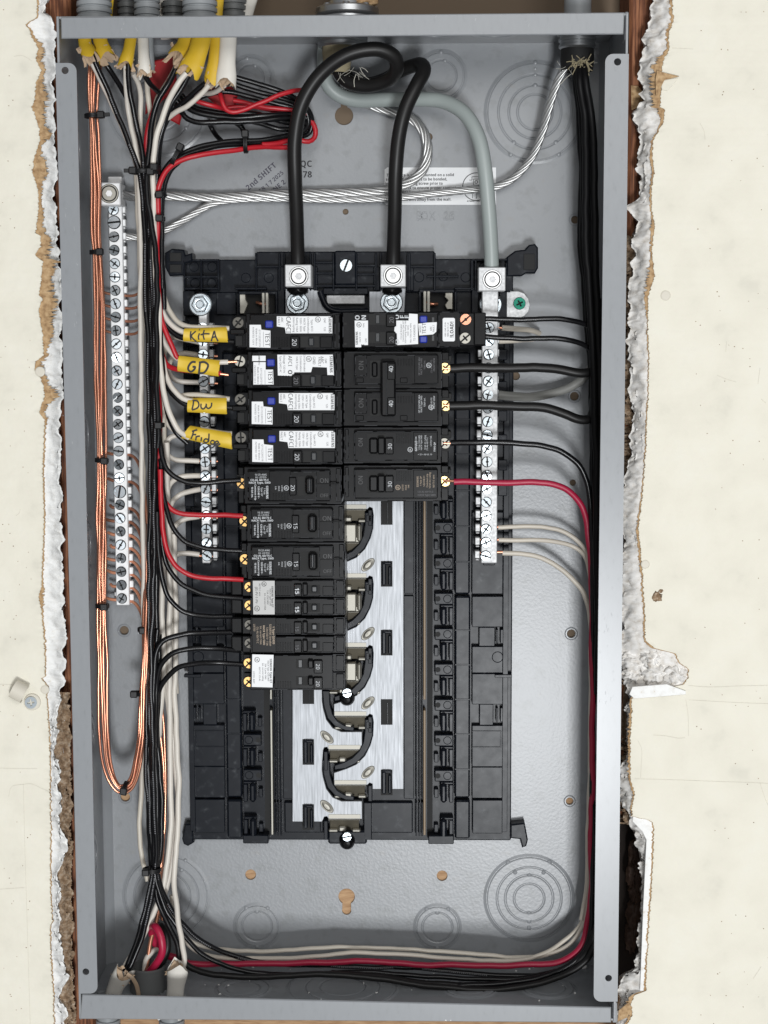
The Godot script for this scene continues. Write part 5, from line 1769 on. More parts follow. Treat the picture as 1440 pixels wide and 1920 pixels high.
	pipe(st, flow(trail([238, 1826, 72, 248, 1834, 72, 256, 1848, 70, 260, 1866, 66]), 2), 1.5, 8, 0.35)
	tag(put("paper_strip", st, M["filler_paper"]), "curled tan paper strip hanging between the bottom left jacket and conduit", "paper strip")
	# fittings along the bottom
	ribbed("cable_fitting", "grey ribbed fitting under the bottom edge at far left", 203, 8.5, 60, "grey_pvc", false, -HH - 40, -HH, "grey fittings under the bottom edge")
	ribbed("cable_fitting", "grey ribbed fitting under the bottom edge, right one of the pair", 322, 9.0, 60, "grey_pvc", false, -HH - 40, -HH, "grey fittings under the bottom edge")
	c = at(278, 1850, 50)
	t = thing("bottom_conduit", "dark grey plastic conduit mouth with crimson loop rising from it", "conduit fitting", Vector3(c.x, -HH, c.z))
	st = begin()
	lathe(st, [Vector2(13.0, 0), Vector2(13.0, 17), Vector2(12.0, 18), Vector2(10.8, 17.5), Vector2(10.2, 2)], Vector3(c.x, -HH + 1.5, c.z), 1, 32)
	put("mouth", st, M["dark_pvc"], t)
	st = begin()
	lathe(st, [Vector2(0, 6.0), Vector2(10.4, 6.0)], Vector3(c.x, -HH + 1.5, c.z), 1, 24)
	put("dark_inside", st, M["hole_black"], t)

# ------------------------------------------------------------------ cable jackets with torn ends
func jacket(called: String, label: String, m: String, a: Array, r: float, ry: float, tear: float, filler := 1.0) -> Node3D:
	var pts := trail(a)
	var t := thing(called, label, "cable jacket", pts[0], "cut cable jackets")
	var line := flow(pts, 2.0)
	var fr := frames(line)
	var st := begin()
	st.set_smooth_group(0)
	var n := 18
	var last := line.size() - 1
	var R := []
	for i in line.size():
		var ring := []
		for s in n + 1:
			var an := TAU * s / n
			var flare := 1.0 + 0.22 * smoothstep(0.6, 1.0, float(i) / last)
			var p: Vector3 = line[i] + (fr[i][1] * cos(an) * r + fr[i][2] * sin(an) * ry) * flare
			if i == last:
				p += fr[i][0] * tear * (0.5 + 0.5 * sin(an * 2.0 + r * 7.0)) * (0.6 + 0.8 * absf(rough_noise.get_noise_2d(s % n * 9.0, r * 31.0 + pts[0].x)))
			ring.append(p)
		R.append(ring)
	for i in last:
		for s in n:
			for p in [R[i][s], R[i + 1][s], R[i + 1][s + 1], R[i][s], R[i + 1][s + 1], R[i][s + 1]]:
				st.add_vertex((p - org) * MM)
	st.index()
	st.generate_normals()
	put("jacket", st, M[m], t)
	if filler > 0:
		st = begin()
		st.set_smooth_group(0)
		for k in int(4 * filler) + 1:
			var an := rng.randf() * TAU
			var b: Vector3 = line[last] + (fr[last][1] * cos(an) * r + fr[last][2] * sin(an) * ry) * 0.7
			var d: Vector3 = (fr[last][0] + fr[last][1] * rng.randf_range(-0.9, 0.9) + fr[last][2] * rng.randf_range(-0.2, 0.5)).normalized()
			var s: Vector3 = fr[last][1] * rng.randf_range(1.6, 3.2)
			var grid := []
			for q in 6:
				var w := s * (1.0 - 0.09 * q)
				var cpt := b + d * (q * 2.1 - 4.0) * filler
				var row := []
				for e in 4:
					row.append(cpt + w * (e / 1.5 - 1.0) + Vector3(rng.randf_range(-0.7, 0.7), rng.randf_range(-0.7, 0.7), rng.randf_range(-1.1, 1.1)))
				grid.append(row)
			for q in 5:
				for e in 3:
					for p in [grid[q][e], grid[q + 1][e], grid[q + 1][e + 1], grid[q][e], grid[q + 1][e + 1], grid[q][e + 1]]:
						st.add_vertex((p - org) * MM)
		st.index()
		st.generate_normals()
		put("paper_filler", st, M["filler_paper"], t)
	return t

func build_jackets() -> void:
	jacket("cable_jacket_end", "torn yellow jacket end nearest the top left corner", "yellow_jacket", [158, 54, 66, 158, 62, 66, 160, 84, 67, 166, 98, 68], 4.3, 3.2, 6.0, 1.2)
	jacket("cable_jacket_end", "second torn yellow jacket end from the top left corner", "yellow_jacket", [186, 54, 58, 186, 62, 58, 190, 84, 60, 196, 100, 60], 4.8, 3.0, 7.0, 1.3)
	jacket("cable_jacket_end", "narrow yellow jacket end, third from top left, split in two points", "yellow_jacket", [246, 54, 62, 246, 66, 63, 242, 92, 65, 236, 116, 66], 3.9, 3.0, 6.5, 0.9)
	jacket("cable_jacket_end", "grubby white jacket end hanging between the yellow ones", "white_jacket", [268, 54, 58, 268, 70, 58, 269, 100, 60, 271, 130, 60], 3.7, 2.6, 8.0, 0.8)
	jacket("cable_jacket_end", "clear grey jacket end tucked right of the grubby white one", "grey_pvc", [281, 54, 52, 281, 70, 52, 282, 100, 52, 282, 128, 50], 2.4, 2.4, 4.0, 0.6)
	jacket("cable_jacket_end", "yellow jacket end behind with tan paper streaming left", "yellow_jacket", [352, 52, 60, 352, 60, 62, 344, 84, 64, 334, 100, 66], 4.8, 3.0, 5.0, 1.5)
	jacket("cable_jacket_end", "largest yellow jacket end in the middle, slanting down left", "yellow_jacket", [380, 54, 68, 379, 66, 70, 370, 100, 72, 358, 128, 74], 6.4, 3.6, 9.0, 1.0)
	jacket("cable_jacket_end", "narrow yellow jacket end left of the smooth white jacket", "yellow_jacket", [404, 54, 60, 406, 76, 60, 403, 110, 61, 398, 146, 62], 4.4, 2.8, 6.0, 1.3)
	jacket("cable_jacket_end", "smooth white jacket end hanging lowest at right of the yellow ones", "white_jacket", [428, 54, 62, 428, 76, 62, 426, 110, 63, 424, 148, 64], 5.6, 3.4, 9.0, 0.7)
	jacket("cable_jacket_end", "cut white jacket end rising at bottom left corner, leaning right", "white_jacket", [206, 1900, 60, 210, 1872, 62, 217, 1850, 66, 228, 1830, 70], 5.6, 3.6, 9.0, 1.1)
	jacket("cable_jacket_end", "cut white jacket end standing upright at the bottom, right of conduit", "white_jacket", [326, 1910, 64, 328, 1872, 64, 330, 1846, 66, 333, 1822, 68], 6.0, 3.8, 9.0, 1.0)
	# red heat tape wrapped round splices behind the white jacket
	for r in [["red tape wrapped splice behind the smooth white jacket", [372, 168, 432, 162, 446, 172, 440, 204, 424, 208, 404, 196], 26], ["dark red tape tucked behind jackets near the top", [276, 116, 330, 104, 330, 170, 300, 190, 272, 214], 16], ["small red tape corner below the white wire", [310, 220, 332, 204, 340, 216, 336, 234], 16]]:
		var c := at(r[1][0], r[1][1], r[2])
		org = c
		var st := begin()
		cut(st, r[1], r[2] - 3.0, r[2], 1.0)
		tag(put("red_tape", st, M["tape_red"]), r[0], "tape")

# ------------------------------------------------------------------ wires
const RW := 1.75
var printed := ["black wire straight down out of the third yellow jacket", "black wire out of the first yellow jacket, leftmost of the fan", "long black trunk wire, second from left", "long black trunk wire, glossy middle one", "black wire leaving trunk bottom and sweeping right, upper one"]

func wire(m: String, label: String, a: Array, r := RW, group := "", bare: Array = []) -> void:
	var called := {"black_wire": "black_wire", "black_cable": "black_wire", "deep_black_cable": "black_wire", "white_wire": "white_wire", "ivory_wire": "white_wire", "red_wire": "red_wire", "crimson_wire": "red_wire", "dull_grey_wire": "grey_wire"}
	var pts := trail(a)
	org = pts[0]
	var st := begin()
	var line := flow(pts, 3.0)
	for i in line.size():
		var p: Vector3 = line[i]
		line[i] = p + Vector3(rough_noise.get_noise_3d(p.y * 0.1, r * 40.0 + pts[0].x, p.x * 0.1), rough_noise.get_noise_3d(p.x * 0.1, 9.0 + pts[0].y, p.y * 0.1), 0) * 1.3
	pipe(st, line, r, 10)
	if label in printed:
		var t := thing(called[m], label, "wire", pts[0], group)
		put("insulation", st, M[m], t)
		st = begin()
		for i in range(12, line.size() - 12):
			var d: Vector3 = (line[i + 1] - line[i]).normalized()
			var s := Vector3(-d.y, d.x, 0).normalized()
			if i % 23 > 15:
				continue
			for k in 2:
				var c: Vector3 = line[i] + d * (k * 1.5) + Vector3(0, 0, r + 0.03)
				quad(st, c + s * 0.38, c + s * 0.38 + d * 0.8, c - s * 0.38 + d * 0.8, c - s * 0.38, Vector3(0, 0, 1))
		put("printed_lettering", st, M["dim_print"], t)
	elif bare.is_empty():
		tag(put(called[m], st, M[m]), label, "wire", group)
	else:
		var t := thing(called[m], label, "wire", pts[0], group)
		put("insulation", st, M[m], t)
		st = begin()
		tube(st, trail(bare), 1.05, 8)
		put("bare_end", st, M["copper"], t)

func copper(label: String, a: Array, r := 1.02, m := "copper", group := "bare copper ground wires") -> void:
	var pts := trail(a)
	org = pts[0]
	var st := begin()
	var line := flow(pts, 3.0)
	var k := float(label.length() * 7 % 50)
	for i in line.size():
		var p: Vector3 = line[i]
		line[i] = p + Vector3(rough_noise.get_noise_3d(p.y * 0.035, k, 3.0), rough_noise.get_noise_3d(p.x * 0.05, k, p.y * 0.02), rough_noise.get_noise_3d(p.y * 0.04, k, 40.0)) * Vector3(2.0, 0.5, 2.0)
	pipe(st, line, r, 8)
	tag(put("copper_wire", st, M[m]), label, "ground wire", group)

func build_wires() -> void:
	var T := "wires from the top into the left trunk"
	# from the jackets into the tied trunk
	wire("white_wire", "white wire out of the first yellow jacket, crossing under black ones", [160, 98, 66, 172, 120, 64, 190, 155, 58, 213, 200, 52, 236, 252, 50, 256, 312, 50, 262, 370, 48, 263, 480, 44, 264, 700, 42, 266, 950, 42, 270, 1150, 42, 276, 1350, 42], 1.75, T)
	wire("black_wire", "black wire out of the first yellow jacket, leftmost of the fan", [168, 96, 68, 180, 122, 66, 197, 160, 62, 218, 208, 58, 240, 262, 55, 259, 318, 54, 268, 380, 52, 272, 480, 50, 276, 620, 50, 280, 800, 50, 280, 1000, 50, 278, 1200, 50, 275, 1350, 50, 276, 1480, 48, 282, 1630, 44], RW, T)
	wire("black_wire", "black wire out of the second yellow jacket, slanting right", [190, 110, 58, 206, 132, 56, 226, 162, 48, 246, 200, 40, 262, 260, 38, 272, 330, 40, 276, 420, 42, 279, 560, 44, 283, 760, 44, 286, 1000, 44, 286, 1250, 44, 287, 1450, 44, 288, 1630, 42], RW, T)
	wire("white_wire", "white wire hugging black one out of the third yellow jacket", [236, 124, 64, 236, 160, 60, 240, 205, 54, 250, 255, 52, 262, 315, 52, 270, 360, 46], RW, T)
	wire("black_wire", "black wire straight down out of the third yellow jacket", [239, 122, 67, 242, 165, 66, 250, 210, 62, 262, 265, 58, 272, 330, 57, 282, 390, 56, 284, 480, 55, 288, 640, 54, 291, 850, 54, 290, 1050, 54, 284, 1200, 54, 281, 1320, 54, 285, 1450, 52, 290, 1560, 50, 288, 1630, 48], RW, T)
	wire("white_wire", "white wire curving behind, right of the third yellow jacket", [248, 138, 54, 258, 156, 48, 263, 180, 42, 262, 215, 38, 262, 260, 36, 266, 320, 34], RW, T)
	wire("black_wire", "short black wire out of the grubby white jacket slanting right", [272, 142, 60, 282, 156, 56, 294, 168, 48, 304, 178, 40], RW, T)
	wire("ivory_wire", "dim white wire falling straight behind the grubby white jacket", [276, 140, 48, 278, 175, 42, 281, 215, 38, 276, 270, 36, 274, 330, 36], RW, T)
	wire("red_wire", "red wire beside the middle black wires above first tie", [318, 150, 52, 304, 178, 50, 288, 205, 50, 278, 235, 50, 272, 270, 48, 272, 320, 46], 1.9, T)
	wire("black_wire", "thick looking black wire out of the back yellow jacket", [338, 108, 66, 330, 128, 66, 314, 160, 66, 294, 195, 64, 282, 240, 62, 278, 290, 62, 276, 325, 62, 280, 400, 60, 292, 480, 58, 294, 640, 58, 296, 840, 58], 1.9, T)
	wire("white_wire", "bright white wire out of largest yellow jacket, running down over tie", [350, 138, 74, 335, 158, 74, 316, 190, 70, 303, 225, 67, 294, 265, 65, 288, 305, 64, 286, 345, 60, 289, 420, 56, 293, 520, 56, 297, 600, 56, 302, 700, 56, 314, 770, 56, 335, 808, 54, 356, 822, 50], 1.9, T)
	wire("black_wire", "black wire right of bright white one out of largest yellow jacket", [356, 140, 70, 342, 165, 68, 322, 196, 66, 307, 235, 62, 298, 275, 60, 294, 320, 58, 294, 420, 52, 298, 560, 50, 303, 660, 50, 312, 770, 48, 330, 812, 48, 352, 832, 46], 1.9, T)
	wire("white_wire", "white wire out of the narrow yellow jacket slanting down left", [394, 158, 64, 376, 176, 60, 352, 196, 56, 326, 212, 50, 308, 228, 46, 298, 260, 44, 292, 310, 42, 296, 400, 40, 300, 500, 40], RW, T)
	wire("black_wire", "black wire out of the narrow yellow jacket slanting down left", [385, 156, 58, 366, 170, 56, 344, 188, 52, 322, 208, 48, 306, 240, 46, 300, 280, 46, 298, 330, 46], RW, T)
	wire("white_wire", "white wire bending left out of the smooth white jacket", [420, 160, 60, 408, 170, 52, 394, 174, 44, 378, 172, 36], RW, T)
	wire("ivory_wire", "dim white wire slanting down behind the largest yellow jacket", [334, 112, 56, 322, 140, 50, 308, 165, 46, 296, 185, 42, 288, 215, 40, 284, 260, 38], RW, T)
	# coiled spare length
	var C := "coiled spare wires at top left"
	wire("black_wire", "uppermost black wire of the coil, passing behind the feeder", [436, 142, 40, 470, 152, 38, 510, 165, 36, 540, 178, 34, 562, 190, 30, 578, 206, 26, 584, 225, 22, 580, 250, 20, 560, 258, 18], RW, C)
	wire("black_wire", "second black wire of the coil under the uppermost one", [440, 158, 36, 480, 172, 34, 520, 182, 32, 560, 196, 28, 574, 212, 26, 578, 232, 24, 568, 246, 22, 545, 250, 22], RW, C)
	wire("black_wire", "third black wire of the coil, between red wires", [330, 200, 34, 380, 180, 34, 420, 172, 32, 470, 182, 30, 520, 194, 28, 556, 204, 26], RW, C)
	wire("black_wire", "black coil wire sagging lowest on the left", [322, 190, 40, 336, 205, 42, 350, 222, 42, 380, 229, 42, 430, 228, 40, 480, 226, 38, 530, 222, 34, 560, 222, 28, 575, 232, 24], 1.85, C)
	wire("black_wire", "black coil wire just above the lowest sag", [330, 180, 38, 348, 200, 38, 368, 212, 38, 410, 219, 37, 460, 221, 36, 510, 217, 34, 555, 216, 28, 574, 222, 26], 1.85, C)
	wire("black_wire", "black coil wire with a long pale highlight", [340, 178, 34, 356, 196, 34, 380, 206, 34, 430, 212, 33, 480, 214, 32, 530, 228, 28, 560, 232, 24], 1.85, C)
	wire("black_wire", "black coil wire dipping right before the feeder", [400, 214, 28, 450, 222, 28, 490, 232, 27, 520, 241, 26, 548, 243, 24, 570, 238, 22, 582, 228, 20], 1.85, C)
	wire("red_wire", "red wire rising right across the coil from red tape", [412, 176, 46, 416, 192, 48, 424, 206, 48, 438, 210, 48, 460, 206, 47, 490, 194, 46, 525, 178, 44, 552, 169, 40, 566, 168, 34], 1.6, C)
	wire("red_wire", "red wire slanting from the jackets to tape", [366, 186, 44, 384, 192, 44, 404, 198, 42, 420, 203, 36], 1.6, C)
	wire("red_wire", "red wire running right under black coil wires", [436, 188, 30, 470, 196, 30, 510, 203, 30, 552, 209, 28, 572, 216, 26], 1.6, C)
	wire("red_wire", "second red wire running right, lower in the coil", [420, 204, 26, 470, 200, 26, 510, 206, 26, 550, 211, 24], 1.5, C)
	wire("black_wire", "short black wire dropping from coil to the tied branch, left one", [388, 228, 22, 396, 244, 18, 406, 256, 20, 416, 264, 24], 1.7, C)
	wire("black_wire", "short black wire dropping from coil to tied branch, by second tie", [442, 230, 26, 452, 238, 24, 458, 250, 24, 460, 262, 28], 1.9, C)
	# tied branch: coil back to the trunk
	wire("black_wire", "upper black wire of the tied branch sweeping into the trunk", [566, 248, 26, 530, 256, 32, 490, 262, 36, 450, 263, 40, 410, 267, 44, 370, 276, 48, 338, 290, 50, 318, 305, 52, 302, 330, 54, 298, 360, 54, 300, 420, 52, 303, 520, 52, 308, 580, 50], RW, C)
	wire("black_wire", "lower black wire of the tied branch sweeping into the trunk", [560, 256, 22, 520, 263, 28, 480, 268, 34, 440, 271, 40, 400, 275, 46, 366, 283, 50, 336, 297, 54, 314, 318, 56, 304, 345, 56, 302, 400, 54, 304, 480, 54, 306, 540, 52], RW, C)
	wire("red_wire", "red wire of the tied branch, upper end looping by feeder", [575, 222, 22, 586, 230, 22, 592, 244, 22, 590, 258, 22, 578, 266, 24, 555, 262, 26, 520, 268, 32, 490, 270, 36], 1.75, C)
	wire("red_wire", "red wire along underside of the tied branch into the trunk", [562, 278, 24, 520, 277, 30, 475, 276, 40, 430, 283, 48, 380, 290, 54, 350, 297, 56, 326, 308, 58, 306, 330, 60, 297, 352, 60, 296, 375, 58, 297, 400, 56, 296, 460, 54, 297, 540, 54, 303, 600, 52, 312, 625, 52, 330, 668, 50, 344, 680, 48], 1.75, C)
	wire("black_wire", "black wire inside the bend of the red branch wire", [340, 302, 50, 322, 318, 52, 310, 345, 52, 306, 380, 50, 305, 430, 50], 1.7, C)
	wire("red_wire", "red wire deep in the trunk reappearing below the tapes", [304, 380, 50, 298, 480, 46, 296, 620, 44, 298, 720, 46, 299, 800, 50, 299, 880, 52, 306, 930, 52, 330, 958, 52, 370, 967, 51, 420, 967, 50, 455, 967, 50], RW, "wires from the trunk to left breakers")
	# trunk fill
	var U := "long wires of the left trunk"
	wire("ivory_wire", "grey white wire at the left edge of the trunk beside ground bar", [256, 330, 36, 260, 420, 34, 266, 560, 34, 266, 800, 34, 270, 1000, 34, 274, 1200, 34, 270, 1400, 36, 262, 1510, 36, 264, 1590, 38, 276, 1650, 38], 1.75, U)
	wire("black_wire", "long black trunk wire, second from left", [274, 330, 48, 281, 480, 46, 284, 700, 46, 285, 900, 46, 283, 1100, 46, 279, 1300, 48, 280, 1480, 48, 286, 1640, 46, 278, 1680, 48, 262, 1740, 52, 246, 1790, 58, 232, 1828, 62], RW, U)
	wire("black_wire", "long black trunk wire, glossy middle one", [279, 330, 54, 287, 480, 55, 291, 700, 56, 290, 900, 57, 287, 1100, 57, 284, 1250, 57, 287, 1400, 56, 291, 1550, 52, 290, 1640, 50, 283, 1690, 54, 270, 1740, 58, 252, 1795, 62, 236, 1830, 64], RW, U)
	wire("black_wire", "long black trunk wire bowing right near the bottom", [292, 900, 50, 294, 1050, 50, 292, 1250, 46, 296, 1400, 46, 302, 1520, 46, 300, 1600, 46, 292, 1640, 46, 294, 1680, 48, 312, 1728, 50, 328, 1760, 54, 335, 1790, 58, 334, 1818, 60], 1.85, U)
	wire("black_wire", "black wire leaving trunk bottom and sweeping right, upper one", [296, 1180, 50, 290, 1350, 50, 296, 1500, 48, 294, 1630, 48, 306, 1676, 46, 340, 1728, 42, 385, 1768, 38, 440, 1792, 34, 520, 1806, 32, 620, 1810, 32, 740, 1814, 32, 860, 1822, 34, 960, 1830, 36, 1040, 1822, 38, 1090, 1795, 40, 1116, 1760, 42], RW, U)
	wire("black_wire", "black wire leaving trunk bottom and sweeping right, lower one", [300, 1190, 46, 294, 1360, 46, 290, 1500, 46, 290, 1634, 50, 304, 1690, 50, 336, 1742, 50, 376, 1786, 48, 420, 1810, 46, 480, 1824, 44, 560, 1826, 42, 660, 1822, 40, 780, 1828, 40, 900, 1836, 40, 1000, 1832, 42, 1070, 1812, 44, 1116, 1780, 46], RW, U)
	for w in [["white_wire", "white trunk wire nearest the bus, left of three", [303, 1000, 40, 304, 1120, 38, 307, 1250, 36, 300, 1360, 36, 296, 1440, 36]], ["white_wire", "white trunk wire nearest the bus, middle of three", [312, 830, 36, 316, 960, 36, 318, 1100, 36, 318, 1230, 36, 318, 1330, 36, 320, 1440, 38, 320, 1540, 40, 312, 1630, 42, 296, 1690, 46, 272, 1745, 52, 246, 1790, 56, 226, 1824, 58]], ["white_wire", "white trunk wire nearest the bus, rightmost of three", [326, 1000, 32, 328, 1120, 32, 330, 1250, 32, 328, 1330, 34, 334, 1420, 36, 335, 1520, 38, 330, 1620, 40, 328, 1660, 42, 334, 1720, 50, 342, 1770, 56, 346, 1800, 60, 340, 1822, 62]], ["white_wire", "white trunk wire crossing behind the middle one", [302, 1150, 32, 310, 1260, 32, 320, 1350, 32, 330, 1430, 32, 333, 1500, 32, 322, 1620, 34, 306, 1680, 36]], ["ivory_wire", "dim white trunk wire deep behind the black bundle", [300, 560, 34, 306, 700, 32, 308, 850, 30, 308, 1000, 28, 322, 1150, 28, 330, 1300, 28]]]:
		wire(w[0], w[1], w[2], 1.95, U)
	# to the left breakers
	var L := "wires from the trunk to left breakers"
	wire("ivory_wire", "upper dim white wire arching over the Kit A tape", [300, 480, 40, 304, 545, 40, 318, 585, 42, 345, 610, 46, 380, 615, 48, 430, 615, 46], 1.8, L)
	wire("white_wire", "white wire entering the Kit A tape", [297, 560, 48, 306, 590, 48, 322, 610, 49, 345, 622, 50, 420, 628, 50], 1.8, L)
	wire("black_wire", "black wire entering the Kit A tape", [299, 575, 46, 308, 605, 46, 326, 624, 47, 345, 632, 48, 440, 640, 48], 1.8, L)
	wire("white_wire", "white wire entering the GD tape between red ones", [300, 610, 46, 308, 640, 46, 324, 664, 48, 344, 676, 50, 400, 680, 50, 428, 679, 49], 1.8, L, [425, 679, 49, 444, 678, 48])
	wire("red_wire", "red wire entering the lower left of the GD tape", [300, 650, 44, 310, 680, 44, 324, 690, 47, 344, 694, 49, 400, 698, 50, 415, 701, 50], 1.8, L, [413, 701, 50, 428, 703, 49])
	wire("white_wire", "white wire entering the DW tape", [304, 670, 48, 312, 705, 48, 326, 732, 50, 350, 750, 51, 420, 756, 50], 1.8, L)
	wire("black_wire", "black wire entering the DW tape", [300, 690, 46, 312, 722, 46, 326, 742, 48, 350, 758, 49, 440, 764, 48], 1.8, L)
	wire("ivory_wire", "dim white wire arching over the DW tape", [330, 744, 46, 352, 740, 46, 380, 741, 47, 432, 748, 46], 1.8, L)
	wire("ivory_wire", "dim white wire leading over Fridge tape to its breaker", [352, 806, 46, 380, 806, 46, 410, 811, 46, 434, 813, 46], 1.7, L)
	wire("black_wire", "black wire curving to the 20 amp breaker below Fridge tape", [297, 780, 56, 300, 840, 56, 312, 880, 56, 340, 900, 55, 380, 905, 54, 420, 902, 52, 452, 901, 50], RW, L)
	wire("black_wire", "black wire curving to the lower 15 amp plain breaker", [300, 860, 54, 306, 930, 54, 322, 985, 54, 346, 1015, 53, 380, 1028, 52, 420, 1031, 51, 455, 1033, 50], RW, L)
	wire("red_wire", "red wire curving to the white labelled tandem breaker", [300, 880, 58, 302, 960, 58, 310, 1020, 57, 328, 1058, 56, 352, 1076, 54, 390, 1083, 53, 432, 1085, 51, 458, 1088, 51], RW, L)
	wire("black_wire", "black wire curving to lower pole of white labelled tandem", [298, 930, 54, 304, 1010, 54, 316, 1065, 53, 340, 1096, 52, 378, 1112, 51, 434, 1120, 50, 456, 1121, 50], RW, L)
	wire("black_wire", "black wire curving to the upper pole of tan printed tandem", [294, 960, 58, 300, 1050, 58, 312, 1110, 57, 336, 1142, 55, 370, 1154, 53, 434, 1156, 46], RW, L)
	wire("black_wire", "black wire arching up to lower pole of tan printed tandem", [288, 1420, 54, 288, 1300, 56, 292, 1232, 57, 306, 1204, 57, 330, 1192, 56, 370, 1187, 54, 434, 1186, 46], 1.85, L)
	wire("black_wire", "black wire arching up to top pole of bottom twin breaker", [292, 1400, 50, 292, 1290, 52, 300, 1250, 54, 322, 1226, 55, 352, 1216, 54, 400, 1214, 52, 450, 1218, 46], 1.85, L)
	wire("black_wire", "lowest black wire arching up to bottom twin breaker", [292, 1400, 46, 294, 1310, 48, 304, 1282, 50, 330, 1256, 52, 370, 1245, 52, 410, 1244, 52, 455, 1247, 48], 1.85, L)
	# neutrals to the left neutral bar
	var N := "white neutral wires into the left neutral bar"
	for w in [[642, "neutral wire peeping out just below Kit A tape", [305, 680, 26, 312, 645, 26, 326, 632, 25, 350, 637, 25, 374, 642, 25]], [667, "grey white neutral wire ending above the GD tape", [316, 690, 24, 322, 672, 25, 340, 662, 25, 374, 667, 24]], [718, "speckled neutral wire curving up between GD and DW tapes", [314, 680, 28, 318, 700, 29, 332, 713, 28, 350, 716, 27, 374, 718, 25]], [843, "neutral wire looping left of Fridge tape, upper one", [352, 812, 30, 330, 808, 30, 314, 794, 28, 308, 770, 26]], [864, "neutral wire loop below the Fridge tape", [345, 812, 30, 322, 818, 31, 311, 832, 31, 314, 850, 30, 332, 862, 28, 374, 865, 25]], [893, "neutral wire arching into bar above the black breaker wire", [315, 930, 26, 318, 910, 28, 330, 897, 29, 350, 891, 28, 374, 890, 25]], [918, "neutral wire arching into bar below the black breaker wire", [317, 960, 28, 322, 942, 29, 338, 928, 29, 358, 920, 27, 374, 916, 25]], [970, "neutral wire arching in just below the red breaker wire", [318, 1020, 28, 321, 998, 29, 332, 982, 29, 350, 972, 28, 374, 968, 25]], [1042, "lowest neutral wire running level into the bar foot", [316, 1070, 26, 318, 1052, 27, 328, 1040, 27, 345, 1038, 26, 374, 1041, 25]]]:
		wire("white_wire" if w[0] > 700 else "ivory_wire", w[1], w[2], 1.85, N, [372, w[0], 25, 408, w[0] + 1, 22] if w[0] != 843 else [])
	# right hand side
	var R := "wires from right breakers to the right bundle"
	wire("black_wire", "upper thin black wire from the top right twin breaker", [908, 599, 48, 960, 600, 48, 1020, 599, 48, 1064, 601, 47, 1098, 608, 44, 1118, 622, 40, 1124, 660, 36], 1.8, R)
	wire("black_wire", "lower thin black wire from the top right twin breaker", [908, 633, 48, 960, 634, 48, 1030, 633, 48, 1070, 638, 47, 1098, 648, 44, 1116, 668, 40, 1122, 720, 36], 1.8, R)
	wire("black_cable", "thick black cable from the upper pole of 40 amp breaker", [842, 691, 48, 900, 690, 48, 970, 688, 47, 1020, 688, 46, 1058, 694, 45, 1094, 700, 44, 1118, 690, 40, 1124, 640, 36, 1120, 560, 32], 3.15, R, [832, 691, 48, 846, 691, 48])
	wire("black_cable", "thick black cable from the lower pole of 40 amp breaker", [842, 760, 48, 900, 760, 48, 970, 761, 47, 1020, 766, 46, 1056, 776, 45, 1086, 786, 44, 1106, 784, 42, 1114, 766, 40, 1116, 700, 38, 1112, 600, 36, 1106, 480, 34], 3.15, R, [832, 760, 48, 846, 760, 48])
	wire("dull_grey_wire", "thick grey neutral curving up behind the 40 amp cables", [934, 741, 24, 970, 744, 22, 1010, 742, 18, 1048, 734, 15, 1076, 722, 14, 1100, 702, 14, 1116, 670, 16], 3.2, R, [895, 740, 25, 936, 741, 24])
	wire("ivory_wire", "short pale wire bending away below the upper thin black wire", [940, 615, 26, 970, 617, 24, 995, 620, 18, 1012, 625, 8], 1.9, R, [926, 614, 26, 942, 615, 26])
	wire("ivory_wire", "pale wire hidden along the lower thin black wire", [936, 640, 26, 960, 640, 24, 1000, 637, 16], 1.7, R)
	wire("black_wire", "black wire from the right 30 amp breaker, turning down the side", [844, 831, 48, 900, 829, 49, 970, 831, 49, 1020, 836, 49, 1058, 850, 49, 1086, 876, 48, 1102, 912, 47, 1108, 970, 46, 1112, 1080, 44, 1113, 1300, 42, 1112, 1500, 42, 1113, 1650, 44, 1108, 1740, 46, 1090, 1790, 46, 1040, 1824, 46, 960, 1842, 46, 860, 1848, 46], 2.0, R, [832, 831, 48, 846, 831, 48])
	wire("crimson_wire", "crimson wire from the lowest right breaker running down and along bottom", [850, 902, 49, 920, 904, 49, 990, 905, 49, 1030, 908, 49, 1062, 918, 48, 1088, 942, 46, 1102, 980, 44, 1108, 1060, 42, 1111, 1200, 42, 1111, 1400, 42, 1109, 1600, 42, 1106, 1700, 42, 1092, 1772, 42, 1050, 1802, 40, 960, 1810, 38, 840, 1810, 38, 720, 1804, 38, 600, 1804, 38, 500, 1808, 38, 420, 1806, 38, 360, 1808, 38, 330, 1796, 38], 2.15, R, [832, 901, 48, 852, 902, 49])
	wire("ivory_wire", "upper pale wire of three leaving right neutral bar", [936, 988, 26, 975, 988, 26, 1020, 990, 25, 1060, 1000, 24, 1088, 1020, 24, 1104, 1050, 24, 1110, 1120, 26, 1110, 1300, 28, 1108, 1500, 30, 1104, 1650, 30, 1096, 1720, 30, 1066, 1772, 30, 1010, 1792, 28, 900, 1790, 28, 760, 1780, 26, 640, 1776, 26, 520, 1782, 26, 420, 1782, 26, 360, 1766, 28, 330, 1730, 30, 322, 1680, 32], 1.6, R, [893, 988, 25, 938, 988, 26])
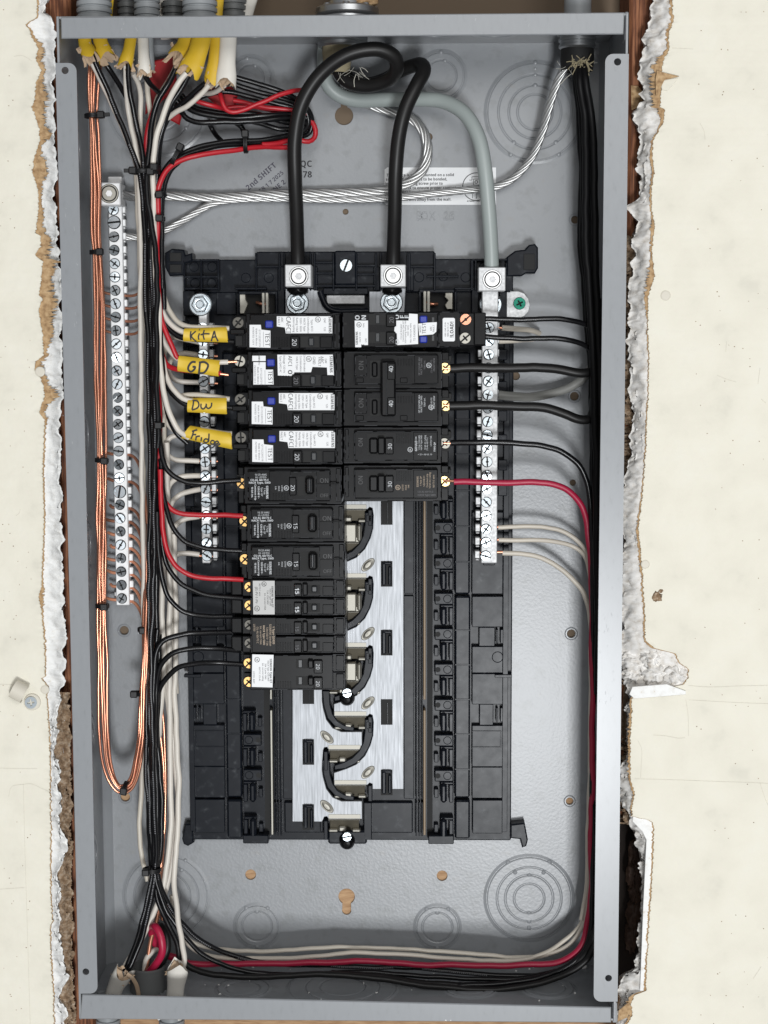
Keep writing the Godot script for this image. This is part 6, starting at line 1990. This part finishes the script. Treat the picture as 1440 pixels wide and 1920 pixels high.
	wire("ivory_wire", "middle pale wire of three leaving right neutral bar", [936, 1012, 26, 980, 1012, 26, 1030, 1014, 24, 1070, 1022, 22, 1094, 1040, 22, 1106, 1080, 22, 1108, 1200, 24, 1106, 1400, 26, 1104, 1600, 26, 1092, 1720, 26, 1060, 1764, 26, 1000, 1796, 30, 940, 1800, 32, 860, 1798, 32, 760, 1790, 32, 660, 1788, 32, 540, 1796, 32, 430, 1796, 32, 370, 1784, 32, 336, 1752, 34], 1.6, R, [893, 1012, 25, 938, 1012, 26])
	wire("ivory_wire", "lowest pale wire of three, arching widest to the right side", [940, 1035, 26, 980, 1038, 26, 1022, 1050, 25, 1062, 1074, 24, 1092, 1106, 24, 1106, 1150, 24, 1111, 1240, 26, 1107, 1450, 28, 1100, 1640, 30, 1090, 1725, 30], 1.75, R, [893, 1037, 25, 944, 1035, 26])
	wire("black_cable", "thick black wire lowest along the bottom of the box", [334, 1796, 44, 360, 1814, 46, 400, 1828, 48, 470, 1832, 48, 560, 1828, 48, 640, 1828, 48, 720, 1836, 48, 820, 1850, 50, 900, 1856, 50, 980, 1850, 50, 1050, 1832, 50, 1100, 1800, 50, 1122, 1760, 50], 2.3, R)
	wire("black_cable", "second thick black wire low along the bottom right", [620, 1824, 44, 700, 1830, 44, 800, 1842, 44, 900, 1846, 44, 1000, 1836, 44, 1070, 1812, 46, 1104, 1776, 48, 1120, 1720, 48], 2.1, R)
	var D := "black wires bundled down the right side"
	for k in 6:
		var x := 1084.0 + k * 8.0
		var z := 28.0 + (k % 3) * 13.0
		wire("deep_black_cable", ["leftmost black wire of the bundle hanging from right conduit", "second black wire in the bundle from right conduit", "third black wire in the bundle from right conduit", "fourth black wire in the bundle from right conduit", "fifth black wire in bundle close to right flange", "black wire of right bundle tucked behind the flange"][k],
			[1080 + k * 3.0, 108, 50, 1081 + k * 3.6, 150, z + 6, 1088 + k * 4.4, 220, z, 1091 + k * 4.6, 330, z, 1090 + k * 5.0, 460, z, 1100 + k * 4.0, 580, z, 1107 + k * 3.5, 680, z, 1111 + k * 3.0, 800, z + 2, 1114 + k * 2.5, 1000, z + 2, 1116 + k * 2.5, 1300, z + 2], 2.5, D)
	# crimson loop at the bottom left conduit
	cable("red_wire", "crimson wire looping out of the bottom conduit", "wire", "crimson_wire", 2.7, [276, 1826, 52, 292, 1808, 58, 304, 1785, 62, 302, 1758, 62, 292, 1738, 58, 284, 1742, 48, 292, 1770, 42, 312, 1790, 40, 336, 1798, 38], "", 12)
	cable("black_wire", "black wire looping behind the crimson loop", "wire", "black_cable", 2.7, [292, 1822, 46, 306, 1800, 48, 314, 1775, 48, 310, 1748, 44, 300, 1736, 38, 292, 1752, 34], "", 12)
	cable("white_wire", "white wire curving behind the crimson loop at the bottom", "wire", "white_wire", 2.0, [270, 1832, 48, 274, 1800, 50, 284, 1786, 48, 296, 1780, 42, 310, 1790, 36], "", 12)
	# copper
	var k0 := 0
	for o in [[0, 60, "outermost copper wire of the long tied loop"], [5.5, 63, "second copper wire of the long tied loop"], [11, 61, "third copper wire of the long tied loop"], [16, 57, "innermost copper wire of the long tied loop"], [8, 55, "copper wire at the back of the long tied loop"]]:
		var d: float = o[0]
		var z: float = o[1]
		var w := 0.0 if k0 < 3 else 3.0
		copper(o[2], [168 + d * 1.3, 100, z - 6, 165 + d * 1.25, 145, z - 4, 165 + d * 0.95, 190, z - 3, 166 + d * 0.8, 218, z - 4, 168 + d * 0.9, 260, z - 4, 171 + d, 340, z - 3, 174 + d * 0.9, 440, z - 3, 177 + d * 0.8, 472, z - 3, 178 + d, 560, z - 3, 178 + d + w, 700, z - 3, 181 + d * 0.9, 860, z - 3, 182 + d * 0.9, 1000, z - 3, 183 + d * 0.85, 1130, z - 3, 183 + d, 1230, z - 4, 185 + d, 1330, z - 5, 190 + d, 1410, z - 7, 202 + d * 0.9, 1455, z - 9, 220 + d * 0.4, 1482 - d * 0.6, z - 10, 236, 1487 - d * 1.0, z - 10, 252 - d * 0.3, 1476 - d * 1.1, z - 10, 264 - d * 0.6, 1440 - d, z - 9, 269 - d * 0.5, 1380, z - 8, 271 - d * 0.5, 1300, z - 8, 274 - d * 0.4, 1220, z - 9, 276 - d * 0.4, 1140, z - 12, 278 - d * 0.3, 1060, z - 18, 279 - d * 0.2, 990, z - 24])
		k0 += 1
	copper("dull copper wire strand left of the loop near the top", [176, 108, 56, 174, 150, 52, 172, 200, 50, 172, 260, 50, 175, 340, 50, 178, 470, 50], 1.0, "dull_copper")
	# ground wires into the bar
	for w in [[553, 0], [577, 0], [601, 0], [625, 0]]:
		copper("dark copper wire %s entering the upper ground bar" % ["highest, level,", "second, rising right,", "third, rising right,", "fourth, lowest,"][(w[0] - 553) / 24], [190, w[0] - 6, 12, 206, w[0] - 2, 12, 232, w[0] + 1, 12, 250, w[0] + 1, 14, 262, w[0] - 6, 18, 270, w[0] - 22, 24, 275, w[0] - 50, 28], 1.0, "dull_copper")
	var names := ["copper wire curving down from the bar beside the first loop tie", "copper wire joining it below the first loop tie", "copper wire leaving the bar under its large mounting screw", "copper wire leaving bar two screws under the mounting screw", "copper wire leaving bar mid way down its lower half", "copper wire leaving bar fifth from its bottom", "copper wire leaving bar fourth from its bottom", "copper wire leaving bar third from its bottom", "copper wire leaving bar second from its bottom", "copper wire leaving bar at its lowest screw"]
	var i := 0
	for y in [852, 902, 952, 978, 1003, 1027, 1051, 1075, 1100, 1125]:
		var m := "dull_copper" if i < 4 else "lit_copper"
		copper(names[i], [196 + (i % 3) * 6, y - 5, 10, 212, y - 1, 12, 240, y, 12, 254, y + 6, 15, 264, y + 22, 20, 270, y + 48, 26, 274, y + 90, 32, 276, y + 130, 36], 1.15, m)
		i += 1
	copper("bright orange copper wire right of the black trunk wires, curving", [286, 1120, 40, 285, 1170, 40, 290, 1210, 40, 296, 1250, 38, 300, 1300, 36, 304, 1350, 34, 307, 1420, 34, 309, 1500, 36, 308, 1580, 38, 303, 1650, 40, 305, 1690, 42], 1.0)
	copper("bright orange copper wire crossing to the right lower down", [291, 1180, 36, 292, 1260, 36, 296, 1360, 36, 301, 1410, 36, 305, 1450, 36, 306, 1560, 36, 305, 1640, 36, 300, 1690, 38, 306, 1726, 40], 1.0)
	copper("dull copper wires end near the bottom conduit", [300, 1700, 40, 294, 1730, 44, 284, 1765, 48, 278, 1800, 50, 272, 1830, 50], 1.5, "dull_copper")

# ------------------------------------------------------------------ tape flags and cable ties
func tape(label: String, corners: Array, z: float, strokes: Array, w: float) -> void:
	var c := at(corners[0], corners[1], z)
	var t := thing("marker_tape", label, "tape label", c, "yellow tape flags on left breaker wires")
	# a soft sheet folded round the wires, standing a little off them along its middle
	var nx := 14
	var ny := 6
	var p := []
	for i in range(0, 8, 2):
		p.append(at(corners[i], corners[i + 1], z))
	var st := begin()
	st.set_smooth_group(0)
	var G := []
	for j in ny + 1:
		var row := []
		for i in nx + 1:
			var u := float(i) / nx
			var v := float(j) / ny
			var q: Vector3 = p[0].lerp(p[1], u).lerp(p[3].lerp(p[2], u), v)
			q.z += 1.1 * sin(v * PI) + 0.35 * sin(u * 9.0 + v * 3.0 + c.y) - (2.2 if j == 0 or j == ny else 0.0)
			row.append(q)
		G.append(row)
	for j in ny:
		for i in nx:
			for q in [G[j][i], G[j][i + 1], G[j + 1][i + 1], G[j][i], G[j + 1][i + 1], G[j + 1][i]]:
				st.add_vertex((q - org) * MM)
	for j in ny:      # back of the fold
		for i in nx:
			for q in [G[j][i], G[j + 1][i + 1], G[j][i + 1], G[j][i], G[j + 1][i], G[j + 1][i + 1]]:
				st.add_vertex((q - Vector3(0, 0, 4.0) - org) * MM)
	st.index()
	st.generate_normals()
	put("tape", st, M["marker_tape"], t)
	st = begin()
	for s in strokes:
		var pts := []
		for i in range(0, s.size() - 1, 2):
			var q := at(s[i], s[i + 1], z)
			var u := clampf((q.x - p[0].x) / (p[1].x - p[0].x), 0.0, 1.0)
			var top: float = lerpf(p[0].y, p[1].y, u)
			var v := clampf((top - q.y) / maxf(1.0, top - lerpf(p[3].y, p[2].y, u)), 0.0, 1.0)
			pts.append(at(s[i], s[i + 1], z + 1.1 * sin(v * PI) + 0.35 * sin(u * 9.0 + v * 3.0 + c.y) + 0.3))
		ribbon(st, pts, w, 0.05)
	put("handwriting", st, M["ink"], t)

func tie(label: String, px: float, py: float, z: float, w: float, h: float, turn: float, head_x: float, head_z := 0.0, tail := 0.0) -> void:
	var c := at(px, py, z)
	var t := thing("cable_tie", label, "cable tie", c, "black cable ties")
	t.rotation.z = deg_to_rad(turn)
	org = Vector3.ZERO
	var st := begin()
	var line := []
	for i in 29:
		var an := TAU * i / 28
		line.append(Vector3(cos(an) * w * 0.5, 0, sin(an) * h * 0.5))
	for off in [-0.9, 0.0, 0.9]:
		pipe(st, line.map(func(v): return v + Vector3(0, off, 0)), 0.62, 6, 0.0, false)
	put("band", st, M["tie_nylon"], t)
	st = begin()
	box(st, Vector3(head_x - 2.6, -2.4, h * 0.5 - 1.5 + head_z), Vector3(head_x + 2.6, 2.4, h * 0.5 + 2.6 + head_z), 0.7)
	put("head", st, M["tie_nylon"], t)
	if tail != 0.0:
		st = begin()
		box(st, Vector3(head_x, -1.3, h * 0.5 - 0.6 + head_z), Vector3(head_x + tail, 1.3, h * 0.5 + 0.7 + head_z), 0.3)
		put("tail", st, M["tie_nylon"], t)

func build_tags_and_ties() -> void:
	tape("yellow tape flag hand lettered Kit A in black", [345, 616, 424, 613, 427, 642, 343, 640], 53.0, [[358, 621, 357, 630, 358, 638], [367, 621, 359, 630, 368, 641], [374, 625, 372, 632, 373, 637], [373.5, 618, 374.5, 619], [383, 619, 381, 628, 383, 637], [376, 628, 383, 626, 393, 626], [396, 640, 399, 630, 402, 621, 404, 630, 409, 640], [397, 633, 406, 631]], 0.95)
	tape("yellow tape flag hand lettered GD in black", [335, 667, 412, 676, 409, 706, 332, 696], 54.0, [[367, 679, 360, 679, 354, 686, 353, 693, 358, 697, 364, 693, 366, 688, 361, 688], [375, 680, 374, 690, 373, 702], [373, 680, 383, 679, 390, 684, 388, 692, 382, 699, 373, 700]], 1.35)
	tape("yellow tape flag hand lettered DW in black", [352, 747, 424, 746, 424, 777, 351, 773], 53.0, [[363, 752, 362, 760, 360, 768], [361, 751, 370, 752, 373, 759, 370, 765, 360, 769], [377, 757, 377, 764, 381, 767, 386, 762, 387, 757, 387, 763, 391, 766, 396, 762, 397, 755]], 1.0)
	tape("yellow tape flag hand lettered Fridge, tilted down right", [355, 799, 433, 812, 434, 843, 339, 822], 52.0, [[363, 808, 361, 816, 358, 823], [360, 809, 366, 807, 370, 806], [361, 815, 368, 815], [368, 818, 367, 826], [367, 820, 371, 818, 375, 818], [378, 820, 377, 827], [390, 824, 385, 823, 382, 828, 387, 830, 391, 825, 392, 813], [391, 822, 392, 829], [402, 827, 397, 826, 395, 831, 400, 833, 403, 828, 402, 836, 396, 840, 392, 838], [404, 833, 410, 830, 407, 827, 403, 831, 406, 836, 413, 832]], 1.0)
	tie("cable tie with long head round the upper copper wires", 173, 217, 58, 9.5, 9, 3, 6.0, -3.0, 6.0)
	tie("cable tie round the copper loop level with ground bar top", 181, 473, 58, 8.5, 8, 0, 3.0, 0.0, 0.0)
	tie("cable tie round the copper loop level with Fridge tape", 191, 863, 58, 8.5, 8, -3, 2.5)
	tie("cable tie round copper loop beside foot of ground bar", 192, 1136, 58, 8.5, 8, 0, 2.0)
	tie("cable tie at the bottom of the copper loop", 235, 1478, 50, 9, 11, 80, 0.0, 1.0)
	tie("cable tie round rising copper wires below the ground bar", 270, 1180, 46, 8, 8, 0, 0.0, 0.0)
	tie("cable tie with head pointing left on rising copper wires", 266, 1300, 46, 9, 8, 0, -5.0, -2.0, -2.0)
	tie("large cable tie gathering the trunk near the top", 267, 322, 58, 17, 16, 0, -5.0, 0.0, -6.0)
	tie("upper one of two ties round the bright white trunk wire", 288, 315, 62, 8.5, 9, 0, 1.0, 0.0)
	tie("lower one of two ties round the bright white trunk wire", 287, 323, 62, 8.5, 9, 0, -1.0, 0.0)
	tie("cable tie on the bend of the red and black branch", 331, 294, 56, 14, 12, -28 + 90, 6.5, -2.0)
	tie("cable tie on level part of the red and black branch", 461, 268, 42, 13, 11, 90, 5.5, -2.0)
	tie("small cable tie on red trunk wire beside the silver wire", 301, 366, 58, 7.5, 9, 8, 0.0)
	tie("small cable tie lower on the red trunk wire", 301, 410, 56, 5.5, 8, 0, 0.0)
	tie("cable tie on the red trunk wire beside Fridge tape", 299, 797, 56, 6, 9, 0, 0.0)
	tie("cable tie gathering the black trunk wires near the bottom", 285, 1631, 50, 12, 10, 0, -3.5)

# ------------------------------------------------------------------ things on the wall
func build_wall_bits() -> void:
	# conduit strap with a cross head screw
	var c := at(50, 1300, WALL_Z)
	var t := thing("pipe_strap", "cream painted metal pipe strap screwed to left wall", "pipe strap", c)
	var ang := deg_to_rad(-28.0)
	var st := begin()
	var R := 6.4
	var Y := 4.4
	var ctr := at(36, 1296, WALL_Z + 4.5)
	var ax := Vector3(cos(ang), sin(ang), 0)
	var ux := Vector3(-sin(ang), cos(ang), 0)
	var n := 22
	for k in 2:
		var rr := R if k == 0 else R - 0.9
		for i in n:
			var P := []
			var N := []
			for w in [[i, -1], [i + 1, -1], [i + 1, 1], [i, 1]]:
				var a := lerpf(-0.45, PI + 0.45, float(w[0]) / n)
				var d := ux * cos(a) + Vector3(0, 0, sin(a))
				P.append(ctr + d * rr + ax * (Y * w[1]))
				N.append(d * (1 if k == 0 else -1))
			smooth_quad(st, P, N, [Vector2.ZERO, Vector2.ZERO, Vector2.ZERO, Vector2.ZERO])
	put("strap_loop", st, M["cream_gloss"] if M.has("cream_gloss") else mat("cream_gloss", lin(0.66, 0.62, 0.53), 0.5), t)
	st = begin()
	var sc := at(61, 1316, WALL_Z + 0.2)
	prism(st, disc_poly(Vector2(sc.x, sc.y), 5.6, 24), WALL_Z + 0.1, WALL_Z + 1.3, 0.3)
	put("strap_foot", st, M["cream_gloss"], t)
	seat("strap_screw", cross_mesh, M["zinc"], t, sc + Vector3(-0.6, 0, 1.0), 0.15)
	# paint drips, bumps, nail heads
	for b in [[1248, 554, 9, "round popped nail bump in the right wall beside panel top"], [1210, 1058, 8, "round nail cap on right wall by broken plaster edge"], [75, 697, 9, "pale round nail head by the left torn edge"], [84, 1293, 8, "pale round plaster plug right of the pipe strap"]]:
		org = at(b[0], b[1], WALL_Z)
		st = begin()
		lathe(st, [Vector2(0, 0.6), Vector2(b[2] * 0.28, 0.55), Vector2(b[2] * 0.36, 0.3), Vector2(b[2] * 0.38, -0.2)], org, 2, 20)
		tag(put("nail_head", st, M["cream_gloss"]), b[3], "nail")
	org = at(1234, 1118, WALL_Z)
	st = begin()
	st.set_smooth_group(0)
	blob(st, at(1232, 1119, WALL_Z + 0.1), Vector3(3.0, 3.4, 0.5), 0.7, 10)
	blob(st, at(1239, 1108, WALL_Z + 0.1), Vector3(1.4, 1.2, 0.4), 0.6, 8)
	st.index()
	st.generate_normals()
	tag(put("paint_chip", st, M["brown_coat"]), "brown chip where paint has come off the right wall", "chip")
	# loose torn flaps of facing paper
	for f in [[[1232, 132, 1245, 136, 1274, 143, 1246, 150, 1238, 166, 1230, 180, 1229, 150], 2.2, "pointed tan paper flap curling out of right torn edge", "kraft_paper"],
		[[1240, 150, 1272, 146, 1252, 170, 1241, 168], 0.8, "cream paper corner under the pointed tan flap", "cream_paint"],
		[[1183, 160, 1196, 161, 1206, 172, 1209, 190, 1200, 200, 1184, 207], -30.0, "flat tan flake wedged between right flange and plaster", "kraft_paper"],
		[[105, 1690, 112, 1688, 129, 1696, 130, 1735, 104, 1738], -22.0, "flat tan flake low between left plaster and flange", "kraft_paper"],
		[[1188, 1522, 1226, 1544, 1224, 1570, 1214, 1800, 1207, 1858, 1200, 1858, 1206, 1700, 1212, 1575, 1205, 1560, 1186, 1540], -1.0, "long strip of chalky plaster edging lower right hole", "gypsum"],
		[[1160, 1895, 1178, 1880, 1186, 1890, 1176, 1908, 1158, 1916], 1.0, "curled tan paper scrap at the bottom right corner", "kraft_paper"],
		[[70, 242, 80, 236, 97, 252, 92, 262, 76, 260], -1.0, "tan paper scrap lifted on the left edge near the top", "kraft_paper"],
		[[62, 318, 72, 290, 84, 300, 88, 332, 78, 326], -0.6, "tan paper patch curling at left edge beside ground lug", "kraft_paper"],
		[[1180, 1302, 1186, 1288, 1250, 1283, 1286, 1296, 1286, 1302, 1190, 1310], 1.6, "long chalky ledge lifted under the right wall gouge", "gypsum"],
		[[107, 1628, 128, 1628, 130, 1690, 108, 1688], -26.0, "reddish brown lath showing low at left", "old_wood"]]:
		org = at(f[0][0], f[0][1], WALL_Z + f[1])
		st = begin()
		cut(st, f[0], WALL_Z + f[1] - 0.6, WALL_Z + f[1], 0.2)
		tag(put("paper_flap", st, M[f[3]]), f[2], "paper flap" if f[3] != "old_wood" else "lath")
	# blue stamp on the timber at the top left
	org = at(75, 12, 80)
	st = begin()
	cut(st, [58, -30, 86, -30, 86, 18, 70, 22, 58, 20], 70, 74, 0.5)
	var lath := put("stamped_lath", st, M["old_wood"])
	tag(lath, "brown timber end with blue ink marks in top left corner", "timber")
	st = begin()
	for k in 7:
		var a := at(60 + k * 3.6, 6, 74)
		ribbon(st, [a, a + Vector3(0.3, -1.5, 0), a + Vector3(-0.2, -3.4, 0)], 0.7)
	put("ink_marks", st, M["blue_button"], lath)

	# hairline cracks, trowel lines and specks on the paint
	for w in [["wall_left", [[[44, 1470], [46, 1560], [49, 1664], [52, 1760], [57, 1930]], [[-60, 1283], [0, 1283], [30, 1284]], [[16, 1494], [22, 1475], [40, 1471], [60, 1470], [78, 1478], [92, 1484]], [[-40, 1667], [0, 1667], [46, 1664]], [[0, 1440], [30, 1441], [70, 1441]], [[30, 967], [36, 962], [38, 955]], [[26, 106], [40, 104], [52, 109], [60, 115]]]],
			["wall_right", [[[1290, 1285], [1330, 1288], [1390, 1286], [1470, 1284]], [[1292, 1312], [1340, 1315], [1400, 1318], [1470, 1320]], [[1190, 1460], [1260, 1462], [1340, 1465], [1425, 1468], [1470, 1472]], [[1425, 1468], [1432, 1490], [1440, 1510]], [[1196, 1388], [1203, 1405], [1202, 1440], [1201, 1458]], [[1225, 1378], [1250, 1380], [1272, 1384], [1284, 1383]], [[1286, 1312], [1290, 1340], [1291, 1380]], [[1362, 640], [1361, 660]], [[1425, 690], [1421, 720]], [[1427, 748], [1436, 756]], [[1345, 704], [1365, 712], [1380, 716]], [[1260, 90], [1300, 92]], [[1312, 230], [1320, 246], [1322, 262]], [[1412, 1835], [1422, 1820], [1427, 1812]]]]]:
		var wall: Node3D = get_node(w[0])
		org = wall.position / MM
		for line in w[1]:
			st = begin()
			var pts := []
			for p in line:
				pts.append(at(p[0], p[1], WALL_Z))
			ribbon(st, pts, 0.24, 0.22)
			put("hairline_crack", st, M["crack_shade"] if M.has("crack_shade") else mat("crack_shade", lin(0.64, 0.61, 0.53), 0.9), wall)
		st = begin()
		for i in 90:
			var x: float = rng.randf_range(-20, 60) if w[0] == "wall_left" else rng.randf_range(1300, 1450)
			var q := at(x, rng.randf_range(0, 1920), WALL_Z + 0.2)
			prism(st, disc_poly(Vector2(q.x, q.y), rng.randf_range(0.15, 0.5), 5, rng.randf_range(0.15, 0.4)), WALL_Z - 0.2, WALL_Z + 0.25)
		var sp := put("specks", st, M["brown_coat"], wall)
		sp.set_meta("kind", "stuff")
	# scratches and chalky rubs on the steel flanges
	var enc: Node3D = get_node("panel_enclosure")
	org = enc.position / MM
	for s in [[1122, 1150, 1000, 1360, 34, "flange_scratch"], [112, 145, 300, 1500, 18, "flange_scratch"], [200, 1140, 32, 66, 16, "flange_scratch"]]:
		st = begin()
		for i in s[4]:
			var a := at(rng.randf_range(s[0], s[1]), rng.randf_range(s[2], s[3]), FZ)
			var d := Vector3(rng.randf_range(-1, 1), rng.randf_range(-3, 3), 0) * rng.randf_range(0.4, 1.4)
			ribbon(st, [a, a + d * 0.5 + Vector3(rng.randf_range(-0.3, 0.3), 0, 0), a + d], rng.randf_range(0.1, 0.35), 0.03)
		var fs := put(s[5], st, M["rub_grey"] if M.has("rub_grey") else mat("rub_grey", lin(0.40, 0.41, 0.42), 0.6), enc)
		fs.set_meta("kind", "stuff")
	# crumbs of plaster fallen into the box and on its edges
	org = Vector3(0, -HH, 50)
	st = begin()
	st.set_smooth_group(0)
	for i in 120:
		var q := Vector3(rng.randf_range(-176, 176), -HH + 1.6, rng.randf_range(4, 94))
		if i > 90:
			q = Vector3(rng.randf_range(-178, 178), -HH + 0.4, rng.randf_range(90, 97.5))
		blob(st, q, Vector3.ONE * rng.randf_range(0.3, 1.1) * (2.0 if i % 17 == 0 else 1.0), 0.7, 4)
	st.index()
	st.generate_normals()
	var cr := put("plaster_crumbs", st, M["gypsum"])
	tag(cr, "white plaster crumbs lying along the bottom of the box", "crumbs")
	cr.set_meta("kind", "stuff")
